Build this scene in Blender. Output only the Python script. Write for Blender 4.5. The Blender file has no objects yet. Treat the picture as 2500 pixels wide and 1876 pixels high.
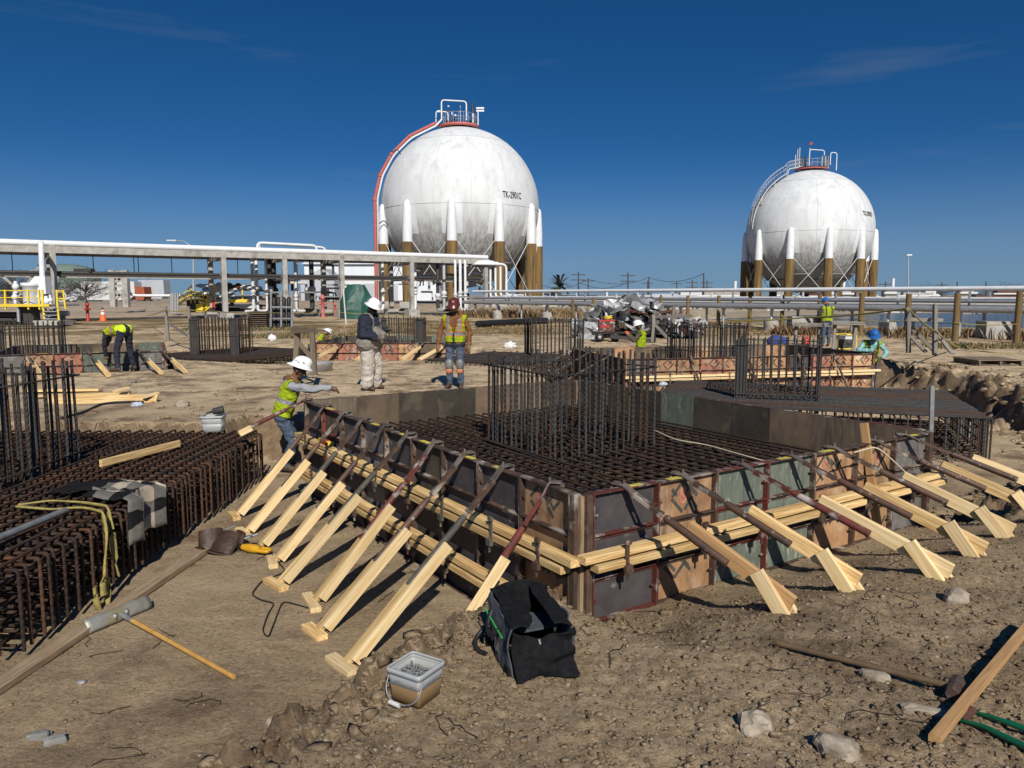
import bpy, bmesh, math, random
import numpy as np
from mathutils import Vector, Matrix, noise as mnoise

random.seed(7)
RNG = np.random.default_rng(11)
SC = bpy.context.scene
COL = SC.collection
# ------------------------------------------------------------------ camera
FPX, HCAM = 1878.0, 2.565            # focal length in photo pixels, camera height
PITCH = math.radians(6.62)
CP, SP = math.cos(PITCH), math.sin(PITCH)
cam = bpy.data.cameras.new('camera')
cam.sensor_width = 36.0
cam.lens = 36.0 * FPX / 2500.0
cam.clip_end = 6000.0
cam.clip_start = 0.05
cam_ob = bpy.data.objects.new('camera', cam)
COL.objects.link(cam_ob)
cam_ob.location = (0, 0, HCAM)
cam_ob.rotation_euler = (math.pi / 2 - PITCH, 0, 0)
SC.camera = cam_ob
# ------------------------------------------------------------------ sky and sun
SUN_EL = math.radians(36.5)
SUN_AZ = math.radians(11.0)          # sun stands behind the camera, this far to its right
SDIR = Vector((math.sin(SUN_AZ) * math.cos(SUN_EL), -math.cos(SUN_AZ) * math.cos(SUN_EL), math.sin(SUN_EL)))
world = bpy.data.worlds.new('World')
SC.world = world
world.use_nodes = True
wn, wl = world.node_tree.nodes, world.node_tree.links
wn.clear()
w_out = wn.new('ShaderNodeOutputWorld')
w_bg = wn.new('ShaderNodeBackground')
w_sky = wn.new('ShaderNodeTexSky')
w_sky.sky_type = 'NISHITA'
w_sky.sun_disc = False
w_sky.sun_elevation = SUN_EL
w_sky.sun_rotation = math.atan2(SDIR.x, SDIR.y)
w_sky.altitude = 0.0
w_sky.air_density = 1.0
w_sky.dust_density = 0.2
w_sky.ozone_density = 1.2
w_hs = wn.new('ShaderNodeHueSaturation')
w_hs.inputs['Saturation'].default_value = 1.25
w_hs.inputs['Value'].default_value = 1.0
w_gam = wn.new('ShaderNodeGamma')
w_gam.inputs['Gamma'].default_value = 1.35
# thin cirrus streaks, the same kind all round the sky
w_tc = wn.new('ShaderNodeTexCoord')
w_map = wn.new('ShaderNodeMapping')
w_map.inputs['Scale'].default_value = (1.6, 1.6, 14.0)
w_map.inputs['Rotation'].default_value = (0.0, math.radians(6), 0.0); w_map.inputs['Location'].default_value = (7.7, 5.2, 1.0)
w_no = wn.new('ShaderNodeTexNoise')
w_no.inputs['Scale'].default_value = 1.7
w_no.inputs['Detail'].default_value = 7.0
w_no.inputs['Roughness'].default_value = 0.55
w_rmp = wn.new('ShaderNodeValToRGB')
w_rmp.color_ramp.elements[0].position = 0.60
w_rmp.color_ramp.elements[1].position = 0.86
w_rmp.color_ramp.elements[1].color = (0.20, 0.20, 0.20, 1)
w_mix = wn.new('ShaderNodeMix')
w_mix.data_type = 'RGBA'
w_mix.inputs[7].default_value = (5.5, 6.0, 6.6, 1)
wl.new(w_tc.outputs['Generated'], w_map.inputs['Vector'])
wl.new(w_map.outputs['Vector'], w_no.inputs['Vector'])
wl.new(w_no.outputs['Fac'], w_rmp.inputs['Fac'])
wl.new(w_rmp.outputs['Color'], w_mix.inputs[0])
w_vm = wn.new('ShaderNodeVectorMath'); w_vm.operation = 'MULTIPLY_ADD'   # sample above the dusty horizon band
w_vm.inputs[1].default_value = (1, 1, 1.5); w_vm.inputs[2].default_value = (0, 0, 0.20)
w_nv = wn.new('ShaderNodeVectorMath'); w_nv.operation = 'NORMALIZE'
wl.new(w_tc.outputs['Generated'], w_vm.inputs[0]); wl.new(w_vm.outputs[0], w_nv.inputs[0]); wl.new(w_nv.outputs[0], w_sky.inputs['Vector'])
wl.new(w_sky.outputs['Color'], w_gam.inputs['Color'])
wl.new(w_gam.outputs['Color'], w_hs.inputs['Color'])
w_sep = wn.new('ShaderNodeSeparateXYZ'); wl.new(w_tc.outputs['Generated'], w_sep.inputs[0])
w_hz = wn.new('ShaderNodeMapRange'); w_hz.interpolation_type = 'SMOOTHERSTEP'                 # low haze layer, the same all round
w_hz.inputs[1].default_value = -0.06; w_hz.inputs[2].default_value = 0.20; w_hz.inputs[3].default_value = 1.0; w_hz.inputs[4].default_value = 0.0
wl.new(w_sep.outputs['Z'], w_hz.inputs[0])
w_hm = wn.new('ShaderNodeMix'); w_hm.data_type = 'RGBA'; w_hm.inputs[7].default_value = (3.3, 5.3, 7.2, 1)
wl.new(w_hz.outputs[0], w_hm.inputs[0]); wl.new(w_hs.outputs['Color'], w_hm.inputs[6])
wl.new(w_hm.outputs[2], w_mix.inputs[6])
wl.new(w_mix.outputs[2], w_bg.inputs['Color'])
w_bg.inputs['Strength'].default_value = 0.052
wl.new(w_bg.outputs['Background'], w_out.inputs['Surface'])
sun = bpy.data.lights.new('sun', 'SUN')
sun.energy = 5.0
sun.angle = math.radians(0.53)
sun.color = (1.0, 0.95, 0.87)
sun_ob = bpy.data.objects.new('sun', sun)
COL.objects.link(sun_ob)
sun_ob.rotation_euler = SDIR.to_track_quat('Z', 'Y').to_euler()
sun_ob.location = (20, -30, 40)
SC.view_settings.view_transform = 'Standard'
SC.view_settings.look = 'None'
SC.view_settings.exposure = 0.0
SC.view_settings.gamma = 1.0
SC.view_settings.use_curve_mapping = False
SC.cycles.max_bounces = 6
SC.cycles.diffuse_bounces = 1
SC.cycles.glossy_bounces = 3
SC.cycles.transmission_bounces = 5
SC.cycles.transparent_max_bounces = 6
SC.cycles.use_adaptive_sampling = True
SC.cycles.use_denoising = True

# ------------------------------------------------------------------ photo pixel -> place
def ray(px, py):
    x, y = (px - 1250.0) / FPX, (938.0 - py) / FPX
    return Vector((x, CP + y * SP, -SP + y * CP))
def P(px, py, z):
    r = ray(px, py); t = (z - HCAM) / r.z
    return Vector((r.x * t, r.y * t, z))
def PY(px, py, Y):
    r = ray(px, py); t = Y / r.y
    return Vector((r.x * t, Y, HCAM + r.z * t))
def PG(px, py):
    z = 0.5
    for _ in range(7):
        p = P(px, py, z); z = 0.35 * z + 0.65 * g(p.x, p.y)
    p = P(px, py, z)
    return Vector((p.x, p.y, g(p.x, p.y)))

# ------------------------------------------------------------------ numpy noise
_perm = RNG.permutation(4096)
def _h(ix, iy):
    return _perm[(ix * 73 + _perm[iy & 4095]) & 4095] / 4095.0
def vnoise(x, y):
    x = np.asarray(x, float); y = np.asarray(y, float)
    ix = np.floor(x).astype(int); iy = np.floor(y).astype(int)
    fx, fy = x - ix, y - iy
    fx = fx * fx * (3 - 2 * fx); fy = fy * fy * (3 - 2 * fy)
    a, b, c, d = _h(ix, iy), _h(ix + 1, iy), _h(ix, iy + 1), _h(ix + 1, iy + 1)
    return (a + (b - a) * fx) * (1 - fy) + (c + (d - c) * fx) * fy - 0.5
def fbm(x, y, o=4, gain=0.5):
    s, a = 0.0, 1.0
    for k in range(o):
        s = s + a * vnoise(x * 2 ** k + 17.3 * k, y * 2 ** k - 9.1 * k); a *= gain
    return s
def sstep(t):
    t = np.clip(t, 0, 1); return t * t * (3 - 2 * t)
def sdpoly(x, y, poly):
    """signed distance to polygon, negative inside"""
    x = np.asarray(x, float); y = np.asarray(y, float)
    d = np.full(x.shape, 1e9); ins = np.zeros(x.shape, bool)
    n = len(poly)
    for i in range(n):
        ax, ay = poly[i]; bx, by = poly[(i + 1) % n]
        ex, ey = bx - ax, by - ay
        wx, wy = x - ax, y - ay
        t = np.clip((wx * ex + wy * ey) / (ex * ex + ey * ey + 1e-12), 0, 1)
        d = np.minimum(d, (wx - ex * t) ** 2 + (wy - ey * t) ** 2)
        c = (ay > y) != (by > y)
        if by != ay: ins ^= c & (x < (bx - ax) * (y - ay) / (by - ay) + ax)
    d = np.sqrt(d)
    return np.where(ins, -d, d)

# ------------------------------------------------------------------ layout of the near form (all world metres)
ANG = math.radians(33.5)
U = Vector((math.cos(ANG), math.sin(ANG), 0)); V = Vector((-math.sin(ANG), math.cos(ANG), 0))
FC = Vector((0.474, 5.112, 0)); LU, LV = 4.38, 5.60
FL_, FR_, FF_ = FC + V * LV, FC + U * LU, FC + U * LU + V * LV
GRADE = 0.675
A_POLY = [(0.10, 5.42), (-0.25, 5.15), (-0.62, 4.60), (-1.10, 3.75), (-1.7, 2.6), (-2.6, 1.0), (-11, 0.5), (-11, 10.9), (-4.0, 10.85), (-3.9, 11.7), (-2.7, 11.8), (-2.1, 10.6), (-2.6, 9.8), (0.40, 5.35)]
IN_POLY = [tuple((FC + U * a + V * b)[:2]) for a, b in ((.03, .03), (LU - .03, .03), (LU - .03, LV - .03), (.03, LV - .03))]
B_POLY = [(0.9, 12.75), (1.2, 12.2), (4.25, 7.75), (5.3, 8.5), (7.2, 9.9), (9.1, 11.4), (9.6, 15.2), (10.6, 18.6), (10.3, 20.6), (8.5, 23.8), (2.0, 23.2), (0.6, 21.5), (1.2, 17.0)]
PITS = [(A_POLY, 0.0, 0.42), (IN_POLY, 0.0, 0.04), (B_POLY, 0.0, 0.5),
        ([(-13.4, 17.75), (-12.2, 18.1), (-8.9, 19.65), (-10.6, 23.4), (-15.0, 21.6)], 0.30, 0.3),
        ([(-12.0, 24.2), (-6.7, 21.6), (-5.0, 25.0), (-10.2, 28.2)], 0.15, 0.6),
        ([(-6.3, 22.6), (-1.3, 22.6), (-1.3, 27.4), (-6.3, 27.4)], 0.35, 0.5)]
POND = [(14, 62), (20, 50), (30, 42.5), (60, 36), (160, 40), (260, 120), (150, 150), (60, 142), (24, 96)]
def ground_z(x, y):
    x = np.asarray(x, float); y = np.asarray(y, float)
    r = np.hypot(x, y)
    z = GRADE + 0.05 * fbm(x * .21, y * .21, 3) * np.clip(r / 15, .3, 1)
    z = z + 0.06 * sstep((4.6 - y) / 2.0)
    # outside of the right-hand form wall the soil falls to the panels
    lx = (x - FC.x) * U.x + (y - FC.y) * U.y
    ly = (x - FC.x) * V.x + (y - FC.y) * V.y
    d = -ly
    tr = 0.305 + (z - 0.305) * sstep(d / 1.5)
    tr = tr + 0.25 * sstep((lx - 4.3) / 3.0) * sstep((lx - 4.3) / 3)
    m = sstep((lx + .5) / .45) * sstep((7.2 - lx) / 1.2) * (d > -0.3) * (d < 1.5)
    z = np.where(d < 0, z, z * (1 - m) + tr * m) if True else z
    z = np.where((d <= 0) & (d > -.3) & (lx > -.1) & (lx < 4.5), 0.305, z)
    for poly, zf, w in PITS:
        s = sdpoly(x, y, poly)
        rough = 0.16 * fbm(x * 2.3, y * 2.3, 3) if w > .1 else 0
        k = sstep(1 - (s + rough) / w)
        z = z * (1 - k) + zf * k
    # far: gravel berm under the spheres, pond basin
    bd = sdpoly(x, y, [(-70, 74), (-14, 84), (22, 72), (42, 92), (80, 104), (60, 150), (-70, 150)])
    z = z + 0.85 * sstep(-bd / 6.0) * (r > 60)
    z = z + 0.5 * np.exp(-((x + 26) / 11) ** 2 - ((y - 80) / 9) ** 2)
    pd = sdpoly(x, y, POND)
    z = np.where(r > 25, z - 1.1 * sstep((0.5 - pd) / 3.5), z)
    # lumps
    near = np.clip((14 - r) / 8, 0, 1)
    sdA = sdpoly(x, y, A_POLY)
    padm = sstep(1 - (sdA + .1) / .3)
    amp = (0.030 - 0.018 * padm) * np.clip(.35 + near, 0, 1)
    z = z + amp * fbm(x * 3.1, y * 3.1, 4, .6)
    # lumpy ridge of clods between pad and foreground
    e = np.abs(sdA - .42)
    rid = np.clip(1 - e / .42, 0, 1) * (y < 6.2) * (x < .6) * (x > -3.5)
    bl = np.abs(fbm(x * 4.2 + 5, y * 4.2, 4, .55))
    z = z + rid * (0.22 * bl - .05 + .05 * fbm(x * 13, y * 13, 3, .7))
    bank = np.clip(1 - np.abs(sdpoly(x, y, B_POLY) - .25) / .8, 0, 1) * (x > 4.6)
    z = z + bank * (0.55 * np.abs(fbm(x * 1.9, y * 1.9, 5, .6)) - .1 + .22 * fbm(x * 4.1, y * 4.1, 4, .7))
    fg = sstep((6.0 - y) / 2) * (1 - padm)
    z = z + fg * (0.030 * np.abs(fbm(x * 9, y * 9, 3, .7)) + .012 * fbm(x * 28, y * 28, 2, .6))
    return z
def g(x, y):
    return float(ground_z(np.array([x]), np.array([y]))[0])

# ------------------------------------------------------------------ object helpers
def wm(o):
    if o.parent is None: return o.matrix_basis.copy()
    return wm(o.parent) @ o.matrix_parent_inverse @ o.matrix_basis
def put(o, parent):
    if parent is not None:
        o.parent = parent
        o.matrix_parent_inverse = wm(parent).inverted()
    return o
def tag(o, label=None, cat=None, group=None, kind=None):
    if label: o['label'] = label
    if cat: o['category'] = cat
    if group: o['group'] = group
    if kind: o['kind'] = kind
    return o
def thing(name, label, cat, loc=(0, 0, 0), rz=0.0, group=None):
    o = bpy.data.objects.new(name, None)
    o.empty_display_size = 0.1
    COL.objects.link(o)
    o.location = loc; o.rotation_euler = (0, 0, rz)
    return tag(o, label, cat, group)
def dup(o, parent=None, label=None, group=None, loc=None, rz=None):
    c = o.copy(); COL.objects.link(c)
    if parent is not None: c.parent = parent
    if loc is not None: c.location = loc
    if rz is not None: c.rotation_euler = (0, 0, rz)
    tag(c, label, None, group)
    for ch in list(o.children):
        dup(ch, c)
    return c
def mobj(name, me, parent=None, M=None, mats=None):
    o = bpy.data.objects.new(name, me); COL.objects.link(o)
    if M is not None: o.matrix_basis = M
    if mats:
        for i, m in enumerate(mats):
            o.material_slots[i].link = 'OBJECT'; o.material_slots[i].material = m
    return put(o, parent)
Z = Vector((0, 0, 1))
def frame_x(a, b, up=Z):
    """matrix whose local X runs a->b, local Z nearest up, origin at middle"""
    a, b = Vector(a), Vector(b)
    x = (b - a).normalized()
    y = up.cross(x)
    if y.length < 1e-4: y = Vector((0, 1, 0)).cross(x)
    y.normalize(); z = x.cross(y)
    m = Matrix((x, y, z)).transposed().to_4x4()
    m.translation = (a + b) / 2
    return m
class MB:
    def __init__(s): s.v = []; s.f = []; s.m = []; s.sm = []
    def add(s, vs, fs, mi=0, smooth=False):
        n = len(s.v); s.v.extend([tuple(p) for p in vs])
        for f in fs:
            s.f.append(tuple(i + n for i in f)); s.m.append(mi); s.sm.append(smooth)
        return s
    def box(s, c, size, M=None, mi=0):
        hx, hy, hz = size[0] / 2, size[1] / 2, size[2] / 2
        c = Vector(c)
        vs = []
        for sx, sy, sz in ((-1,-1,-1),(1,-1,-1),(1,1,-1),(-1,1,-1),(-1,-1,1),(1,-1,1),(1,1,1),(-1,1,1)):
            p = Vector((sx * hx, sy * hy, sz * hz))
            if M is not None: p = M @ p
            vs.append(c + p)
        return s.add(vs, ((0,3,2,1),(4,5,6,7),(0,1,5,4),(1,2,6,5),(2,3,7,6),(3,0,4,7)), mi)
    def beam(s, a, b, w, h, mi=0, up=Z):
        m = frame_x(a, b, up)
        return s.box(m.translation, ((Vector(b) - Vector(a)).length, w, h), m.to_3x3(), mi)
    def tube(s, pts, r, n=8, mi=0, caps=True, smooth=True, closed=False):
        pts = [Vector(p) for p in pts]; k = len(pts)
        rs = r if isinstance(r, (list, tuple)) else [r] * k
        ts = []
        for i in range(k):
            if closed: t = pts[(i + 1) % k] - pts[i - 1]
            else: t = pts[min(i + 1, k - 1)] - pts[max(i - 1, 0)]
            ts.append(t.normalized() if t.length > 1e-9 else Z)
        nrm = ts[0].orthogonal().normalized()
        vs = []
        for i in range(k):
            nrm = (nrm - ts[i] * nrm.dot(ts[i]))
            nrm = nrm.normalized() if nrm.length > 1e-6 else ts[i].orthogonal().normalized()
            bn = ts[i].cross(nrm)
            for j in range(n):
                a = 2 * math.pi * j / n
                vs.append(pts[i] + (nrm * math.cos(a) + bn * math.sin(a)) * rs[i])
        fs = []
        for i in range(k if closed else k - 1):
            i2 = (i + 1) % k
            for j in range(n):
                j2 = (j + 1) % n
                fs.append((i * n + j, i * n + j2, i2 * n + j2, i2 * n + j))
        s.add(vs, fs, mi, smooth)
        if caps and not closed:
            s.add(vs[:n], [tuple(range(n - 1, -1, -1))], mi); s.add(vs[-n:], [tuple(range(n))], mi)
        return s
    def lathe(s, prof, c=(0, 0, 0), n=24, mi=0, M=None, smooth=True, arc=2 * math.pi):
        c = Vector(c); vs = []; full = abs(arc - 2 * math.pi) < 1e-6
        cols = n if full else n + 1
        for (r, z) in prof:
            for j in range(cols):
                a = arc * j / n
                p = Vector((r * math.cos(a), r * math.sin(a), z))
                if M is not None: p = M @ p
                vs.append(c + p)
        fs = []
        for i in range(len(prof) - 1):
            for j in range(n):
                j2 = (j + 1) % cols
                fs.append((i * cols + j, i * cols + j2, (i + 1) * cols + j2, (i + 1) * cols + j))
        return s.add(vs, fs, mi, smooth)
    def sphere(s, c, r, n=12, m=8, mi=0, M=None):
        r = Vector(r) if isinstance(r, (tuple, list, Vector)) else Vector((r, r, r))
        c = Vector(c); vs = []
        for i in range(m + 1):
            t = math.pi * i / m
            for j in range(n):
                a = 2 * math.pi * j / n
                p = Vector((r.x * math.sin(t) * math.cos(a), r.y * math.sin(t) * math.sin(a), r.z * math.cos(t)))
                if M is not None: p = M @ p
                vs.append(c + p)
        fs = [(i * n + j, (i + 1) * n + j, (i + 1) * n + (j + 1) % n, i * n + (j + 1) % n) for i in range(m) for j in range(n)]
        return s.add(vs, fs, mi, True)
    def prism(s, poly, z0, z1, M=None, mi=0):
        n = len(poly); vs = [Vector((x, y, z0)) for x, y in poly] + [Vector((x, y, z1)) for x, y in poly]
        if M is not None: vs = [M @ p for p in vs]
        fs = [tuple(range(n - 1, -1, -1)), tuple(range(n, 2 * n))] + [(i, (i + 1) % n, n + (i + 1) % n, n + i) for i in range(n)]
        return s.add(vs, fs, mi)
    def mesh(s, name, mats, org=None):
        me = bpy.data.meshes.new(name)
        o = Vector(org) if org is not None else Vector((0, 0, 0))
        me.from_pydata([(p[0] - o.x, p[1] - o.y, p[2] - o.z) for p in s.v], [], s.f)
        for m in (mats if isinstance(mats, (list, tuple)) else [mats]): me.materials.append(m)
        me.polygons.foreach_set('material_index', s.m)
        me.polygons.foreach_set('use_smooth', s.sm)
        me.update(); return me
    def build(s, name, mats, parent=None, org=None):
        if org is None: org = wm(parent).translation if parent is not None else Vector(np.mean(np.array(s.v), axis=0))
        me = s.mesh(name, mats, org)
        return mobj(name, me, parent, Matrix.Translation(Vector(org)))
_bc = {}
def board(name, a, b, w, t, mat, parent=None, up=Z):
    """sawn timber: local X along the grain, w across, t thick (along up)"""
    L = (Vector(b) - Vector(a)).length
    k = (round(L, 2), w, t)
    if k not in _bc:
        c = min(w, t) * .07; hw, ht = w / 2, t / 2
        pr = [(-hw + c, -ht), (hw - c, -ht), (hw, -ht + c), (hw, ht - c), (hw - c, ht), (-hw + c, ht), (-hw, ht - c), (-hw, -ht + c)]
        m = MB(); R = Matrix(((0, 0, 1), (1, 0, 0), (0, 1, 0)))
        m.prism(pr, -k[0] / 2, k[0] / 2, R)
        _bc[k] = m
    me = _bc[k].mesh(name, mat) if (k, mat.name) not in _bc else _bc[(k, mat.name)]
    _bc[(k, mat.name)] = me
    return mobj(name, me, parent, frame_x(a, b, up))
def arc(p0, p1, p2, n=5):
    """fillet points through corner p1 (quadratic)"""
    p0, p1, p2 = Vector(p0), Vector(p1), Vector(p2)
    return [p0 * (1 - t) ** 2 + p1 * 2 * t * (1 - t) + p2 * t * t for t in [i / (n - 1) for i in range(n)]]
def bent(pts, rad, n=4):
    """polyline with rounded corners"""
    pts = [Vector(p) for p in pts]; out = [pts[0]]
    for i in range(1, len(pts) - 1):
        a, b, c = pts[i - 1], pts[i], pts[i + 1]
        r = min(rad, (b - a).length * .49, (c - b).length * .49)
        out += arc(b + (a - b).normalized() * r, b, b + (c - b).normalized() * r, n)
    return out + [pts[-1]]

# ------------------------------------------------------------------ materials
def mat(name, c1, c2=None, scale=6.0, rough=0.75, metal=0.0, bump=0.0, bscale=None, stretch=(1, 1, 1), rand=0.0, lo=0.35, hi=0.65, c3=None, s3=2.0, lo3=.55, hi3=.65, detail=6.0, spec=0.4, bdist=0.02, rvar=0.0, c4=None, s4=3.0, st4=(6, 6, .5), lo4=.5, hi4=.66):
    m = bpy.data.materials.new(name); m.use_nodes = True
    N, L = m.node_tree.nodes, m.node_tree.links
    b = N['Principled BSDF']
    b.inputs['Roughness'].default_value = rough; b.inputs['Metallic'].default_value = metal
    b.inputs['Specular IOR Level'].default_value = spec
    tc = N.new('ShaderNodeTexCoord'); oi = N.new('ShaderNodeObjectInfo')
    mp = N.new('ShaderNodeMapping'); mp.inputs['Scale'].default_value = stretch
    ad = N.new('ShaderNodeVectorMath'); ad.operation = 'MULTIPLY_ADD'
    L.new(oi.outputs['Random'], ad.inputs[0]); ad.inputs[1].default_value = (37, 23, 51)
    L.new(tc.outputs['Object'], mp.inputs['Vector']); L.new(mp.outputs['Vector'], ad.inputs[2])
    vec = ad.outputs[0]
    col = None
    if c2 is not None:
        n = N.new('ShaderNodeTexNoise'); n.inputs['Scale'].default_value = scale; n.inputs['Detail'].default_value = detail
        n.inputs['Roughness'].default_value = .6
        L.new(vec, n.inputs['Vector'])
        r = N.new('ShaderNodeValToRGB')
        r.color_ramp.elements[0].position = lo; r.color_ramp.elements[0].color = (*c1, 1)
        r.color_ramp.elements[1].position = hi; r.color_ramp.elements[1].color = (*c2, 1)
        L.new(n.outputs['Fac'], r.inputs['Fac']); col = r.outputs['Color']
        if rvar:
            mr = N.new('ShaderNodeMapRange'); mr.inputs[3].default_value = rough - rvar; mr.inputs[4].default_value = rough + rvar
            L.new(n.outputs['Fac'], mr.inputs[0]); L.new(mr.outputs[0], b.inputs['Roughness'])
    else:
        q = N.new('ShaderNodeRGB'); q.outputs[0].default_value = (*c1, 1); col = q.outputs[0]
    if c3 is not None:
        n3 = N.new('ShaderNodeTexNoise'); n3.inputs['Scale'].default_value = s3; n3.inputs['Detail'].default_value = 7.0
        L.new(vec, n3.inputs['Vector'])
        r3 = N.new('ShaderNodeValToRGB'); r3.color_ramp.elements[0].position = lo3; r3.color_ramp.elements[1].position = hi3
        L.new(n3.outputs['Fac'], r3.inputs['Fac'])
        mx = N.new('ShaderNodeMix'); mx.data_type = 'RGBA'
        L.new(r3.outputs['Color'], mx.inputs[0]); L.new(col, mx.inputs[6]); mx.inputs[7].default_value = (*c3, 1)
        col = mx.outputs[2]
    if c4 is not None:
        m4 = N.new('ShaderNodeMapping'); m4.inputs['Scale'].default_value = st4; L.new(ad.outputs[0], m4.inputs['Vector'])
        n4 = N.new('ShaderNodeTexNoise'); n4.inputs['Scale'].default_value = s4; n4.inputs['Detail'].default_value = 9.0; n4.inputs['Roughness'].default_value = .72; L.new(m4.outputs['Vector'], n4.inputs['Vector'])
        r4 = N.new('ShaderNodeValToRGB'); r4.color_ramp.elements[0].position = lo4; r4.color_ramp.elements[1].position = hi4; L.new(n4.outputs['Fac'], r4.inputs['Fac'])
        x4 = N.new('ShaderNodeMix'); x4.data_type = 'RGBA'; L.new(r4.outputs['Color'], x4.inputs[0]); L.new(col, x4.inputs[6]); x4.inputs[7].default_value = (*c4, 1); col = x4.outputs[2]
    if rand:
        hv = N.new('ShaderNodeHueSaturation')
        mr = N.new('ShaderNodeMapRange'); mr.inputs[3].default_value = 1 - rand; mr.inputs[4].default_value = 1 + rand
        L.new(oi.outputs['Random'], mr.inputs[0]); L.new(mr.outputs[0], hv.inputs['Value']); L.new(col, hv.inputs['Color'])
        col = hv.outputs['Color']
    L.new(col, b.inputs['Base Color'])
    if bump:
        nb = N.new('ShaderNodeTexNoise'); nb.inputs['Scale'].default_value = bscale or scale * 2; nb.inputs['Detail'].default_value = 5
        L.new(vec, nb.inputs['Vector'])
        bp = N.new('ShaderNodeBump'); bp.inputs['Strength'].default_value = bump; bp.inputs['Distance'].default_value = bdist
        L.new(nb.outputs['Fac'], bp.inputs['Height']); L.new(bp.outputs['Normal'], b.inputs['Normal'])
    return m
MT = {}
MT['wood'] = mat('fresh_pine', (.76, .545, .26), (.47, .275, .095), 2.6, .62, stretch=(.9, 20, 20), bump=.25, bscale=8, rand=.26, lo=.40, hi=.62, c3=(.32, .165, .06), s3=2.2, lo3=.62, hi3=.74, c4=(.27, .19, .11), s4=2.0, st4=(1, .35, .35), lo4=.60, hi4=.80, bdist=.004)
MT['wood_pale'] = mat('pale_pine', (.80, .63, .36), (.60, .41, .18), 2.6, .62, stretch=(.9, 20, 20), bump=.2, rand=.2, bdist=.004, c3=(.42, .27, .12), s3=2.4, lo3=.64, hi3=.76)
MT['wood_mid'] = mat('handled_pine', (.46, .275, .12), (.33, .18, .072), 3.2, .68, stretch=(1.1, 16, 16), bump=.15, rand=.14, bdist=.004)
MT['wood_old'] = mat('weathered_lumber', (.20, .155, .105), (.11, .08, .055), 3.5, .8, stretch=(1.1, 14, 14), bump=.3, rand=.2, bdist=.005)
MT['wood_dirty'] = mat('muddy_plank', (.33, .235, .145), (.21, .145, .09), 3.5, .85, stretch=(1.1, 14, 14), bump=.3, c3=(.38, .29, .19), s3=3, lo3=.5, hi3=.7, bdist=.005)
MT['wood_grey'] = mat('grey_lumber', (.26, .235, .20), (.15, .13, .105), 3.5, .85, stretch=(1.1, 14, 14), bump=.3, rand=.2, bdist=.005)
MT['pole'] = mat('treated_post', (.19, .125, .05), (.115, .075, .032), 4, .8, stretch=(6, 6, .5), bump=.3, rand=.15)
MT['rust_steel'] = mat('rusty_form_steel', (.038, .026, .020), (.10, .055, .034), 9, .7, .0, bump=.25, c3=(.33, .285, .235), s3=7, lo3=.53, hi3=.68, rand=.2, bdist=.004)
MT['red_steel'] = mat('worn_red_steel', (.15, .032, .022), (.05, .026, .02), 8, .6, bump=.2, c3=(.36, .31, .27), s3=8, lo3=.53, hi3=.66, rand=.2, bdist=.004)
MT['pipe_brown'] = mat('brown_brace_pipe', (.105, .050, .030), (.050, .034, .025), 14, .6, bump=.3, c3=(.26, .22, .19), s3=20, lo3=.6, hi3=.7, rand=.3, bdist=.004)
MT['worn_post'] = mat('tan_worn_angle_steel', (.34, .245, .15), (.20, .125, .07), 7, .75, bump=.3, stretch=(3, 3, .6), c3=(.06, .04, .03), s3=5, lo3=.56, hi3=.7, bdist=.004)
MT['pipe_grey'] = mat('muddy_grey_pipe', (.105, .098, .078), (.055, .05, .038), 12, .7, bump=.3, c3=(.30, .26, .15), s3=14, lo3=.64, hi3=.74, rand=.25, bdist=.004)
MT['steel_grey'] = mat('dull_steel', (.30, .31, .31), (.20, .20, .195), 10, .5, .35, rand=.1)
MT['galv'] = mat('galvanized_steel', (.46, .47, .47), (.36, .36, .36), 8, .5, .5, rand=.1)
MT['white'] = mat('white_pipe_paint', (.70, .71, .71), (.56, .56, .54), 2.2, .45, lo=.5, hi=.8)
MT['white2'] = mat('white_structure_paint', (.58, .58, .56), (.42, .41, .39), 3, .6, lo=.45, hi=.8)
MT['concrete'] = mat('old_concrete', (.42, .40, .36), (.30, .28, .245), 2.4, .9, bump=.25, c3=(.17, .16, .14), s3=1.1, lo3=.56, hi3=.75)
MT['dark_steel'] = mat('dark_steel', (.035, .034, .033), (.055, .05, .045), 5, .6)
MT['black'] = mat('black_rubber', (.012, .012, .012), (.02, .02, .02), 8, .55)
MT['black_cloth'] = mat('black_canvas', (.006, .006, .007), (.013, .013, .014), 30, .9, spec=.12, bump=.4, bscale=14, bdist=.01)
MT['grey_cloth'] = mat('grey_canvas', (.055, .060, .070), (.08, .085, .095), 30, .9, spec=.15, bump=.4, bscale=14, bdist=.01)
MT['yellow'] = mat('safety_yellow_paint', (.80, .60, .05), (.68, .48, .04), 4, .5, rand=.08)
MT['red'] = mat('red_paint', (.48, .035, .025), (.36, .03, .025), 5, .5)
MT['salmon'] = mat('faded_red_paint', (.50, .14, .12), (.40, .10, .085), 3, .55)
MT['orange'] = mat('orange_plastic', (.80, .13, .03), None, rough=.5)
MT['green_tarp'] = mat('green_tarp', (.018, .085, .062), (.012, .06, .045), 1.2, .5, bump=.6, bscale=1.6, bdist=.15)
MT['dirt_clod'] = mat('soil_clod', (.34, .255, .17), (.17, .12, .078), 22, .95, bump=.5, rand=.25)
MT['stone'] = mat('limestone_rock', (.40, .345, .265), (.24, .195, .14), 14, .9, bump=.5, bscale=20, rand=.15, c3=(.13, .10, .07), s3=6, lo3=.52, hi3=.66, bdist=.01)
MT['grey_stone'] = mat('grey_stone', (.24, .24, .225), (.17, .165, .15), 14, .9, bump=.4, rand=.1)
MT['skin'] = mat('skin', (.30, .155, .095), (.25, .125, .075), 9, .55)
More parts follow.
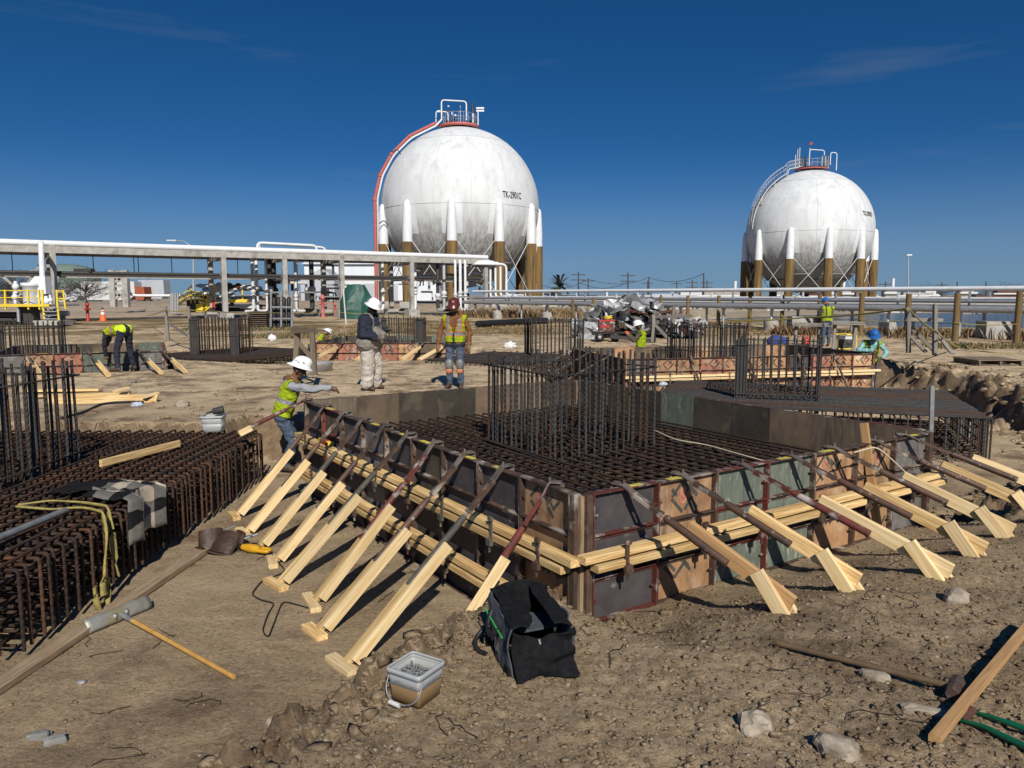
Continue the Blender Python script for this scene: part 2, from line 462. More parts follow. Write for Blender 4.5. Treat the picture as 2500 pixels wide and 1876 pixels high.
MT['skin_dark'] = mat('dark_skin', (.105, .052, .034), (.085, .042, .028), 9, .5)
MT['scrap'] = mat('crumpled_sheet_metal', (.52, .53, .53), (.28, .275, .265), 2.2, .42, .15, bump=.5, bscale=4, rand=.35, c3=(.09, .06, .045), s3=1.5, lo3=.6, hi3=.7)
MT['scrap_dark'] = mat('dark_scrap', (.035, .035, .035), (.08, .075, .07), 2.2, .5, .4, rand=.4)
MT['rust'] = mat('brown_rust', (.12, .045, .025), (.07, .03, .02), 5, .8, rand=.2)
def rebar_mat(name, a, b, s3c):
    m = mat(name, a, b, 5, .75, .15, rand=.25, c3=s3c, s3=3.5, lo3=.5, hi3=.7)
    N, L = m.node_tree.nodes, m.node_tree.links
    tc = N.new('ShaderNodeTexCoord'); wv = N.new('ShaderNodeTexWave'); mp = N.new('ShaderNodeMapping')
    mp.inputs['Scale'].default_value = (1, 1, 1); mp.inputs['Rotation'].default_value = (.5, .5, 0)
    wv.inputs['Scale'].default_value = 14.0; wv.bands_direction = 'DIAGONAL'
    L.new(tc.outputs['Object'], mp.inputs['Vector']); L.new(mp.outputs['Vector'], wv.inputs['Vector'])
    bp = N.new('ShaderNodeBump'); bp.inputs['Strength'].default_value = .9; bp.inputs['Distance'].default_value = .006
    L.new(wv.outputs['Fac'], bp.inputs['Height']); L.new(bp.outputs['Normal'], N['Principled BSDF'].inputs['Normal'])
    return m
MT['rebar'] = rebar_mat('rusty_rebar', (.032, .021, .015), (.060, .032, .018), (.018, .017, .016))
MT['rebar_grey'] = rebar_mat('grey_rebar', (.034, .034, .035), (.052, .050, .048), (.055, .032, .020))
MT['rebar_old'] = rebar_mat('orange_rusted_rebar', (.050, .026, .015), (.095, .042, .019), (.028, .022, .018))
# ================================================================== the setting: terrain, water
def ground_mat():
    m = bpy.data.materials.new('construction_soil'); m.use_nodes = True
    N, L = m.node_tree.nodes, m.node_tree.links
    b = N['Principled BSDF']; b.inputs['Roughness'].default_value = .95; b.inputs['Specular IOR Level'].default_value = .15
    tc = N.new('ShaderNodeTexCoord')
    def noise(sc, det=8, rough=.6, vec=None):
        n = N.new('ShaderNodeTexNoise'); n.inputs['Scale'].default_value = sc; n.inputs['Detail'].default_value = det; n.inputs['Roughness'].default_value = rough
        L.new(vec or tc.outputs['Object'], n.inputs['Vector']); return n.outputs['Fac']
    def ramp(f, a, ca, c, cc):
        r = N.new('ShaderNodeValToRGB'); r.color_ramp.elements[0].position = a; r.color_ramp.elements[0].color = (*ca, 1)
        r.color_ramp.elements[1].position = c; r.color_ramp.elements[1].color = (*cc, 1); L.new(f, r.inputs['Fac']); return r.outputs['Color']
    def mix(f, a, c):
        x = N.new('ShaderNodeMix'); x.data_type = 'RGBA'; L.new(f, x.inputs[0]); L.new(a, x.inputs[6])
        if isinstance(c, tuple): x.inputs[7].default_value = (*c, 1)
        else: L.new(c, x.inputs[7])
        return x.outputs[2]
    W, B = (1, 1, 1), (0, 0, 0)
    soil = ramp(noise(1.1, 8, .68), .40, (.215, .150, .088), .62, (.47, .345, .205))
    fine = ramp(noise(30, 7, .75), .32, (.095, .064, .038), .66, (.55, .42, .26))
    c = mix(ramp(noise(4, 7, .7), .30, (.25,) * 3, .72, (.85,) * 3), soil, fine)
    c = mix(ramp(noise(.38, 7, .62), .50, B, .64, (.60,) * 3), c, ramp(noise(26, 7, .75), .32, (.30, .215, .13), .66, (.62, .48, .315)))   # dusty trodden crust
    sep = N.new('ShaderNodeSeparateXYZ'); L.new(tc.outputs['Object'], sep.inputs[0])
    mr = N.new('ShaderNodeMapRange'); mr.inputs[1].default_value = 9.5; mr.inputs[2].default_value = 15.0; L.new(sep.outputs['Y'], mr.inputs[0])
    pale = ramp(noise(1.6, 9, .78), .43, (.70, .535, .335), .64, (.23, .162, .098))
    mm = N.new('ShaderNodeMath'); mm.operation = 'MULTIPLY'; L.new(mr.outputs[0], mm.inputs[0]); mm.inputs[1].default_value = .85
    c = mix(mm.outputs[0], c, pale)
    # dark damp clay, turned over in patches
    c = mix(ramp(noise(.8, 8, .72), .51, B, .64, (.88,) * 3), c, ramp(noise(14, 6, .7), .35, (.105, .070, .044), .7, (.26, .18, .115)))
    # wheel and boot scuffs: long paler streaks
    mp = N.new('ShaderNodeMapping'); mp.inputs['Scale'].default_value = (.5, 3.5, 1); mp.inputs['Rotation'].default_value = (0, 0, .35); L.new(tc.outputs['Object'], mp.inputs['Vector'])
    c = mix(ramp(noise(1.2, 8, .7, mp.outputs['Vector']), .55, B, .75, (.6,) * 3), c, (.56, .42, .25))
    vo = N.new('ShaderNodeTexVoronoi'); vo.inputs['Scale'].default_value = 34; vo.inputs['Randomness'].default_value = 1; L.new(tc.outputs['Object'], vo.inputs['Vector'])
    c = mix(ramp(vo.outputs['Distance'], .06, (.7,) * 3, .16, B), c, (.60, .47, .31))
    # steep faces tinted darker: painted shade of undercut banks, in damp clay tones
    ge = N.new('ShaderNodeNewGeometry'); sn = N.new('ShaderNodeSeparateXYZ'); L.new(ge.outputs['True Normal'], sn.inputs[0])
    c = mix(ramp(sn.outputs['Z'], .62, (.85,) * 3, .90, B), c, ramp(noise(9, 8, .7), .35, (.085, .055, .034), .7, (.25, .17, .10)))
    # gravel berm and dry grass far off
    fy = N.new('ShaderNodeMapRange'); fy.inputs[1].default_value = 62; fy.inputs[2].default_value = 76; L.new(sep.outputs['Y'], fy.inputs[0])
    c = mix(fy.outputs[0], c, ramp(noise(.8, 9, .75), .35, (.26, .20, .135), .65, (.40, .33, .25)))
    # dry grass strip along the shore
    gx = N.new('ShaderNodeMapRange'); gx.inputs[1].default_value = 30; gx.inputs[2].default_value = 38; L.new(sep.outputs['Y'], gx.inputs[0])
    gy = N.new('ShaderNodeMapRange'); gy.inputs[1].default_value = 66; gy.inputs[2].default_value = 58; L.new(sep.outputs['Y'], gy.inputs[0])
    gm = N.new('ShaderNodeMath'); gm.operation = 'MULTIPLY'; L.new(gx.outputs[0], gm.inputs[0]); L.new(gy.outputs[0], gm.inputs[1])
    gm2 = N.new('ShaderNodeMath'); gm2.operation = 'MULTIPLY'; L.new(gm.outputs[0], gm2.inputs[0]); L.new(ramp(noise(.25, 4), .42, B, .56, W), gm2.inputs[1])
    c = mix(gm2.outputs[0], c, ramp(noise(3, 6), .35, (.13, .095, .042), .7, (.24, .165, .075)))
    L.new(c, b.inputs['Base Color'])
    # relief: crumbs and grit
    nb, nb2, nb3 = noise(11, 10, .75), noise(46, 6, .75), noise(150, 3, .6)
    s1 = N.new('ShaderNodeMath'); s1.operation = 'MULTIPLY_ADD'; L.new(nb2, s1.inputs[0]); s1.inputs[1].default_value = .55; L.new(nb, s1.inputs[2])
    s2 = N.new('ShaderNodeMath'); s2.operation = 'MULTIPLY_ADD'; L.new(nb3, s2.inputs[0]); s2.inputs[1].default_value = .20; L.new(s1.outputs[0], s2.inputs[2])
    bp = N.new('ShaderNodeBump'); bp.inputs['Strength'].default_value = .9; bp.inputs['Distance'].default_value = .032
    L.new(s2.outputs[0], bp.inputs['Height']); L.new(bp.outputs['Normal'], b.inputs['Normal'])
    return m
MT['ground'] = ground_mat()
def build_ground():
    rs = [0.0, .5, 1.0]
    r = 1.45
    while r < 4500:
        rs.append(r); r *= 1.0078 if r < 34 else (1.018 if r < 140 else 1.10)
    rs = np.array(rs)
    an = np.concatenate([np.radians(np.linspace(-46, 46, 470)), np.radians(np.linspace(46, 314, 70))[1:-1]])
    A, R = np.meshgrid(an, rs)
    X, Y = R * np.sin(A), R * np.cos(A)
    Zg = ground_z(X.ravel(), Y.ravel())
    n, k = len(rs), len(an)
    co = np.stack([X.ravel(), Y.ravel(), Zg], 1)
    i, j = np.meshgrid(np.arange(n - 1), np.arange(k), indexing='ij')
    j2 = (j + 1) % k
    q = np.stack([i * k + j, i * k + j2, (i + 1) * k + j2, (i + 1) * k + j], -1).reshape(-1, 4)[:, ::-1]
    me = bpy.data.meshes.new('ground')
    me.vertices.add(len(co)); me.vertices.foreach_set('co', co.ravel())
    me.loops.add(q.size); me.loops.foreach_set('vertex_index', q.ravel().astype(np.int32))
    me.polygons.add(len(q)); me.polygons.foreach_set('loop_start', np.arange(0, q.size, 4, dtype=np.int32))
    me.polygons.foreach_set('use_smooth', np.ones(len(q), bool))
    me.update(calc_edges=True); me.validate()
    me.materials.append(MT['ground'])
    o = bpy.data.objects.new('ground', me); COL.objects.link(o)
    tag(o, 'bare trampled brown clay soil of the construction site', kind='structure')
build_ground()
def water():
    m = bpy.data.materials.new('pond_water'); m.use_nodes = True
    N, L = m.node_tree.nodes, m.node_tree.links
    b = N['Principled BSDF']; b.inputs['Base Color'].default_value = (.035, .055, .07, 1); b.inputs['Roughness'].default_value = .12
    tc = N.new('ShaderNodeTexCoord'); mp = N.new('ShaderNodeMapping'); mp.inputs['Scale'].default_value = (.6, 1.6, 1)
    n = N.new('ShaderNodeTexNoise'); n.inputs['Scale'].default_value = 1.6; n.inputs['Detail'].default_value = 5
    L.new(tc.outputs['Object'], mp.inputs['Vector']); L.new(mp.outputs['Vector'], n.inputs['Vector'])
    bp = N.new('ShaderNodeBump'); bp.inputs['Strength'].default_value = .8; bp.inputs['Distance'].default_value = .25
    L.new(n.outputs['Fac'], bp.inputs['Height']); L.new(bp.outputs['Normal'], b.inputs['Normal'])
    w = MB(); w.add([(x, y, .22) for x, y in [(10, 34), (265, 34), (265, 155), (10, 155)]], [(0, 1, 2, 3)])
    tag(w.build('water', m), 'blue rippled pond beyond the pipeway', kind='structure')
water()
# crumbs, clods and pebbles: nobody could count these
def scatter(name, label, n, reg, smin, smax, mats, power=2.4, keep=None):
    ico = bmesh.new(); bmesh.ops.create_icosphere(ico, subdivisions=1, radius=1.0)
    bv = np.array([v.co[:] for v in ico.verts]); bf = np.array([[v.index for v in f.verts] for f in ico.faces]); ico.free()
    x0, x1, y0, y1 = reg
    # spread evenly by angle and log distance so near soil gets finer crumbs
    y = y0 * (y1 / y0) ** RNG.random(n); x = (x0 + (x1 - x0) * RNG.random(n)) * y
    if keep is not None:
        k = keep(x, y); x, y = x[k], y[k]
    n = len(x); z = ground_z(x, y)
    s = smin + (smax - smin) * RNG.random(n) ** power
    V_ = bv[None] * (1 + 1.0 * (RNG.random((n, len(bv), 1)) - .5)) * (s[:, None, None] * np.stack([1 + .5 * RNG.random(n), .7 + .5 * RNG.random(n), .45 + .4 * RNG.random(n)], 1)[:, None])
    a = RNG.random(n) * 6.28; ca, sa = np.cos(a)[:, None], np.sin(a)[:, None]
    X = V_[:, :, 0] * ca - V_[:, :, 1] * sa + x[:, None]; Yv = V_[:, :, 0] * sa + V_[:, :, 1] * ca + y[:, None]; Zv = V_[:, :, 2] + (z + s * .12)[:, None]
    co = np.stack([X, Yv, Zv], -1).reshape(-1, 3)
    f = (bf[None] + (np.arange(n) * len(bv))[:, None, None]).reshape(-1, 3)
    me = bpy.data.meshes.new(name)
    me.vertices.add(len(co)); me.vertices.foreach_set('co', co.ravel())
    me.loops.add(f.size); me.loops.foreach_set('vertex_index', f.ravel().astype(np.int32))
    me.polygons.add(len(f)); me.polygons.foreach_set('loop_start', np.arange(0, f.size, 3, dtype=np.int32))
    for m in mats: me.materials.append(m)
    me.polygons.foreach_set('material_index', np.repeat(RNG.choice(len(mats), n, p=[.94, .06] if len(mats) == 2 else None), len(bf)).astype(np.int32))
    me.update(calc_edges=True)
    o = bpy.data.objects.new(name, me); COL.objects.link(o)
    return tag(o, label, 'soil', kind='stuff')
def off_form(x, y):
    lx = (x - FC.x) * U.x + (y - FC.y) * U.y; ly = (x - FC.x) * V.x + (y - FC.y) * V.y
    return ~((lx > -.15) & (lx < LU + .2) & (ly > -.1) & (ly < LV + .2))
MT['pebble'] = mat('pale_pebble', (.30, .24, .17), (.22, .165, .11), 30, .9)
scatter('soil_crumbs', 'loose crumbs of brown soil strewn over the foreground', 42000, (-.75, .75, 2.2, 9.0), .0028, .0165, [MT['ground'], MT['pebble']], power=4.0, keep=lambda x, y: off_form(x, y) & ((sdpoly(x, y, A_POLY) > .0) | (RNG.random(len(x)) < .22)))
scatter('soil_clods', 'heaped clods of dug clay along the pit edge', 1300, (-.5, .8, 2.6, 9.0), .008, .050, [MT['ground']], power=3.0, keep=lambda x, y: off_form(x, y) & (np.abs(sdpoly(x, y, A_POLY) - .4) < .45) & (x > -3))
scatter('bank_clods', 'crumbled soil on the dug bank at the right', 2600, (.45, .9, 8.0, 24.0), .012, .10, [MT['ground'], MT['pebble']], power=3.5, keep=lambda x, y: (np.abs(sdpoly(x, y, B_POLY) - .5) < 1.1) & (x > 4.4))
scatter('grade_rubble', 'scattered crumbs and chips on the trampled ground behind the forms', 3500, (-.72, .8, 11.0, 45.0), .010, .05, [MT['ground'], MT['pebble']], keep=lambda x, y: sdpoly(x, y, A_POLY) > .3)
# ================================================================== formwork
def ply(name, a, b, **k): return mat(name, a, b, k.pop('scale', 5), .72, bump=.2, rand=.25, bdist=.004, c4=k.pop('c4', (.055, .042, .034)), s4=1.4, st4=(4.5, 4.5, 1.1), lo4=.50, hi4=.74, **k)
PLY = {
 'tan': ply('printed_tan_plywood', (.47, .28, .14), (.30, .155, .075), c3=(.54, .40, .26), s3=4, lo3=.55, hi3=.75),
 'black': ply('blackened_plywood', (.040, .035, .038), (.075, .066, .066), c3=(.23, .21, .20), s3=7, lo3=.64, hi3=.76),
 'grey': ply('cement_grey_plywood', (.17, .155, .14), (.10, .092, .085), c3=(.30, .28, .26), s3=6, lo3=.56, hi3=.74),
 'green': ply('green_grey_plywood', (.135, .155, .115), (.095, .115, .092), c3=(.26, .25, .21), s3=9, lo3=.58, hi3=.7, stretch=(3, 1, 1)),
 'red': ply('reddened_plywood', (.36, .14, .08), (.25, .10, .06), c3=(.34, .24, .18), s3=5),
 'brown': ply('stained_brown_plywood', (.155, .108, .066), (.10, .07, .045), c3=(.06, .045, .034), s3=3, lo3=.5, hi3=.7),
 'grain': ply('pale_stained_plywood', (.20, .15, .10), (.13, .092, .06), stretch=(5, 5, .7), c3=(.085, .06, .042), s3=2.5, lo3=.5, hi3=.68),
 'umber': ply('oiled_dark_plywood', (.038, .030, .022), (.066, .052, .036), c3=(.10, .08, .05), s3=3),
}
MT['print_dark'] = mat('dark_stencil_print', (.055, .055, .045), (.15, .115, .08), 16, .75, lo=.5, hi=.75)
MT['print_red'] = mat('red_stencil_print', (.42, .10, .07), (.44, .24, .15), 14, .75)
MT['paint_yellow'] = mat('yellow_marking_paint', (.62, .52, .05), (.40, .33, .10), 9, .7)
def text_mesh(name, body, size, mats, bold=0.0):
    cu = bpy.data.curves.new(name, 'FONT'); cu.body = body; cu.size = size; cu.offset = bold
    cu.align_x = 'CENTER'; cu.align_y = 'CENTER'; cu.fill_mode = 'FRONT'
    o = bpy.data.objects.new(name, cu); COL.objects.link(o)
    dg = bpy.context.evaluated_depsgraph_get(); dg.update()
    me = bpy.data.meshes.new_from_object(o.evaluated_get(dg))
    bpy.data.objects.remove(o); bpy.data.curves.remove(cu)
    me.materials.clear()
    for m in mats: me.materials.append(m)
    return me
_S = text_mesh('stencil_s', 'S', .17, [MT['print_red']], .006)
_sv = [v.co.copy() for v in _S.vertices]; _sf = [tuple(p.vertices) for p in _S.polygons]
_pc = {}
def panel_meshes(pw, ht):
    k = (pw, ht)
    if k in _pc: return _pc[k]
    f = MB(); dp, th = .064, .011
    f.box((th / 2 + .001, dp / 2, ht / 2), (th, dp, ht)); f.box((pw - th / 2 - .001, dp / 2, ht / 2), (th, dp, ht))
    for z in (th / 2, ht - th / 2): f.box((pw / 2, dp / 2, z), (pw - 2 * th - .004, dp - .002, th))
    for i in (1, 2, 3):                       # cross bars: an angle each
        z = ht * i / 4
        f.box((pw / 2, dp / 2 - .002, z), (pw - 2 * th - .004, dp - .006, .007)); f.box((pw / 2, .024, z - .020), (pw - 2 * th - .006, .006, .034))
    for x in (.03, pw - .03):                 # slots bolts along the ribs
        for z in (.15, .45, .76, 1.06): f.box((x, .045, z), (.035, .014, .014))
    g1 = f.mesh('panel', MT['rust_steel'])
    p = MB(); p.box((pw / 2, .0065, ht / 2), (pw - .006, .016, ht - .006))
    g2 = p.mesh('plywood', PLY['tan'])
    y = .0175; prints = []
    rot = Matrix(((1, 0, 0), (0, 0, 1), (0, -1, 0)))   # xy print plane -> xz
    def strip(q, cx, cz, L, a, w=.026, mi=0):
        ca, sa = math.cos(a), math.sin(a)
        pts = [(cx + ca * sx * L / 2 - sa * sy * w / 2, cz + sa * sx * L / 2 + ca * sy * w / 2) for sx, sy in ((-1, -1), (1, -1), (1, 1), (-1, 1))]
        if max(x_ for x_, z_ in pts) > pw - .02 or min(x_ for x_, z_ in pts) < .02: return
        q.add([(x_, y, z_) for x_, z_ in pts], [(0, 3, 2, 1)], mi)
    s = pw / .61
    for var in range(4):
        q = MB(); rv = random.Random(50 + var)
        for (cx, cz) in ((rv.uniform(.16, .42) * s, ht - .155), (rv.uniform(.16, .42) * s, .42 + rv.uniform(-.03, .35)), (rv.uniform(.16, .42) * s, .165)):
            d = .098
            for sx, sz, a in ((1, 1, -1), (-1, 1, 1), (-1, -1, -1), (1, -1, 1)):
                if rv.random() < .97: strip(q, cx + sx * d * .62, cz + sz * d * .62, rv.uniform(.12, .165), a * math.pi / 4)
            for _ in range(7):
                if rv.random() < .9: strip(q, cx + rv.uniform(-.22, .24) * s, cz + rv.uniform(-.09, .07), rv.uniform(.07, .16), rv.choice((-1, 1)) * math.pi / 4, rv.choice((.014, .026)))
            if rv.random() < .8: q.add([(cx - v.x, y, cz + v.y) for v in _sv], _sf, 1)
        prints.append(q.mesh('face_print', [MT['print_dark'], MT['print_red']]))
    g3 = prints
    _pc[k] = (g1, g2, g3)
    return _pc[k]
def steel_clamp(parent, p, out, z0, z1, mt):
    """bracket, wedge and bolt that hold a pair of wales"""
    out = Vector(out); t = Z.cross(out)
    m = MB(); M3 = Matrix((t, out, Z)).transposed()
    c = Vector(p)
    m.box(c + out * .165 + Z * ((z0 + z1) / 2), (.034, .010, z1 - z0 + .09), M3)
    m.box(c + out * .120 + Z * ((z0 + z1) / 2 - .001), (.012, .11, .016), M3)
    m.box(c + out * .180 + Z * (z0 - .012), (.062, .03, .05), M3)
    m.box(c + out * .172 + Z * (z1 + .05), (.046, .026, .03), M3)
    m.tube([c + out * .180 + Z * (z0 - .09), c + out * .180 + Z * (z0 + .03)], .011, 6)
    return m.build('wale_clamp', mt, parent)
def formwork(name, label, C, ang, nu, nv, pw, zb, ply_pick, ht=1.22, off=.055, wales=(), walls=(0, 1, 2, 3), red=.25, seed=1, cat='formwork'):
    rnd = random.Random(seed)
    u = Vector((math.cos(ang), math.sin(ang), 0)); v = Vector((-math.sin(ang), math.cos(ang), 0))
    C = Vector((C[0], C[1], zb))
    T = thing(name, label, cat, C, ang)
    lu, lv = nu * pw + 2 * off, nv * pw + 2 * off
    fr, pl, pr = panel_meshes(pw, ht)
    # wall: start corner, run direction, outward direction, count
    W = {0: (C + u * (lu - off), -u, -v, nu), 1: (C + v * off, v, -u, nv), 2: (C + v * lv + u * off, u, v, nu), 3: (C + u * lu + v * (lv - off), -v, u, nv)}
    for w in walls:
        s0, run, out, n = W[w]
        for i in range(n):
            o = s0 + run * (pw * i) + Z * (rnd.uniform(-.006, .006)) + out * rnd.uniform(0, .003)
            x, y = run, out
            M4 = Matrix((x, y, Z)).transposed().to_4x4(); M4.translation = o
            if x.cross(y).dot(Z) < 0:            # keep the frame right-handed: run the panel the other way
                x = -run; M4 = Matrix((x, y, Z)).transposed().to_4x4(); M4.translation = o + run * pw
            pm = MT['red_steel'] if rnd.random() < red else MT['rust_steel']
            pa = mobj('panel', fr, T, M4, [pm])
            key = ply_pick(w, i, n)
            mobj('plywood', pl, pa, M4, [PLY[key]])
            if key in ('tan', 'red'): mobj('face_print', rnd.choice(pr), pa, M4)['kind'] = 'stuff'
            if w in (0, 1) and rnd.random() < .38:
                q = MB(); L = rnd.uniform(.12, .22)
                q.box(o + run * rnd.uniform(.15, .45) + out * .032 + Z * (ht + .0015), (L, .05, .003), Matrix((run, out, Z)).transposed())
                q.build('paint_mark', MT['paint_yellow'], pa)
    # corner posts: two angles each
    for cx, cy, a, b in ((0, 0, -u, -v), (lu, 0, u, -v), (0, lv, -u, v), (lu, lv, u, v)):
        m = MB(); c = C + u * cx + v * cy
        M3 = Matrix((u, v, Z)).transposed()
        ia, ib = -a, -b
        m.box(c + ia * .0275 + b * .032 + Z * ht / 2, (.050, .058, ht - .004), M3)
        m.build('corner_post', MT['rust_steel'], T)
        m = MB(); m.box(c + ib * .0275 + a * .032 + Z * ht / 2, (.058, .050, ht - .004), M3)
        m.build('corner_post', MT['rust_steel'], T)
        m = MB(); m.box(c + a * .010 + b * .010 + Z * (ht / 2 - .003), (.034, .034, ht - .02), M3)
        m.build('corner_angle', MT['worn_post'], T)
    for (w, z, mk) in wales:
        s0, run, out, n = W[w]
        if w in (0, 3): s0, run = s0 + run * n * pw, -run
        tot = n * pw
        for k, zz in enumerate((z, z - .072)):
            x = -.14 + (.10 if k else 0); first = True
            while x < tot + .1:
                L = min(rnd.uniform(1.9, 2.6), tot + .16 - x)
                if L < .4: break
                a = s0 + run * x + out * (.112 + (.012 if k else 0)) + Z * zz
                board('wale', a, a + run * L, .089, .052, MT[mk], T)
                x += L + .006
        x = .22
        while x < tot:
            steel_clamp(T, s0 + run * x, out, z - .098, z + .026, MT['red_steel'] if rnd.random() < .4 else (MT['pipe_grey'] if rnd.random() < .4 else MT['rust_steel']))
            x += rnd.uniform(.62, .80)
    return T, W
def near_pick(w, i, n):
    if w == 0:  # runs from the right corner towards the near corner
        return ['grey', 'tan', 'tan', 'green', 'green', 'tan', 'black'][i]
    if w == 1: return ['tan', 'black', 'black', 'umber', 'black', 'grey', 'black', 'umber', 'black'][i]
    return ['grain', 'brown', 'umber', 'umber', 'brown', 'grain', 'umber'][i % 7] if w == 2 else ['umber', 'umber', 'umber', 'green', 'umber', 'umber', 'brown', 'grain', 'brown'][i % 9]
NEAR, NW = formwork('footing_formwork', 'large near footing form of rusty steel panels, filled with a rebar mat', FC, ANG, 7, 9, .61, 0.0, near_pick,
                    wales=((0, .800, 'wood'), (1, .775, 'wood'), (1, .335, 'wood')), red=.12, seed=4)
# ------------------------------------------------------------------ braces
def brace(label, group, top, foot, side, near=True, kind='left', mp='pipe_brown', stake=None, plank='wood', cut=(.27, .64, .42)):
    top, foot = Vector(top), Vector(foot)
    T = thing('form_brace', label, 'brace', foot, 0, group)
    d = (foot - top); L = d.length; d.normalize()
    h = Vector((d.x, d.y, 0)).normalized()                  # outward in plan
    sd = Z.cross(h) * side; up = d.cross(Z.cross(h)); up = up if up.z > 0 else -up
    at = lambda t: top + d * (L * t)
    c = MB()                                                # clamp: plate over the rail, tongue
    c.beam(top - h * .075 + Z * .012, top + h * .012 + Z * .012, .064, .012)
    c.beam(top + h * .012 + Z * .012, at(.085) + up * .006, .060, .012)
    c.beam(top - h * .069 + Z * .004, top - h * .069 - Z * .045, .050, .008)
    c.tube([top + h * .01 - Z * .012, top + h * .01 + Z * .045], .010, 6)
    c.build('clamp', MT['worn_clamp'], T)
    tb = MB()                                               # turnbuckle: two side bars and threaded rods
    for s in (-1, 1): tb.beam(at(.085) + sd * .021 * s, at(cut[0] - .03) + sd * .021 * s, .011, .026)
    tb.beam(at(.078), at(.092), .056, .03); tb.beam(at(cut[0] - .035), at(cut[0] - .018), .056, .032)
    tb.tube([at(.05), at(.13)], .0105, 8); tb.tube([at(cut[0] - .09), at(cut[0] + .02)], .0105, 8)
    tb.build('turnbuckle', MT['rust_steel'] if mp != 'red_steel' else MT['red_steel'], T)
    pp = MB(); r = .027
    pp.tube([at(cut[0]), at(cut[0] + .012), at(cut[1])], [.02, r, r], 12)
    pp.build('pipe', MT[mp], T)
    mt = MT[plank]
    if kind == 'left':
        board('plank', at(cut[1] - .004) - up * .002, at(1.0), .078, .038, mt, T, up)
        board('plank', at(cut[2]) + sd * .0575 - up * .012, at(1.0 - .012 * (near + 1)) + sd * .0575 - up * .012, .034, .080, MT['wood_pale'] if plank == 'wood' else mt, T, up)
    else:
        board('plank', at(cut[2]) + sd * .048 + up * .022, at(1.0) + sd * .048 + up * .022, .038, .105, mt, T, up)
    if stake:
        ang, ln = stake
        sdir = (Z * math.cos(ang) - h * math.sin(ang)).normalized()
        b0 = at(.90) + sd * .009 - sdir * (ln * .62)
        board('stake', b0, b0 + sdir * ln, .089, .038, MT['wood_pale'], T, sd)
        b0 = at(.93) + sd * .087 - sdir * (ln * .60)
        board('stake', b0, b0 + sdir * ln * .72, .089, .038, MT['wood_pale'], T, sd)
    return T
MT['worn_clamp'] = mat('grey_worn_clamp_steel', (.17, .145, .12), (.075, .05, .038), 12, .65, .2, bump=.3, rand=.3)
WN = ['first', 'second', 'third', 'fourth', 'fifth', 'sixth', 'seventh', 'eighth', 'ninth', 'tenth']
K_TOP = [(690, 100), (830, 150), (960, 200), (1120, 255), (1300, 315), (1520, 380), (1760, 460), (2040, 560)]
K_TOP = [(560 + x * .3253, 960 + y * .3253) for x, y in K_TOP] + [(1330, 1183)]
K_FOOT = [(576, 1259), (600, 1302), (634, 1335), (671, 1372), (682, 1428), (771, 1474), (780, 1547), (849, 1629), (1100, 1552)]
def on_left(px, py):
    p = P(px, py, 1.235); q = p - FC
    return FC + V * max(.2, min(LV - .1, q.dot(V))) - U * .035 + Z * 1.235
feet = []
for i, (t, f) in enumerate(zip(K_TOP, K_FOOT)):
    tp = on_left(*t); fp = PG(*f) if i < 8 else P(f[0], f[1], .06)
    # feet stand square to the wall as nearly as the photo shows
    k = (fp - tp).dot(V) if i < 8 else 0; fp = fp - V * k * .35; fp.z = g(fp.x, fp.y) + .025
    feet.append(fp)
    brace('%s timber and pipe brace from the near corner along the shaded left wall' % WN[8 - i], 'braces propping the left wall of the near form', tp, fp, 1 if i else 1,
          mp='pipe_grey' if i in (2, 4, 7) else ('pipe_brown' if i not in (5, 8) else 'red_steel'), cut=(.27, .63 + .02 * random.random(), .40 + .05 * random.random()))
brace('reddish pipe brace laid out to the left rebar mat, near the leaning worker', None, FC + V * (LV - .03) - U * .03 + Z * 1.235, P(585, 1057, .80), 1, mp='red_steel', cut=(.30, .84, .80))
for i, fp in enumerate(feet):
    if i in (2, 8): continue
    a = V * (.14 + .02 * (i % 3)) + U * .03 * random.uniform(-1, 1); c = fp - U * .035
    c.z = g(c.x, c.y) + .018
    o = board('foot_block', c - a, c + a, .089, .044, MT['wood_pale'] if i % 2 else MT['wood'])
    tag(o, 'short pine block at the foot of the %s left brace from the near corner' % WN[8 - i], 'wood block', 'blocks under the left braces')
R_TOP = [(1531, 1190), (1688, 1167), (1837, 1141), (1954, 1118), (2060, 1099), (2168, 1082), (2255, 1070)]
R_FOOT = [(1925, 1490), (2082, 1440), (2300, 1405), (2390, 1352), (2470, 1305), (2560, 1262), (2640, 1225)]
for i, (t, f) in enumerate(zip(R_TOP, R_FOOT)):
    p = P(t[0], t[1], 1.235); q = p - FC; tp = FC + U * q.dot(U) - V * .035 + Z * 1.235
    fp = PG(*f); k = (fp - tp).dot(U); fp = fp - U * k * .25; fp = fp + (fp - tp) * .06; fp.z = g(fp.x, fp.y) + .035
    brace('%s plank brace from the near corner along the sunlit right wall' % WN[i], 'braces propping the right wall of the near form', tp, fp, 1, kind='right',
          mp='red_steel' if i == 2 else 'pipe_brown', stake=(.62 + .1 * random.random(), .42), plank='wood_mid' if i == 0 else ('wood' if i % 2 else 'wood_pale'), cut=(.28, .66, .40))
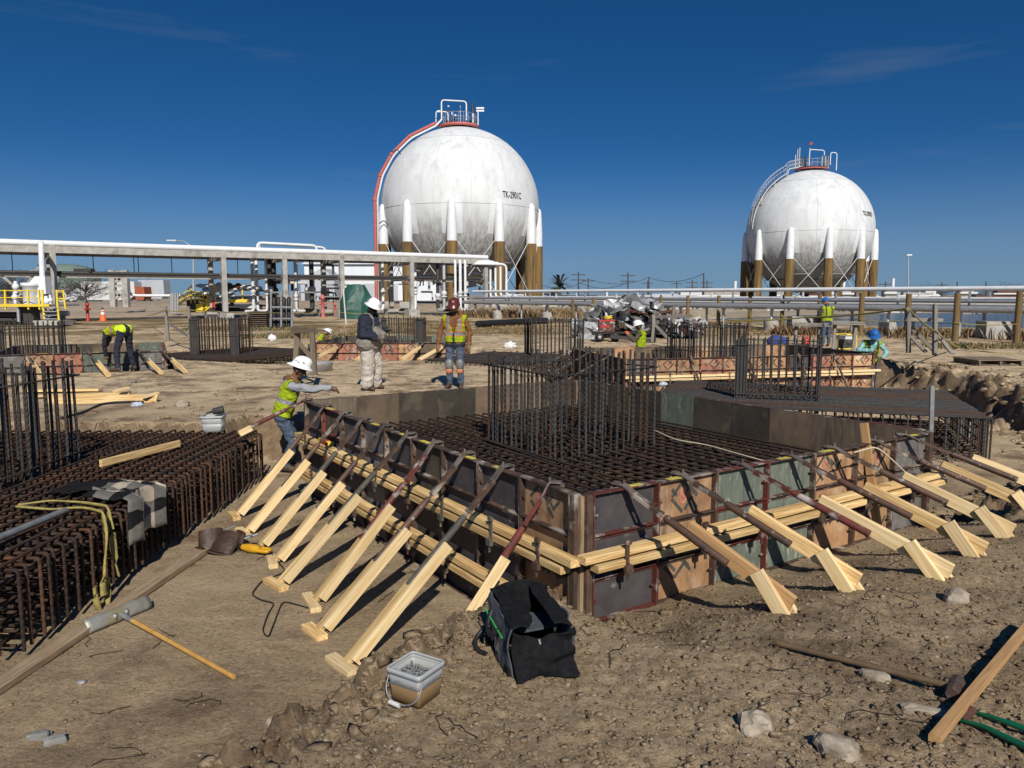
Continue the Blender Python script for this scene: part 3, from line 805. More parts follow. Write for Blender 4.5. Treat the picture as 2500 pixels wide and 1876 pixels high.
# ------------------------------------------------------------------ rebar
def straight_bar_mesh(L, r, mt, n=8):
    m = MB(); m.tube([(0, 0, 0), (0, 0, L)], r, n); return m.mesh('vertical_bar', mt)
def column_cage(label, c, ang, sx, sy, z0, z1, n1, n2, r=.014, mt='rebar_grey', ties=(.86,), group='column starter cages', plates=()):
    rnd = random.Random(int(c[0] * 31 + c[1] * 7))
    T = thing('column_cage', label, 'rebar cage', (c[0], c[1], z0), ang, group)
    u = Vector((math.cos(ang), math.sin(ang), 0)); v = Vector((-math.sin(ang), math.cos(ang), 0)); c = Vector((c[0], c[1], 0))
    me = straight_bar_mesh(z1 - z0, r, MT[mt]); me2 = straight_bar_mesh(z1 - z0, r, MT['rebar'])
    pts = [(-sx / 2 + sx * i / n1, s * sy / 2) for i in range(n1 + 1) for s in (-1, 1)] + [(s * sx / 2, -sy / 2 + sy * i / n2) for i in range(1, n2) for s in (-1, 1)]
    for (a, b) in pts:
        M4 = Matrix.Rotation(rnd.uniform(-.012, .012), 4, 'X') @ Matrix.Rotation(rnd.uniform(-.012, .012), 4, 'Y') @ Matrix.Rotation(rnd.uniform(0, 6), 4, 'Z')
        M4.translation = c + u * (a + rnd.uniform(-.012, .012)) + v * (b + rnd.uniform(-.012, .012)) + Z * (z0 + rnd.uniform(-.05, .03))
        mobj('vertical_bar', me if rnd.random() < .7 else me2, T, M4)
    e = r * 2.1
    for t in ties:
        z = z0 + (z1 - z0) * t
        m = MB(); m.tube([c + u * a + v * b + Z * (z + (.02 if k % 2 else 0)) for k, (a, b) in enumerate(((-sx / 2 - e, -sy / 2 - e), (sx / 2 + e, -sy / 2 - e), (sx / 2 + e, sy / 2 + e), (-sx / 2 - e, sy / 2 + e), (-sx / 2 - e, -sy / 2 - e)))], r * .62, 6)
        m.build('tie', MT[mt], T)
    for (a, b, w, h) in plates:
        m = MB(); m.box(c + u * a + v * b + Z * (z0 + (z1 - z0) * .49), (w, h, (z1 - z0) * .98), Matrix((u, v, Z)).transposed())
        for k in range(3): m.tube([c + u * (a - w * .3 + w * .3 * k) + v * (b - h / 2 - .012) + Z * z0, c + u * (a - w * .3 + w * .3 * k) + v * (b - h / 2 - .012) + Z * z1], .014, 6)
        m.build('sleeve_plate', MT['dark_steel'], T)
    return T
def u_bar_mesh(L, hgt, r, mt, n=8):
    """inverted U: leg up, across, leg down, with rounded bends; local X along, top at z=0"""
    rad = .032
    pts = bent([(-L / 2, 0, -hgt), (-L / 2, 0, 0), (L / 2, 0, 0), (L / 2, 0, -hgt)], rad, 4)
    m = MB(); m.tube(pts, r, n); return m.mesh('bent_bar', mt)
def rebar_mat_cage(label, c, ang, lx, ly, zt, zb, nx, ny, r=.015, mts=('rebar', 'rebar_grey'), bottom=True, dense=0, gap=.002, group='footing rebar mats', seed=3):
    """bars along local y spread over x (nx of them, upper layer), bars along local x spread over y (ny, lower layer)"""
    rnd = random.Random(seed)
    T = thing('rebar_mat', label, 'rebar mat', (c[0], c[1], zb), ang, group)
    u = Vector((math.cos(ang), math.sin(ang), 0)); v = Vector((-math.sin(ang), math.cos(ang), 0)); c = Vector((c[0], c[1], 0))
    hy, hx = zt - zb, zt - zb - .045 - gap
    a1 = [u_bar_mesh(ly, hy - .06, r, MT[k]) for k in mts]; a2 = [u_bar_mesh(lx, hx - .02, r, MT[k]) for k in mts]
    def place(me, o, d, up=Z, nm='bent_bar'):
        y = up.cross(d); M4 = Matrix((d, y, up)).transposed().to_4x4(); M4.translation = o; mobj(nm, me, T, M4)
    for i in range(nx):
        x = -lx / 2 + .09 + (lx - .18) * i / (nx - 1)
        d = (v + u * rnd.uniform(-.004, .004)).normalized()
        place(a1[0 if rnd.random() < .65 else 1], c + u * (x + rnd.uniform(-.014, .014)) + Z * (zt - r + rnd.uniform(-.004, .004)) + v * rnd.uniform(-.02, .02), d)
    for i in range(ny):
        y = -ly / 2 + .09 + (ly - .18) * i / (ny - 1)
        d = (u + v * rnd.uniform(-.004, .004)).normalized()
        place(a2[0 if rnd.random() < .65 else 1], c + v * (y + rnd.uniform(-.014, .014)) + Z * (zt - 3 * r - gap) + u * rnd.uniform(-.02, .02), d)
    if bottom:
        b1 = MB().tube([(-ly / 2 + .05, 0, 0), (ly / 2 - .05, 0, 0)], r, 6).mesh('bottom_bar', MT['rebar']); b2 = MB().tube([(-lx / 2 + .05, 0, 0), (lx / 2 - .05, 0, 0)], r, 6).mesh('bottom_bar', MT['rebar'])
        for i in range(nx // 2): place(b1, c + u * (-lx / 2 + .12 + (lx - .24) * i / (nx // 2 - 1)) + Z * (zb + .09), v, nm='bottom_bar')
        for i in range(ny // 2): place(b2, c + v * (-ly / 2 + .12 + (ly - .24) * i / (ny // 2 - 1)) + Z * (zb + .055), u, nm='bottom_bar')
        for q in range(dense):
            z = zb + (zt - zb) * (.22 + .62 * (q + .5) / dense)
            for i in range(nx): place(b1, c + u * (-lx / 2 + .12 + (lx - .24) * i / (nx - 1) + rnd.uniform(-.02, .02)) + Z * (z + .02), v, nm='inner_bar')
            for i in range(ny): place(b2, c + v * (-ly / 2 + .12 + (ly - .24) * i / (ny - 1) + rnd.uniform(-.02, .02)) + Z * (z - .015), u, nm='inner_bar')
        for zz in (.28, .5, .76):                      # bars running round the sides
            z = zb + (zt - zb) * zz; e = .034
            for (p, q) in (((-1, -1), (1, -1)), ((1, -1), (1, 1)), ((1, 1), (-1, 1)), ((-1, 1), (-1, -1))):
                m = MB(); m.tube([c + u * p[0] * (lx / 2 - .09 - e) + v * p[1] * (ly / 2 - .09 - e) + Z * z, c + u * q[0] * (lx / 2 - .09 - e) + v * q[1] * (ly / 2 - .09 - e) + Z * (z + .004)], r * .85, 6)
                m.build('side_bar', MT['rebar'], T)
    return T
fc = FC + U * LU / 2 + V * LV / 2
rebar_mat_cage('dense rusty rebar mat filling the large near form', fc, ANG, LU - .20, LV - .20, .86, .06, 28, 34, .0130, ('rebar', 'rebar'), bottom=True, dense=2, gap=.035, seed=5)  # inner bar layers added to darken the depth below the top mat
column_cage('tall square cage of starter bars standing in the near form', Vector((.66, 8.88, 0)), ANG, 1.40, 1.34, .10, 1.90, 13, 13, .0142, ties=(.40, .905))
# left footing cage, open to view from its right-hand side
rebar_mat_cage('brown rusted rebar mat at the left, with a jacket and sling on it', (-5.75, 7.85, 0), 0.0, 4.55, 5.5, .70, .03, 31, 46, .0135, ('rebar_old', 'rebar'), dense=3, gap=.01, seed=8)
column_cage('cage of starter bars at the left frame edge on the rusted mat', (-5.72, 8.05, 0), 0.0, 1.42, 1.42, .05, 1.83, 12, 12, .0165, mt='rebar_grey', ties=(.40, .90))
# right-behind mat, dense bars running across
MA = math.radians(-20); E1 = Vector((math.cos(MA), math.sin(MA), 0)); E2 = Vector((-math.sin(MA), math.cos(MA), 0))
mc = Vector((7.2, 11.4, 0)) - E1 * 2.6 + E2 * 1.85
rebar_mat_cage('long dark rebar mat behind the near form, rusty at its right edge', mc, MA + math.pi / 2, 3.7, 5.2, .72, .02, 34, 30, .015, ('rebar_grey', 'rebar_old'), seed=9)
column_cage('starter bar cage on the dark mat behind the near form', (4.95, 14.2), MA, 1.35, 1.35, .05, 1.80, 10, 10, .015, ties=(.42, .93), plates=((-.64, -.66, .20, .03),))
# second form behind, right
F2A = math.radians(15); F2C = (2.63, 17.6)
def pick2(w, i, n):
    if w == 0: return ['tan', 'tan', 'red', 'black', 'tan', 'tan', 'tan', 'red', 'tan', 'tan', 'grey'][i % 11]
    return ['umber', 'brown', 'tan', 'brown'][i % 4] if w == 2 else 'umber'
form2, _ = formwork('footing_formwork', 'second footing form behind the dark mat, with red stencilled panels in the sun', F2C, F2A, 11, 6, .60, -.12, pick2, wales=((0, .80, 'wood_pale'),), red=.7, seed=12)
u2 = Vector((math.cos(F2A), math.sin(F2A), 0)); v2 = Vector((-math.sin(F2A), math.cos(F2A), 0))
c2 = Vector((*F2C, 0))
rebar_mat_cage('rebar mat inside the second form', c2 + u2 * 3.35 + v2 * 1.85, F2A, 6.3, 3.3, .6, .0, 20, 14, .015, bottom=False, seed=14)
column_cage('starter bar cage inside the second form', (c2 + u2 * 3.1 + v2 * 1.9), F2A, 1.5, 1.5, .0, 1.83, 12, 12, .016, ties=(.62, .95))
for k, (t, dz) in enumerate(((.9, 0), (2.2, 0), (3.4, 0))):
    tp = c2 + v2 * t - u2 * .035 + Z * 1.115; fp = tp - u2 * 1.5; fp.z = .35
    brace('%s brace on the dark left wall of the second form' % WN[k], 'braces on the second form', tp, fp, 1, mp='pipe_grey', plank='wood_mid', cut=(.3, .9, .85))
for k, t in enumerate((1.6, 3.1, 4.5, 5.5)):
    tp = c2 + u2 * t - v2 * .035 + Z * 1.115; fp = tp - v2 * .62 + u2 * .12; fp.z = .05
    brace('%s brace from the left on the sunlit wall of the second form' % WN[k], 'braces on the second form', tp, fp, 1, mp='pipe_brown', plank='wood_mid', cut=(.3, .96, .95))
# mat and cage behind, centre
rebar_mat_cage('thin dark rebar mat behind the second form corner, centre of the site', (-.15, 21.9, 0), math.radians(60), 3.6, 3.2, .80, .1, 24, 20, .016, ('rebar_grey', 'rebar'), seed=15)
column_cage('starter bar cage left of the second form, centre of the site', (1.25, 23.2), math.radians(8), 1.55, 1.3, .4, 1.88, 13, 8, .016, ties=(.93,))
# mid form with cage
def pick3(w, i, n): return ['tan', 'brown', 'tan', 'red', 'tan', 'red', 'tan'][i % 7] if w == 0 else ['umber', 'green'][i % 2]
formwork('footing_formwork', 'far form with orange stencilled panels behind the two standing men', (-5.9, 23.0), 0.0, 7, 6, .61, -.08, pick3, wales=((0, .62, 'wood_pale'),), red=.7, seed=21)
column_cage('starter bar cage with flat plates in the far form behind the white hard hat', (-3.55, 25.0), 0.0, 1.35, 1.3, .2, 1.85, 11, 8, .016, ties=(.95,), plates=((-.55, -.62, .22, .03), (.6, -.62, .22, .03)))
for k, (x, ft) in enumerate(((-5.0, -.8), (-3.9, -.6), (-2.6, -.6), (-1.9, -.8))):
    tp = Vector((x, 22.965, 1.15)); fp = Vector((x + ft, 22.0, g(x + ft, 22.0) + .03))
    brace('%s pine brace from the left on the far orange form' % WN[k], 'braces on the far orange form', tp, fp, 1, mp='pipe_brown', plank='wood', cut=(.16, .30, .25))
# left mat and left form
rebar_mat_cage('flat rebar mat beyond the bending worker', (-8.6, 24.7, 0), math.radians(-28), 4.2, 4.6, .72, .1, 26, 20, .018, ('rebar', 'rebar_grey'), seed=25)
column_cage('starter bar cage with two broad steel plates beyond the bending worker', (-9.25, 24.6), math.radians(-4), 1.45, 1.2, .3, 1.86, 13, 7, .016, mt='rebar', ties=(.62, .95), plates=((-.66, -.6, .26, .04), (.66, -.6, .26, .04)))
F4A = math.radians(25)
def pick4(w, i, n): return ['grey', 'green', 'green', 'red', 'tan', 'grey'][i % 6] if w == 0 else ['brown', 'green', 'umber', 'brown'][i % 4]
formwork('footing_formwork', 'low form at the left edge where the worker bends over', (-12.3, 18.15), F4A, 6, 6, .60, -.07, pick4, wales=((0, .70, 'wood_old'),), red=.5, seed=31)
column_cage('starter bar cage inside the form at the left edge', (-12.75, 20.4), F4A, 1.4, 1.4, .2, 1.86, 12, 9, .017, ties=(.9,))
u4 = Vector((math.cos(F4A), math.sin(F4A), 0)); v4 = Vector((-math.sin(F4A), math.cos(F4A), 0)); c4 = Vector((-12.3, 18.15, 0))
for k, (t, L) in enumerate(((.7, 2.0), (2.0, 1.9), (3.1, 1.9), (3.62, 1.9))):
    tp = c4 + u4 * t - v4 * .035 + Z * 1.165; fp = tp - v4 * L + u4 * .5; fp.z = g(fp.x, fp.y) + .04
    brace('%s pine brace from the left edge on the low left form' % WN[k], 'braces on the low left form', tp, fp, 1, mp='pipe_grey', plank='wood', cut=(.25, .5, .4))
# ================================================================== storage spheres
def sphere_mat():
    m = bpy.data.materials.new('stained_white_tank_paint'); m.use_nodes = True
    N, L = m.node_tree.nodes, m.node_tree.links
    b = N['Principled BSDF']; b.inputs['Roughness'].default_value = .6; b.inputs['Specular IOR Level'].default_value = .25
    tc = N.new('ShaderNodeTexCoord')
    def noise(sc, stretch, det=7, ro=.6):
        mp = N.new('ShaderNodeMapping'); mp.inputs['Scale'].default_value = stretch; L.new(tc.outputs['Object'], mp.inputs['Vector'])
        n = N.new('ShaderNodeTexNoise'); n.inputs['Scale'].default_value = sc; n.inputs['Detail'].default_value = det; n.inputs['Roughness'].default_value = ro
        L.new(mp.outputs['Vector'], n.inputs['Vector']); return n.outputs['Fac']
    def ramp(f, a, b_):
        r = N.new('ShaderNodeMapRange'); r.inputs[1].default_value = a; r.inputs[2].default_value = b_; L.new(f, r.inputs[0]); return r.outputs[0]
    def mul(a, c):
        x = N.new('ShaderNodeMath'); x.operation = 'MULTIPLY'; L.new(a, x.inputs[0])
        if isinstance(c, float): x.inputs[1].default_value = c
        else: L.new(c, x.inputs[1])
        return x.outputs[0]
    def mix(f, a, c):
        x = N.new('ShaderNodeMix'); x.data_type = 'RGBA'; L.new(f, x.inputs[0])
        if isinstance(a, tuple): x.inputs[6].default_value = (*a, 1)
        else: L.new(a, x.inputs[6])
        x.inputs[7].default_value = (*c, 1); return x.outputs[2]
    sep = N.new('ShaderNodeSeparateXYZ'); L.new(tc.outputs['Object'], sep.inputs[0])
    c = mix(ramp(noise(.5, (1, 1, 1)), .3, .75), (.68, .69, .68), (.56, .57, .565))
    c = mix(mul(ramp(noise(1.1, (1.2, 1.2, .35)), .50, .74), .6), c, (.42, .43, .425))
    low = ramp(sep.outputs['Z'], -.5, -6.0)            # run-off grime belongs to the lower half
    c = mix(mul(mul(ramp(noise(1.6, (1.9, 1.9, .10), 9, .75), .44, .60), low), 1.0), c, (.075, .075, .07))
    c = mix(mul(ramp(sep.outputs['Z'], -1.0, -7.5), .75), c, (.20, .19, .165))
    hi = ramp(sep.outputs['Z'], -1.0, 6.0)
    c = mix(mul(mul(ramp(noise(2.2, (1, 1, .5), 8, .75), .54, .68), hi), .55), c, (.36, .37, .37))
    L.new(c, b.inputs['Base Color'])
    return m
MT['tank'] = sphere_mat()
MT['column_brown'] = mat('stained_brown_fireproofing', (.24, .145, .045), (.105, .065, .024), 1.1, .85, stretch=(3.2, 3.2, .22), bump=.3, c3=(.07, .05, .025), s3=1.2, lo3=.52, hi3=.7)
MT['mark_black'] = mat('black_stencil_paint', (.03, .033, .035), None, rough=.7)
MT['patch_white'] = mat('fresh_white_paint_patch', (.70, .71, .71), (.62, .63, .62), 1.5, .55)
MT['weld'] = mat('weld_seam', (.52, .52, .50), (.42, .42, .40), 2, .7)
def sph_pt(c, R, az, el): return c + Vector((math.sin(az) * math.cos(el), -math.cos(az) * math.cos(el), math.sin(el))) * R
def storage_sphere(label, c, R, zg, ncol, az0, text, taz, tel, tsize, stair, cluster):
    """az measured from the direction towards the camera side (-Y), positive to +X"""
    c = Vector(c)
    T = thing('storage_sphere', label, 'gas sphere', (c.x, c.y, zg), 0, 'storage spheres')
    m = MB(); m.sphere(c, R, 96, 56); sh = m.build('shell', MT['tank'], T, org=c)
    for el in (math.radians(-2), math.radians(-44), math.radians(52)):
        w = MB(); w.tube([sph_pt(c, R + .003, a * math.pi / 48, el) for a in range(96)], .035, 5, closed=True); w.build('weld_seam', MT['weld'], sh)
    for k in range(14):
        az = 2 * math.pi * k / 14 + .2; w = MB(); w.tube([sph_pt(c, R + .002, az, math.radians(-44 + 96 * q / 20)) for q in range(21)], .028, 4); w.build('weld_seam', MT['weld'], sh)
    zt = c.z + .02 * R; zw = c.z - .47 * R; cr = .56
    for i in range(ncol):
        az = az0 + 2 * math.pi * i / ncol
        d = Vector((math.sin(az), -math.cos(az), 0)); base = Vector((c.x, c.y, 0)) + d * (R * 1.0)
        up = MB()       # white upper part, tapering into the shell
        prof = [(cr, zw), (cr * .98, zw + (zt - zw) * .35), (cr * .86, zw + (zt - zw) * .7), (cr * .70, zt - .35), (cr * .45, zt - .08), (0.02, zt)]
        n = 18; vs = []
        for r, z in prof:
            for j in range(n):
                a = 2 * math.pi * j / n; vs.append(base + Vector((r * math.cos(a), r * math.sin(a), z)))
        up.add(vs, [(i2 * n + j, i2 * n + (j + 1) % n, (i2 + 1) * n + (j + 1) % n, (i2 + 1) * n + j) for i2 in range(len(prof) - 1) for j in range(n)], 0, True)
        col = up.build('column', MT['white'], T)
        lo = MB(); lo.tube([base + Z * (zg - .3), base + Z * (zw + .02)], cr * 1.10, 18); lo.build('fireproofing', MT['column_brown'], col)
        bs = MB(); bs.box(base + Z * (zg + .15), (1.7, 1.7, .7)); bs.build('footing', MT['concrete'], col)
        # crossed tie rods to the next column
        az2 = az + 2 * math.pi / ncol; b2 = Vector((c.x, c.y, 0)) + Vector((math.sin(az2), -math.cos(az2), 0)) * R
        for (p, q, zp, zq) in ((base, b2, zw + .8, zg + 1.0), (base, b2, zg + 1.0, zw + .8)):
            t = MB(); t.tube([p + Z * zp, q + Z * zq], .045, 5); t.build('tie_rod', MT['white2'], T)
        # clean paint patch round the column head
        if math.cos(az) > .15:
            pa = MB(); pts = []; n1, n2 = 14, 14
            for k2 in range(n2 + 1):
                el = math.radians(-22) + math.radians(28) * k2 / n2
                tt = k2 / n2; wdt = .125 * (math.sqrt(max(0, 1 - max(0, (tt - .62) / .38) ** 2)) if tt > .62 else 1.0)
                for k1 in range(n1 + 1):
                    jit = .006 * math.sin(k2 * 2.3 + i) if k1 in (0, n1) else 0
                    pts.append(sph_pt(c, R + .012, az + (k1 / n1 * 2 - 1) * (wdt + jit), el))
            pa.add(pts, [(a * (n1 + 1) + b_, a * (n1 + 1) + b_ + 1, (a + 1) * (n1 + 1) + b_ + 1, (a + 1) * (n1 + 1) + b_) for a in range(n2) for b_ in range(n1)], 0, True)
            pa.build('paint_patch', MT['patch_white'], sh)
    # stencilled tank number following the shell
    tm = text_mesh('tank_number', text, tsize, [MT['mark_black']], .02)
    bmh = bmesh.new(); bmh.from_mesh(tm)
    for _ in range(2): bmesh.ops.subdivide_edges(bmh, edges=bmh.edges[:], cuts=1)
    for v in bmh.verts: v.co = sph_pt(c, R + .022, taz + v.co.x * .74 / R, tel + v.co.y * 1.15 / R) - c
    bmh.to_mesh(tm); bmh.free()
    mobj('tank_number', tm, sh, Matrix.Translation(c))
    # band ring under the belly
    for el in (-50,):
        w = MB(); w.tube([sph_pt(c, R + .12, a * math.pi / 30, math.radians(el)) for a in range(60)], .05, 5, closed=True); w.build('spray_ring', MT['dark_steel'], T)
    top = c + Z * R
    # top platform with railing
    ring = MB(); pr = 2.05 if cluster == 0 else 2.3
    ring.tube([top + Vector((pr * math.cos(a), pr * math.sin(a), .12)) for a in [k * math.pi / 18 for k in range(36)]], .19 if cluster == 0 else .11, 8, closed=True)
    ring.build('water_ring', MT['salmon'], T)
    dk = MB(); dk.lathe([(0, .30), (pr - .1, .30), (pr - .1, .36), (0, .36)], top, 30); pl = dk.build('platform', MT['dark_steel'], T)
    for k in range(20):
        a = 2 * math.pi * k / 20; p = top + Vector(((pr - .15) * math.cos(a), (pr - .15) * math.sin(a), .36))
        q = MB(); q.tube([p, p + Z * 1.1], .028, 5); q.build('railing_post', MT['galv'], pl)
    for z in (.95, 1.46):
        q = MB(); q.tube([top + Vector(((pr - .15) * math.cos(k * math.pi / 15), (pr - .15) * math.sin(k * math.pi / 15), z)) for k in range(30)], .025, 5, closed=True); q.build('handrail', MT['galv'], pl)
    def pipe(pts, r, mt, rad=.35, nm='pipe'): q = MB(); q.tube(bent([top + Vector((p[0], p[1], .3 + (p[2] - .3) * .66)) for p in pts], rad), r, 8); return q.build(nm, mt, T)
    def body(nm, fn, mt): q = MB(); fn(q); return q.build(nm, mt, T)
    if cluster == 0:
        pipe([(-2.0, -.9, 1.0), (-2.0, -.9, 4.3), (.85, -.9, 4.05), (.85, -.9, .9)], .085, MT['white'])
        pipe([(-2.75, .3, .6), (-2.75, .3, 2.9), (-.9, .3, 2.9), (-.9, .3, 2.2)], .07, MT['white'])
        pipe([(-2.6, -.5, 2.45), (-1.3, -.5, 2.45), (-1.3, -.5, .7)], .07, MT['white'])
        pipe([(.1, 0, .3), (.1, 0, 3.7)], .04, MT['white2'])
        pipe([(1.55, -.2, .3), (1.55, -.2, 2.6)], .10, MT['white'])
        body('relief_valve', lambda q: (q.tube([top + Vector((1.55, -.2, 1.7)), top + Vector((1.55, -.2, 2.2)), top + Vector((1.55, -.2, 2.9))], [.22, .16, .05], 8)), MT['dark_steel'])
        pipe([(2.15, -.2, .3), (2.15, -.2, 2.7)], .07, MT['white'])
        body('vane', lambda q: (q.box(top + Vector((2.4, -.2, 1.9)), (.9, .16, .18)), q.box(top + Vector((2.4, -.2, 2.2)), (.9, .16, .18))), MT['white'])
        body('lamp', lambda q: (q.sphere(top + Vector((-1.25, -.3, 2.4)), .16, 10, 6), q.sphere(top + Vector((-.45, -.5, 1.3)), .16, 10, 6)), MT['white'])
        for k, x in enumerate((-1.5, -1.1, -.6, 1.25, 1.9)): body('valve', lambda q, x=x, k=k: (q.tube([top + Vector((x, .1, .35)), top + Vector((x, .1, 1.0 + .2 * (k % 3)))], .09, 6), q.lathe([(.0, -.04), (.2, -.04), (.2, .04), (0, .04)], top + Vector((x, .1, .8)), 8)), MT['dark_steel'])
        # red deluge main and white lines running down the left flank in straight runs
        def flank(off, r, mt, stop, nm, lift):
            pts = []
            for el in (74, 55, 38, 22, 6):
                a = math.radians(el); rr = R + off
                k = rr / math.cos(math.radians(8.5))
                pts.append(c + Vector((-math.cos(a) * k, -1.2 - lift, math.sin(a) * k)))
            x = pts[-1].x
            pts.append(Vector((x - .02, c.y - 1.2 - lift, zg + stop)))
            q = MB(); q.tube(bent(pts, .5), r, 9); q.build(nm, mt, T); return pts
        pts = flank(.55, .20, MT['salmon'], .9, 'deluge_main', 0)
        for p in pts[1:-1]:
            q = MB(); q.tube([p + Vector((-.0, 0, -.15)), p + Vector((0, 0, .15))], .26, 9); q.build('pipe_coupling', MT['salmon'], T)
        q = MB(); q.tube(bent([pts[-1], pts[-1] - Z * .2, pts[-1] + Vector((-2.6, 0, -.2))], .6), .2, 9); q.build('deluge_main', MT['salmon'], T)
        q = MB(); q.tube(bent([pts[0], top + Vector((-2.2, -.6, .15))], .3), .2, 9); q.build('deluge_main', MT['salmon'], T)
        p1 = flank(.16, .11, MT['white'], .4, 'vapour_line', .5); flank(.05, .08, MT['white'], .3, 'sample_line', .9)
        q = MB(); q.tube(bent([p1[0], top + Vector((-2.0, -.9, .76))], .3), .11, 8); q.build('vapour_line', MT['white'], T)
        for el, az in ((38, -62), (-14, -62)):
            p = sph_pt(c, R, math.radians(az), math.radians(el)); q = MB(); q.tube(bent([p, p + Vector((-.35, -.35, .5)), p + Vector((-.9, -.6, .1))], .2), .06, 6); q.build('bracket', MT['dark_steel'], T)
    else:
        pipe([(-.75, -.9, .4), (-.75, -.9, 4.3), (1.45, -.9, 4.1), (1.45, -.9, 3.0)], .07, MT['white'])
        pipe([(3.55, -.4, -.2), (3.55, -.4, 3.7), (2.6, -.4, 3.8), (2.6, -.4, 1.0)], .07, MT['white'])
        for x, h in ((-2.2, 4.6), (-2.5, 3.4), (-1.9, 5.0), (-.4, 4.9)): pipe([(x, 0, .2), (x, 0, h)], .06, MT['white2'])
        body('relief_valve', lambda q: [q.tube([top + Vector((x, .2, .4)), top + Vector((x, .2, 1.4)), top + Vector((x, .2, 2.1))], [.2, .24, .1], 7) for x in (-1.6, -1.0)], MT['dark_steel'])
        body('manifold', lambda q: [q.tube([top + Vector((x, 0, .4)), top + Vector((x, 0, 2.1))], .15, 7) for x in (1.5, 2.0, 2.5)], MT['galv'])
        pipe([(-.45, 0, 4.5), (-.3, 0, 5.6)], .04, MT['dark_steel'])
        body('flag', lambda q: q.prism([(0, 0), (.35, .05), (.5, .3), (.35, .5), (.05, .35)], -.03, .03, Matrix.Translation(top + Vector((-.5, 0, 3.75))) @ Matrix.Rotation(math.pi / 2, 4, 'X')), MT['red'])
        # stair following the left flank with treads, strings and railing
        n = 34; pin = []; pout = []
        for k in range(n + 1):
            el = math.radians(64 - 62 * k / n); rr = R + .35; az = math.radians(-80)
            p = c + Vector((math.sin(az) * math.cos(el) * rr, -math.cos(az) * math.cos(el) * rr, math.sin(el) * rr))
            pin.append(p); pout.append(p + Vector((0, -.9, 0)))
        fl = [Vector((top.x - 2.2, pin[0].y, top.z + .36)), Vector((pin[0].x + .2, pin[0].y, top.z + .0))]
        for off in (0, -.9):
            q = MB(); q.tube([v + Vector((0, off, 0)) for v in fl] + [p + Vector((0, off, 0)) for p in pin], .07, 5); q.build('stringer', MT['white2'], T)
            for hgt in (.55, 1.1):
                q = MB(); q.tube([v + Vector((0, off, hgt)) for v in fl] + [p + Vector((-.25, off, hgt)) for p in pin], .03, 5); q.build('stair_rail', MT['galv'], T)
        for k in range(n):
            q = MB(); q.box((pin[k] + pout[k]) / 2, (.28, .86, .04)); q.build('tread', MT['galv'], T)
            if k % 2 == 0:
                q = MB(); q.tube([pout[k], pout[k] + Vector((-.25, 0, 1.1))], .025, 5); q.build('railing_post', MT['galv'], T)
        for k in range(10):
            p = fl[0].lerp(fl[1], k / 9); q = MB(); q.tube([p + Vector((0, -.9, 0)), p + Vector((0, -.9, 1.1))], .025, 5); q.build('railing_post', MT['galv'], T)
        for k in (0, 8, 18):
            q = MB(); q.tube([pin[k], c + (pin[k] - c) * (R / (R + .35)) * .99], .05, 5); q.tube([pout[k], Vector((pout[k].x, pout[k].y, pout[k].z - 1.0))], .05, 5); q.build('stair_support', MT['white2'], T)
    return T
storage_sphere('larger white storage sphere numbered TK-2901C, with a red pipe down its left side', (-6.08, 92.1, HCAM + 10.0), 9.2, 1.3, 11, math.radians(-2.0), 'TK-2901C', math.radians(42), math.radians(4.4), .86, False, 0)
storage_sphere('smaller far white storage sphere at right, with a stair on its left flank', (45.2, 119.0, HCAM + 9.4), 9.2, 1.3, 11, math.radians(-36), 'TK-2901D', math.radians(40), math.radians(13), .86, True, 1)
# ================================================================== pipe rack
RK0, RK1 = Vector((-31.0, 52.3, 0)), Vector((-2.45, 71.5, 0))
RD = (RK1 - RK0).normalized(); RN = Vector((-RD.y, RD.x, 0))           # RN points away from the camera
RT = HCAM + 3.25                                                         # top of the concrete beam
T = thing('pipe_rack', 'long concrete pipe rack with a white pipe on top crossing the left half', 'pipe rack', (RK0.x, RK0.y, GRADE))
def rk(px, off=0):
    """point on the rack line seen at photo column px"""
    k = (px - 1250) / FPX / 1.0; best = None
    a, b = RK0, RK1
    t = (k * a.y - a.x) / ((b.x - a.x) - k * (b.y - a.y))
    return a + (b - a) * t + RN * off
RL = (RK1 - RK0).length; ext = 14.0
for off, mt in ((0, 'concrete'), (4.2, 'concrete')):
    m = MB(); a, b = RK0 - RD * ext + RN * off, RK1 + RN * off
    m.beam(a + Z * (RT - .24), b + Z * (RT - .24), .34, .44); m.build('beam', MT[mt], T)
    m = MB(); m.beam(a + Z * (RT - 1.95), b + Z * (RT - 1.95), .14, .14); m.build('lower_stringer', MT['concrete'] if off else MT['dark_steel'], T)
for px in (-180, 142, 553, 700, 838, 1007, 1186):
    for off in (0, 4.2):
        p = rk(px) + RN * off; zg = g(p.x, p.y)
        m = MB(); m.box(p + Z * ((RT + zg) / 2), (.36, .36, RT - zg + .12), Matrix((RD, RN, Z)).transposed()); co = m.build('column', MT['concrete'], T)
        m = MB(); m.box(p + Z * (zg + .2), (1.0, 1.0, .8), Matrix((RD, RN, Z)).transposed()); m.build('footing', MT['concrete'], co)
        if off == 0:
            m = MB(); m.beam(p + Z * (RT - .5), p + RN * 4.2 + Z * (RT - .5), .26, .34); m.beam(p + Z * (RT - 1.9), p + RN * 4.2 + Z * (RT - 1.9), .2, .3); m.build('cross_beam', MT['concrete'], co)
m = MB(); m.tube([RK0 - RD * ext + Z * (RT + .18), RK1 + RD * .2 + Z * (RT + .16)], .20, 12); m.build('top_pipe', MT['white'], T)
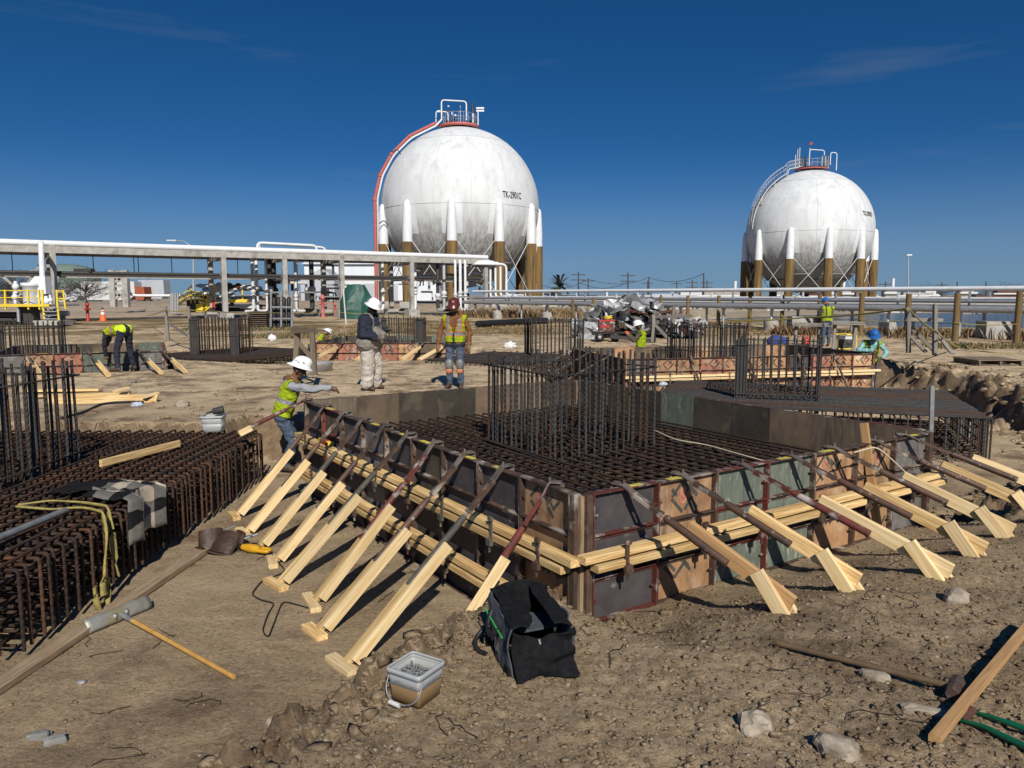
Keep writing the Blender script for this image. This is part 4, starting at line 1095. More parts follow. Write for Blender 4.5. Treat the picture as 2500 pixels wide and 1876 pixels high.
for o, z, r, mt in ((.8, RT - .1, .16, 'dark_steel'), (1.4, RT - .12, .12, 'white2'), (2.2, RT - .08, .18, 'dark_steel'), (3.0, RT - .1, .14, 'dark_steel'), (3.6, RT - .1, .16, 'white2'), (.7, RT - 1.75, .11, 'dark_steel'), (1.5, RT - 1.76, .09, 'galv'), (2.6, RT - 1.72, .13, 'dark_steel')):
    m = MB(); m.tube([RK0 - RD * ext + RN * o + Z * z, RK1 + RN * o + Z * z], r, 8); m.build('pipe', MT[mt], T)
# pipe hangers
for px in (45, 245, 345, 356, 438, 600):
    p = rk(px) + RN * 1.5; m = MB(); m.tube([p + Z * (RT - .1), p + Z * (RT - 1.75)], .03, 5); m.build('hanger', MT['dark_steel'], T)
for (pa, pb) in ((0, 90), (133, 55)):                              # diagonal braces at the left end
    a, b = rk(pa) + RN * 1.0, rk(pb) + RN * 1.0
    m = MB(); m.beam(a + Z * (RT - (1.6 if pa == 0 else .4)), b + Z * (RT - (3.8 if pa == 0 else 3.4)), .12, .16); m.build('diagonal_brace', MT['concrete'], T)
cb = rk(220) + RN * 1.0
m = MB(); m.box(cb + Z * (RT - 1.55), (1.2, .5, .22)); m.build('cable_tray', MT['dark_steel'], T)
# loop of white pipe standing above the rack
m = MB(); a, b = rk(655) + RN * 2, rk(800) + RN * 2
m.tube(bent([a + Z * (RT - .2), a + Z * (RT + .85), b + Z * (RT + .78), b + Z * (RT - .2)], .35), .12, 9); m.build('expansion_loop', MT['white'], T)
a, b = rk(668) + RN * 3, rk(832) + RN * 3
m = MB(); m.tube(bent([a + Z * (RT - .2), a + Z * (RT + .9), b + Z * (RT + .72), b + Z * (RT - .2)], .35), .10, 9); m.build('expansion_loop', MT['white'], T)
# vertical drops below the rack, many pipes in shade
rnd = random.Random(5)
for px, o, r, mt in ((640, 2, .13, 'white2'), (655, 2.6, .13, 'white'), (668, 1.4, .10, 'white2'), (690, 3, .20, 'dark_steel'), (705, 3.4, .22, 'dark_steel'), (720, 2, .16, 'dark_steel'), (738, 1.2, .12, 'white2'), (748, 2, .14, 'white'), (800, 3.4, .2, 'dark_steel'), (968, 2.6, .13, 'white'), (1028, 1, .14, 'white'), (1078, .6, .16, 'dark_steel'), (1088, .2, .16, 'galv'), (1110, -.2, .12, 'white'), (1122, -.2, .14, 'white'), (1134, -.2, .12, 'white'), (1150, 2.4, .18, 'dark_steel'), (1165, 1.8, .14, 'white2'), (1172, 2.6, .2, 'dark_steel')):
    p = rk(px) + RN * o; zb = g(p.x, p.y) + .55; m = MB()
    m.tube(bent([p + RN * .9 + Z * (RT - .15), p + Z * (RT - .15), p + Z * zb, p + RD * (.7 if px % 4 else -.7) + Z * zb], .3), r, 8); dp = m.build('drop_pipe', MT[mt], T)
    q = MB(); zz = zb + .9 + rnd.random() * .6; q.lathe([(0, -.05), (r * 1.8, -.05), (r * 1.8, .05), (0, .05)], p + Z * zz, 10); q.sphere(p + Z * (zz + .3), r * 1.7, 8, 6); q.build('valve', MT['dark_steel'] if px % 2 else MT['white2'], dp)
for k in range(26):
    px = rnd.uniform(640, 830) if k < 16 else rnd.uniform(960, 1190); o = rnd.uniform(.6, 3.8); p = rk(px) + RN * o; z0 = rnd.uniform(HCAM - .9, RT - .6); m = MB(); L_ = rnd.uniform(.6, 2.6)
    m.tube(bent([p + Z * z0, p + RD * L_ + Z * z0, p + RD * L_ + Z * (z0 - rnd.uniform(.5, 1.4))], .2), rnd.uniform(.05, .13), 6); m.build('branch_pipe', MT[rnd.choice(('dark_steel', 'dark_steel', 'white2', 'galv'))], T)
# white riser pipe at the left end
T = thing('riser_pipe', 'white vertical pipe riser with flange and valve wheel in front of the left rack end', 'pipe', PY(103, 790, 50))
p0, p1 = PY(103, 705, 50), PY(100, 594, 50)
m = MB(); m.tube(bent([p0 + Vector((1.6, 0, -1.6)), p0 + Vector((0, 0, -1.6)), p1 + Z * .0, p1 + RN * 1.2], .25), .17, 10); m.build('pipe', MT['white'], T)
m = MB(); m.lathe([(0, 0), (.34, 0), (.34, .12), (0, .12)], p0, 14); m.build('flange', MT['white2'], T)
m = MB(); m.tube([p0 + Vector((1.2, 0, -.5)) + Vector((.32 * math.cos(a), -.02, .32 * math.sin(a))) for a in [k * math.pi / 8 for k in range(16)]], .035, 5, closed=True); m.build('valve_wheel', MT['white'], T)
m = MB(); m.lathe([(0, -.25), (.22, -.25), (.26, 0), (.22, .25), (0, .25)], p0 - Z * .45, 10); m.build('valve', MT['rust'], T)
# loop of bent pipes where the rack ends and the pipeway begins
T = thing('pipe_bend_bundle', 'bundle of white bent pipes where the rack ends beside the right sphere leg', 'pipe', rk(1200))
for k, (dx, z0) in enumerate(((.6, .2), (1.0, .0), (1.4, .35), (1.9, .15))):
    p = RK1 + RD * dx * .9 - RN * .3 * k
    m = MB(); m.tube(bent([RK1 - RD * 1.5 + Z * (RT - .1 - .12 * k), p + Z * (RT - .1 - .12 * k), p + Z * (HCAM - .35 + .1 * k), p + Vector((1.5, -1.6, 0)) + Z * (HCAM - .35 + .1 * k)], .45), .11, 9); m.build('pipe', MT['white'], T)
# ================================================================== low pipeway across the right
W0, W1 = Vector((-5.9, 64.0, 0)), Vector((26.0, 20.7, 0)); WD = (W1 - W0).normalized(); WNv = Vector((WD.y, -WD.x, 0)); WNv = WNv if WNv.y > 0 else -WNv
W0, W1 = W0 + WNv * 2.2, W1 + WNv * 2.2
T = thing('pipeway', 'low run of white and grey pipes on short supports crossing the right half', 'pipeline', (W0.x, W0.y, GRADE))
zt = HCAM + .27
for off, z, r, mt in ((0.0, -.62, .15, 'galv'), (1.0, .0 + .27, .105, 'white'), (1.25, -.28, .10, 'white'), (.9, -.40 + .12, .07, 'galv'), (2.0, -.42, .12, 'white'), (2.4, -.62, .16, 'white'), (3.0, -.2, .10, 'white2')):
    m = MB(); m.tube([W0 + WNv * off + Z * (HCAM + z), W1 + WNv * off + Z * (HCAM + z)], r, 10); m.build('pipe', MT[mt], T)
n = 17
for k in range(n):
    p = W0 + (W1 - W0) * ((k + .5) / n)
    s = MB()
    for off in (.2, 2.6): q = p + WNv * off; s.tube([q + Z * g(q.x, q.y), q + Z * (HCAM - .82)], .075, 7)
    s.beam(p + WNv * -.3 + Z * (HCAM - .80), p + WNv * 3.3 + Z * (HCAM - .80), .16, .10)
    for off in (1.0, 3.0): s.beam(p + WNv * off + Z * (HCAM - .8), p + WNv * off + Z * (HCAM + .14), .08, .08, up=WD)
    if k % 4 == 1: s.beam(p + WNv * 1 + Z * (HCAM - .75), p + WNv * 1 + WD * 1.1 + Z * (HCAM + .1), .07, .07)
    s.build('support_frame', MT['white2'] if k % 2 else MT['galv'], T)
    q = p + WNv * .2; 
    if k % 2: b = MB(); b.tube([q + Z * (g(q.x, q.y) - .1), q + Z * (g(q.x, q.y) + .62)], .40, 14); b.build('pier', MT['concrete'], T)
    if k in (9, 12):
        q = p + WNv * 1.6 + WD * .9; b = MB(); b.box(q + Z * (g(q.x, q.y) + .35), (1.3, .8, .8)); b.build('pier', MT['concrete'], T)
# treated timber posts with a rope line
posts = [(1398, 788, 729), (1448, 790, 728), (1496, 792, 727), (1551, 795, 726), (1612, 797, 724), (1678, 801, 722), (1753, 801, 722), (1829, 803, 721), (1908, 806, 720), (1998, 808, 719), (2100, 820, 716), (2213, 824, 718), (2331, 834, 716), (2481, 838, 712)]
prev = None; ptops = []
for k, (px, yb, yt) in enumerate(posts):
    p = PG(px, yb); Yd = p.y; t = PY(px, yt, Yd)
    hgt = max(1.2, t.z - p.z); m = MB(); r = .105 if k < 10 else .125
    m.tube([p - Z * .2, p + Z * hgt * .5, p + Z * hgt], [r * 1.06, r, r * .95], 10)
    ptops.append(p)
    tag(m.build('timber_post', MT['pole'], None, p), 'round treated timber post in the fence line, number %s from the left' % (WN[k] if k < 10 else ['eleven', 'twelve', 'thirteen', 'fourteen'][k - 10]), 'post', 'timber posts along the pipeway')
for k in range(len(ptops) - 1):
    pass
MT['rope'] = mat('yellow_rope', (.36, .30, .06), (.22, .18, .05), 20, .8)
def rope(label, pts, r, mt, sag=.06, nm='rope', cat='rope'):
    out = []
    for a, b in zip(pts[:-1], pts[1:]):
        a, b = Vector(a), Vector(b)
        for i in range(6):
            t = i / 6; out.append(a.lerp(b, t) - Z * sag * 4 * t * (1 - t))
    out.append(Vector(pts[-1]))
    m = MB(); m.tube(out, r, 5); return tag(m.build(nm, mt, None, out[0]), label, cat)
rope('yellow rope strung low between the timber posts', [p + Vector((-.1, -.13, .75)) for p in ptops], .016, MT['rope'])
# ================================================================== background, left
T = thing('valve_platform', 'yellow railed platform with white filter vessel at the left edge', 'platform', PY(60, 790, 47))
D = 47.0
def Q(px, py, d=None): return PY(px, py, d or D)
m = MB(); a, b = Q(-60, 746), Q(122, 746); m.beam(a, b, .2, .16); m.build('kick_plate', MT['yellow'], T)
m = MB(); m.box((a + b) / 2 + Vector((0, 1.6, -.02)), ((b - a).length, 3.2, .1)); m.build('deck', MT['galv'], T)
for py, r in ((710, .035), (727, .03)):
    m = MB(); m.tube([Q(-60, py), Q(97, py)], r, 6); m.build('handrail', MT['yellow'], T)
for px in (12, 68, 95, 103):
    m = MB(); m.beam(Q(px, 708), Q(px + 2, 756), .09, .09, up=Vector((0, 1, 0))); m.build('railing_post', MT['yellow'], T)
for px, py in ((103, 708), (138, 708)):
    m = MB(); m.tube([Q(px, 708), Q(px + 2, 742), Q(px + 6, 783)], .07, 6); m.build('stair_string', MT['yellow'], T)
for k in range(4):
    m = MB(); a = Q(108, 752 + 9 * k); m.beam(a, Q(142, 752 + 9 * k), .26, .05); m.build('tread', MT['galv'], T)
for px, py in ((155, 711), (158, 730)):
    m = MB(); m.tube([Q(138, py), Q(px, py)], .04, 6); m.build('handrail', MT['yellow'], T)
m = MB(); m.tube([Q(154, 709), Q(160, 755)], .06, 6); m.build('railing_post', MT['yellow'], T)
m = MB(); m.lathe([(0, -1.1), (.45, -1.1), (.48, -.9), (.48, .55), (.56, .58), (.56, .78), (0, .80)], Q(42, 722) + Vector((0, 1.4, 0)), 20); v_ = m.build('filter_vessel', MT['white'], T)
m = MB(); m.prism([(-.5, -.55), (.5, -.55), (.5, .55), (-.1, .55), (-.45, .2)], -.3, .3, Matrix.Translation(Q(55, 696) + Vector((.1, 1.6, 0))) @ Matrix.Rotation(math.pi / 2, 4, 'X')); m.build('instrument_hood', MT['white'], T)
for px, py, r in ((5, 700, .22), (3, 726, .2), (72, 733, .2), (82, 737, .22), (92, 734, .16), (20, 735, .16), (62, 725, .12)):
    m = MB(); p = Q(px, py) + Vector((0, 1.3, 0)); m.sphere(p, r, 8, 6); m.tube([p - Z * .4, p + Z * .35], r * .5, 7); m.build('valve', MT['white'] if px != 20 else MT['dark_steel'], T)
for x0, x1, z in ((-60, 60, 770), (-60, 50, 783)):
    m = MB(); m.tube([Q(x0, z) + Vector((0, 1, 0)), Q(x1, z) + Vector((0, 1, 0))], .18, 8); m.build('pipe', MT['dark_steel'], T)
m = MB(); m.box(Q(52, 772) + Vector((0, .8, 0)), (.9, .7, 1.1)); m.build('pump', MT['dark_steel'], T)
m = MB(); m.tube([Q(44, 755), Q(46, 786)], .09, 7); m.build('pipe', MT['galv'], T)
p = Q(130, 788); m = MB(); m.box(p, (1.6, 1.4, .28)); m.build('slab', MT['concrete'], T)
m = MB(); a, b = PG(-40, 792), PG(78, 792); m.beam(a + Z * .14, b + Z * .14, .35, .28); tag(m.build('curb_beam', MT['yellow'], None, a), 'yellow painted curb on the ground before the valve platform', 'curb')
# far concrete bent left of centre
T = thing('concrete_bent', 'white braced concrete bent standing alone left of centre in the distance', 'frame', PG(290, 746))
D = 75.0
for px in (276, 308):
    m = MB(); m.beam(Q(px - 2, 660), Q(px + 2, 750), .5, .5, up=Vector((0, 1, 0))); m.build('column', MT['concrete'], T)
for a, b in (((272, 666), (312, 663)), ((276, 699), (308, 699)), ((276, 672), (308, 692)), ((308, 672), (276, 692)), ((276, 706), (308, 736)), ((308, 706), (276, 736))):
    m = MB(); m.beam(Q(*a), Q(*b), .2, .22); m.build('brace', MT['concrete'], T)
for px, y0 in ((86, 660), (78, 660)): 
    m = MB(); m.tube([Q(px, y0, 90), Q(px, 750, 90)], .25, 8); tag(m.build('far_column', MT['concrete'], None), 'thin grey column left of the riser, far behind' if px == 86 else 'slim white mast left of the riser, far behind', 'column')
m = MB(); m.tube(bent([Q(312, 664, 76), Q(316, 718, 76), Q(330, 722, 76), Q(440, 722, 76)], .6), .13, 8); tag(m.build('white_pipe_line', MT['white'], None), 'white pipe bending down right of the braced concrete bent', 'pipe')
# yellow stairs and manifold
T = thing('stair_platform', 'yellow stairs and railed walkway around a white valve manifold left of centre', 'platform', PG(520, 768))
D = 62.0
for (x0, y0, x1, y1) in ((438, 745, 468, 715), (502, 752, 528, 712), (497, 763, 521, 742)):
    for dz in (0, 9, 17):
        m = MB(); m.tube([Q(x0, y0 - dz), Q(x1, y1 - dz)], .07 if dz == 0 else .045, 6); m.build('stair_rail' if dz else 'stair_string', MT['yellow'], T)
    for k in range(4):
        m = MB(); p = Q(x0 + (x1 - x0) * k / 3, y0 + (y1 - y0) * k / 3); m.box(p + Vector((0, .5, 0)), (.3, .9, .06)); m.build('tread', MT['yellow'], T)
        m = MB(); m.tube([p, p + Z * .6], .035, 5); m.build('railing_post', MT['yellow'], T)
for py in (713, 722, 731):
    m = MB(); m.tube([Q(466, py), Q(524, py)], .04, 5); m.build('handrail', MT['yellow'], T)
for px in (466, 476, 486, 496, 506, 516, 526): m = MB(); m.tube([Q(px, 712), Q(px, 741)], .05, 5); m.build('railing_post', MT['yellow'], T)
m = MB(); m.beam(Q(556, 735), Q(605, 735), .3, .24); m.build('kick_plate', MT['yellow'], T)
m = MB(); m.tube([Q(592, 706), Q(592, 740)], .06, 5); m.build('railing_post', MT['yellow'], T)
m = MB(); m.box(Q(489, 752), (.55, .4, .6)); m.build('yellow_panel', MT['yellow'], T)
m = MB(); m.box(Q(460, 748) + Vector((0, .9, 0)), (.7, .8, 1.0)); m.build('cabinet', MT['dark_steel'], T)
m = MB(); m.box(Q(519, 746), (.35, .3, .7)); m.build('red_box', MT['red'], T)
rnd = random.Random(9)
for k in range(46):
    p = Q(rnd.uniform(490, 625), rnd.choice((700, 708, 716, 724, 733, 745, 748)) + rnd.uniform(-3, 3), 64); m = MB()
    m.sphere(p, rnd.uniform(.12, .3), 7, 5)
    if rnd.random() < .6: m.tube([p - Vector((rnd.uniform(.3, 1.2), 0, 0)), p + Vector((rnd.uniform(.3, 1.2), 0, 0))], .12, 6)
    m.build('valve', MT[rnd.choice(('white', 'white2', 'white', 'dark_steel', 'rust'))], T)
for py in (706, 728, 748, 757): m = MB(); m.tube([Q(495, py, 65), Q(640, py, 65)], .16, 7); m.build('manifold_pipe', MT['white2'] if py != 757 else MT['dark_steel'], T)
for px in (418, 422, 428, 434):
    m = MB(); m.tube([Q(px, 716, 68), Q(px, 765, 68)], .11, 6); tag(m.build('standpipe', MT['galv'], None), '%s thin grey standpipe from the left beside the yellow stairs' % {418: 'first', 422: 'second', 428: 'third', 434: 'last'}[px], 'pipe', 'standpipes left of the yellow stairs')
# gas cylinder rack
T = thing('cylinder_rack', 'tall grey steel rack holding black gas cylinders below the pipe rack', 'rack', PG(686, 802)); D = 43.5
for px in (662, 687, 713): m = MB(); m.beam(Q(px, 712), Q(px, 803), .11, .11, up=Vector((0, 1, 0))); m.build('upright', MT['steel_grey'], T)
for py in (714, 750, 778): m = MB(); m.beam(Q(662, py), Q(713, py), .1, .08); m.build('rail', MT['steel_grey'], T)
for row, (y0, y1) in enumerate(((749, 730), (777, 753), (801, 781))):
    for px in (669, 680, 693, 705):
        m = MB(); a, b = Q(px, y0, 43.9), Q(px, y1, 43.9); m.tube([a, b, b + Z * .1], [.125, .125, .05], 10); m.build('gas_cylinder', MT['black'], T)
T = thing('pallet_stack', 'stack of grey timber pallets left of the gas cylinder rack', 'pallets', PG(635, 800)); D = 45
for k in range(9): m = MB(); p = Q(634, 798 - 4.6 * k); m.box(p, (1.15, 1.1, .03)); m.box(p - Z * .05, (1.1, .1, .07)); m.box(p - Z * .05 + Vector((-.5, 0, 0)), (.1, 1.1, .07)); m.build('pallet', MT['wood_old'], T)
# green tarpaulin shape
T = PG(872, 778); D = T.y
m = MB(); n = 16; prof = [(1.12, .0), (1.12, .7), (1.05, 1.3), (.80, 2.0), (.55, 2.65), (.2, 2.7), (0.0, 2.7)]; vs = []
for i, (r, z) in enumerate(prof):
    for j in range(n):
        a = 2 * math.pi * j / n; w = 1 + .07 * math.sin(3 * a + i) + (.05 * math.sin(9 * a) if i < 3 else 0)
        vs.append(T + Vector((r * w * 1.25 * math.cos(a), r * w * math.sin(a), z)))
m.add(vs, [(i * n + j, i * n + (j + 1) % n, (i + 1) * n + (j + 1) % n, (i + 1) * n + j) for i in range(len(prof) - 1) for j in range(n)], 0, False)
tag(m.build('tarp_cover', MT['green_tarp'], None, T), 'tall equipment shrouded in a dark green tarpaulin behind the white hard hat', 'tarpaulin')
# hydrants, cone
def hydrant(px, py, label, s=1.0, mt='salmon'):
    p = PG(px, py); T = thing('fire_hydrant', label, 'hydrant', p, 0, 'fire hydrants')
    m = MB(); m.lathe([(.14 * s, 0), (.14 * s, .1 * s), (.10 * s, .12 * s), (.10 * s, 1.1 * s), (.15 * s, 1.12 * s), (.15 * s, 1.2 * s), (.1 * s, 1.32 * s), (.03 * s, 1.42 * s), (0, 1.42 * s)], p, 14); m.build('barrel', MT[mt], T)
    for a in (-1, 1): m = MB(); m.tube([p + Vector((a * .08 * s, 0, .85 * s)), p + Vector((a * .22 * s, 0, .85 * s))], .07 * s, 8); m.build('nozzle', MT[mt], T)
hydrant(215, 784, 'dark red fire hydrant post left of the orange cone', 1.0, 'red'); hydrant(789, 776, 'tall faded red hydrant post left of the green tarpaulin', 1.35); hydrant(818, 775, 'short faded red hydrant beside the green tarpaulin', .9)
p = PG(252, 784); T = thing('traffic_cone', 'orange traffic cone with white collars standing on the far ground', 'cone', p)
m = MB(); m.lathe([(.24, .03), (.05, .98), (0, .98)], p, 16); m.build('cone', MT['orange'], T)
for z in (.48, .74): m = MB(); r0 = .24 - .19 * (z - .03) / .95; m.lathe([(r0 + .008, z), (r0 - .026, z + .16)], p, 16); m.build('collar', MT['white'], T)
m = MB(); m.box(p + Z * .015, (.5, .5, .03)); m.build('base', MT['orange'], T)
# street lamps
def lamp(label, px, pyt, pyb, d, arm):
    b, t = PY(px, pyb, d), PY(px, pyt, d); T = thing('street_lamp', label, 'street lamp', b, 0, 'street lamps')
    m = MB(); m.tube([b, b.lerp(t, .9), t], [.14, .09, .07], 8); m.build('pole', MT['galv'], T)
    if arm:
        e = PY(px - 46, pyt - 17, d); m = MB(); m.tube(bent([t, e + Vector((1.0, 0, 0)), e], .8), .05, 6); m.build('arm', MT['galv'], T)
        m = MB(); m.box(e + Vector((-.3, 0, .02)), (1.0, .3, .14)); m.build('lamp_head', MT['white2'], T)
    else: m = MB(); m.box(t + Vector((.1, 0, .05)), (.7, .3, .16)); m.build('lamp_head', MT['white'], T)
lamp('street lamp with a bent arm reaching left above the pipe rack', 472, 605, 740, 85, True); lamp('slim grey street lamp right of the far sphere', 2217, 624, 735, 100, False)
# far buildings, rail cars, tank
MT['siding'] = mat('white_metal_siding', (.66, .68, .70), (.60, .62, .64), 1, .6, stretch=(1, 1, .1)); MT['siding2'] = mat('grey_metal_siding', (.42, .44, .46), (.38, .40, .42), 1, .6)
T = thing('warehouse', 'long white metal warehouse behind the pipe rack and big sphere', 'building', PY(880, 745, 160)); D = 160
a = Q(752, 748); wz = 4.3
def hx(px, d=160.0): return (px - 1250) / FPX * d
m = MB(); x0, x1 = hx(748), hx(1075); m.box(((x0 + x1) / 2, 172, GRADE + wz / 2 + 2), (x1 - x0, 24, wz + 4)); m.build('wall', MT['siding'], T)
m = MB(); e = GRADE + wz + 4; m.add([(x0 - .6, 159.4, e - .2), (x1 + .6, 159.4, e - .2), (x1 + .6, 172, e + 2.2), (x0 - .6, 172, e + 2.2), (x0 - .6, 184.6, e - .2), (x1 + .6, 184.6, e - .2)], [(0, 1, 2, 3), (3, 2, 5, 4), (0, 3, 4), (1, 5, 2)]); m.build('roof', MT['siding'], T)
for px in (762, 801, 905, 960):
    m = MB(); m.box((hx(px), 159.9, GRADE + 2.2), (2.2, .3, 4)); m.build('door', MT['dark_steel'] if px < 830 else MT['siding2'], T)
T = thing('gable_shed', 'grey gabled end shed at the left of the white warehouse', 'building', (hx(770, 150), 150, GRADE))
x0, x1 = hx(738, 150), hx(820, 150); xm = (x0 + x1) / 2 + 1; m = MB(); poly = [(x0, GRADE), (x1, GRADE), (x1, GRADE + 5.2), (xm, GRADE + 7.0), (x0, GRADE + 5.0)]
m.add([(x, 150, z) for x, z in poly] + [(x, 158, z) for x, z in poly], [(0, 1, 2, 3, 4), (9, 8, 7, 6, 5)] + [(i, (i + 1) % 5 + 0, (i + 1) % 5 + 5, i + 5) for i in range(5)]); m.build('wall', MT['siding2'], T)
for px in (758, 797): m = MB(); m.box((hx(px, 150), 149.9, GRADE + 1.6), (1.6, .2, 3.2)); m.build('door', MT['dark_steel'], T)
MT['rust_orange'] = mat('faded_orange_rail_car', (.34, .09, .035), (.26, .07, .03), 1, .7)
def rail_car(label, px0, px1, mt, z0=1.0, h=3.4, d=150, hop=True):
    x0, x1 = hx(px0, d), hx(px1, d); T = thing('rail_car', label, 'rail car', ((x0 + x1) / 2, d, GRADE), 0, 'rail cars in the distance')
    ch_ = min(2.0, (x1 - x0) * .12); m = MB(); m.prism([(x0, z0 + .9), (x0 + .1, z0 + h), (x1 - .1, z0 + h), (x1, z0 + .9), (x1 - ch_, z0 - .1), (x0 + ch_, z0 - .1)], -1.5, 1.5, Matrix.Translation((0, d, GRADE)) @ Matrix.Rotation(math.pi / 2, 4, 'X')); m.build('body', MT[mt], T)
    for x in (x0 + 1.2, x0 + 2.6, x1 - 2.6, x1 - 1.2):
        m = MB(); m.lathe([(0, -.1), (.45, -.1), (.45, .1), (0, .1)], (x, d - 1.6, GRADE + .45), 12, 0, Matrix.Rotation(math.pi / 2, 3, 'X')); m.build('wheel', MT['dark_steel'], T)
rail_car('white hopper rail car far off left of the braced bent', 215, 345, 'white2'); rail_car('orange ended rail car far off, right of the braced bent', 344, 368, 'rust_orange', 1.0, 2.4); rail_car('brown grey rail car far off left of the yellow stairs', 352, 415, 'siding2', 1.2, 3.6, 156); rail_car('pale rail car far off behind the valve platform', 100, 212, 'siding', .8, 2.4, 165)
p = PY(170, 745, 190); T = thing('green_tank', 'low green storage tank among bare trees at the left', 'tank', p); m = MB(); m.lathe([(7.2, 0), (7.2, 7.6), (5.4, 9.0), (2.5, 9.8), (0, 10)], p, 32); MT['tank_green'] = mat('grey_green_tank', (.16, .22, .18), (.12, .17, .14), .5, .7); m.build('shell', MT['tank_green'], T)
m = MB(); m.tube([p + Vector((7.15 * math.cos(a), 7.15 * math.sin(a), 7.7)) for a in [k * math.pi / 16 for k in range(32)]], .12, 5, closed=True); m.build('rim', MT['galv'], T)
# power poles and wires
MT['far_pole'] = mat('dark_utility_pole', (.055, .05, .045), (.08, .07, .06), 3, .9)
pp = []
for k, (px, yt, d, arms) in enumerate(((1412, 664, 210, 2), (1436, 680, 240, 1), (1533, 666, 200, 2), (1584, 676, 230, 0), (1581, 686, 260, 1), (1652, 687, 260, 1), (1690, 684, 240, 3), (1718, 667, 200, 0), (1726, 685, 250, 2), (2162, 688, 220, 1), (2407, 687, 240, 0), (2337, 688, 240, 0), (2300, 690, 230, 1))):
    b, t = PY(px, 742, d), PY(px, yt, d); T = thing('utility_pole', 'dark utility pole on the horizon, %s' % ['nearest the big sphere', 'second right of the big sphere', 'with two stubby crossarms', 'bare, carrying the sagging wire', 'short, behind the bare pole', 'short, alone before the far sphere', 'with three crossarms', 'bare, at the wire end by the far sphere', 'closest to the left legs of the far sphere', 'T-shaped, right of the far sphere', 'at the far right near bare trees', 'right of the slim street lamp', 'small, before the bare trees right'][k], 'utility pole', b, 0, 'utility poles')
    m = MB(); m.tube([b, t], [.26, .16], 7); m.build('pole', MT['far_pole'], T)
    for a in range(arms): m = MB(); m.beam(t + Vector((-1.9, 0, -.8 - 1.4 * a)), t + Vector((1.9, 0, -.8 - 1.4 * a)), .2, .24); m.build('crossarm', MT['far_pole'], T)
    pp.append(t)
for k, seq in enumerate((((1316, 695, 200), (1436, 682, 210), (1584, 678, 230), (1718, 669, 200)), ((1412, 689, 210), (1533, 690, 200)))):
    rope('sagging power line %s on the horizon' % ('from the big sphere to the far sphere' if k == 0 else 'between the two nearest poles'), [PY(*s) for s in seq], .07, MT['far_pole'], 1.6, 'power_line', 'wire')
# bare trees, scrub, palm
MT['twig'] = mat('bare_twigs', (.085, .068, .055), (.055, .045, .036), 2, .95)
MT['scrub'] = mat('dull_scrub', (.075, .072, .04), (.11, .095, .05), 2, .95)
def bare_tree(label, base, h, w, seed, n=70, leaf=260, group='bare winter trees'):
    rnd = random.Random(seed); base = Vector(base); T = thing('bare_tree', label, 'tree', base, 0, group)
    m = MB(); m.tube([base - Z * .2, base + Z * h * .25, base + Vector((rnd.uniform(-.1, .1) * w, 0, h * .5))], [h * .022, h * .016, h * .010], 6); m.build('trunk', MT['twig'], T)
    c = MB()
    for _ in range(n):
        z0 = rnd.uniform(.12, .55) * h; p = base + Vector((rnd.uniform(-.06, .06) * w, rnd.uniform(-.06, .06) * w, z0)); pts = [p]
        d = Vector((rnd.gauss(0, 1), rnd.gauss(0, 1), rnd.uniform(.3, 1.4))).normalized()
        for s in range(4):
            d = (d + Vector((rnd.gauss(0, .25), rnd.gauss(0, .25), rnd.gauss(.08, .15)))).normalized(); p = p + Vector((d.x * w * .16, d.y * w * .16, d.z * h * .16)); pts.append(p)
            for _t in range(3):
                e = (d + Vector((rnd.gauss(0, .7), rnd.gauss(0, .7), rnd.gauss(.1, .5)))).normalized(); c.tube([p, p + Vector((e.x * w * .10, e.y * w * .10, e.z * h * .10)), p + Vector((e.x * w * .15, e.y * w * .15, e.z * h * .16))], [h * .0035, h * .002, h * .001], 3, caps=False)
        c.tube(pts, [h * .008, h * .006, h * .004, h * .003, h * .0015], 4, caps=False)
    c.build('crown', MT['twig'], T); return T
for k, (px, yb, yt, d, w) in enumerate(((212, 745, 668, 130, 9), (120, 745, 672, 150, 9), (20, 745, 670, 150, 11), (155, 745, 690, 140, 7), (-40, 745, 660, 160, 12), (62, 745, 686, 150, 8))):
    b = PY(px, yb, d); t = PY(px, yt, d); bare_tree('bare tree %s' % ['standing right of the green tank', 'left of the green tank', 'behind the white filter vessel', 'low and spreading before the green tank', 'at the left frame edge', 'thin, behind the instrument hood'][k], b, t.z - b.z, w, 40 + k)
for k, (px, d, h, w) in enumerate(((2250, 260, 5.2, 16), (2280, 270, 4.8, 14), (2440, 250, 5, 16), (2475, 260, 5.2, 14), (2215, 270, 4.4, 12), (2390, 270, 4, 12))):
    bare_tree('low leafless tree on the right horizon, %s' % ['behind the slim street lamp', 'second right of the lamp', 'near the right edge', 'at the right edge', 'left of the lamp', 'between the two clumps'][k], PY(px, 735, d), h, w, 60 + k, 60)
b = PY(1366, 742, 165); T = thing('palm_tree', 'dark palm with a round crown right of the big sphere legs', 'palm', b); m = MB(); m.tube([b, b + Z * 3.4], [.4, .3], 7); m.build('trunk', MT['far_pole'], T); m = MB(); rnd = random.Random(3)
for k in range(60):
    a = rnd.uniform(0, 6.28); e = rnd.uniform(-.4, 1.3); p = b + Z * 3.6; pts = [p]; d = Vector((math.cos(a) * math.cos(e), math.sin(a) * math.cos(e), math.sin(e)))
    for s in range(4): p = p + d * .75; d = (d - Z * .22).normalized(); pts.append(p)
    for q, r in zip(pts[:-1], pts[1:]): sd = (r - q).cross(Z).normalized() * .22; m.add([q - sd, q + sd, r + sd, r - sd], [(0, 1, 2, 3)])
MT['palm'] = mat('dark_palm_frond', (.03, .035, .02), (.05, .05, .03), 2, .9); m.build('crown', MT['palm'], T)
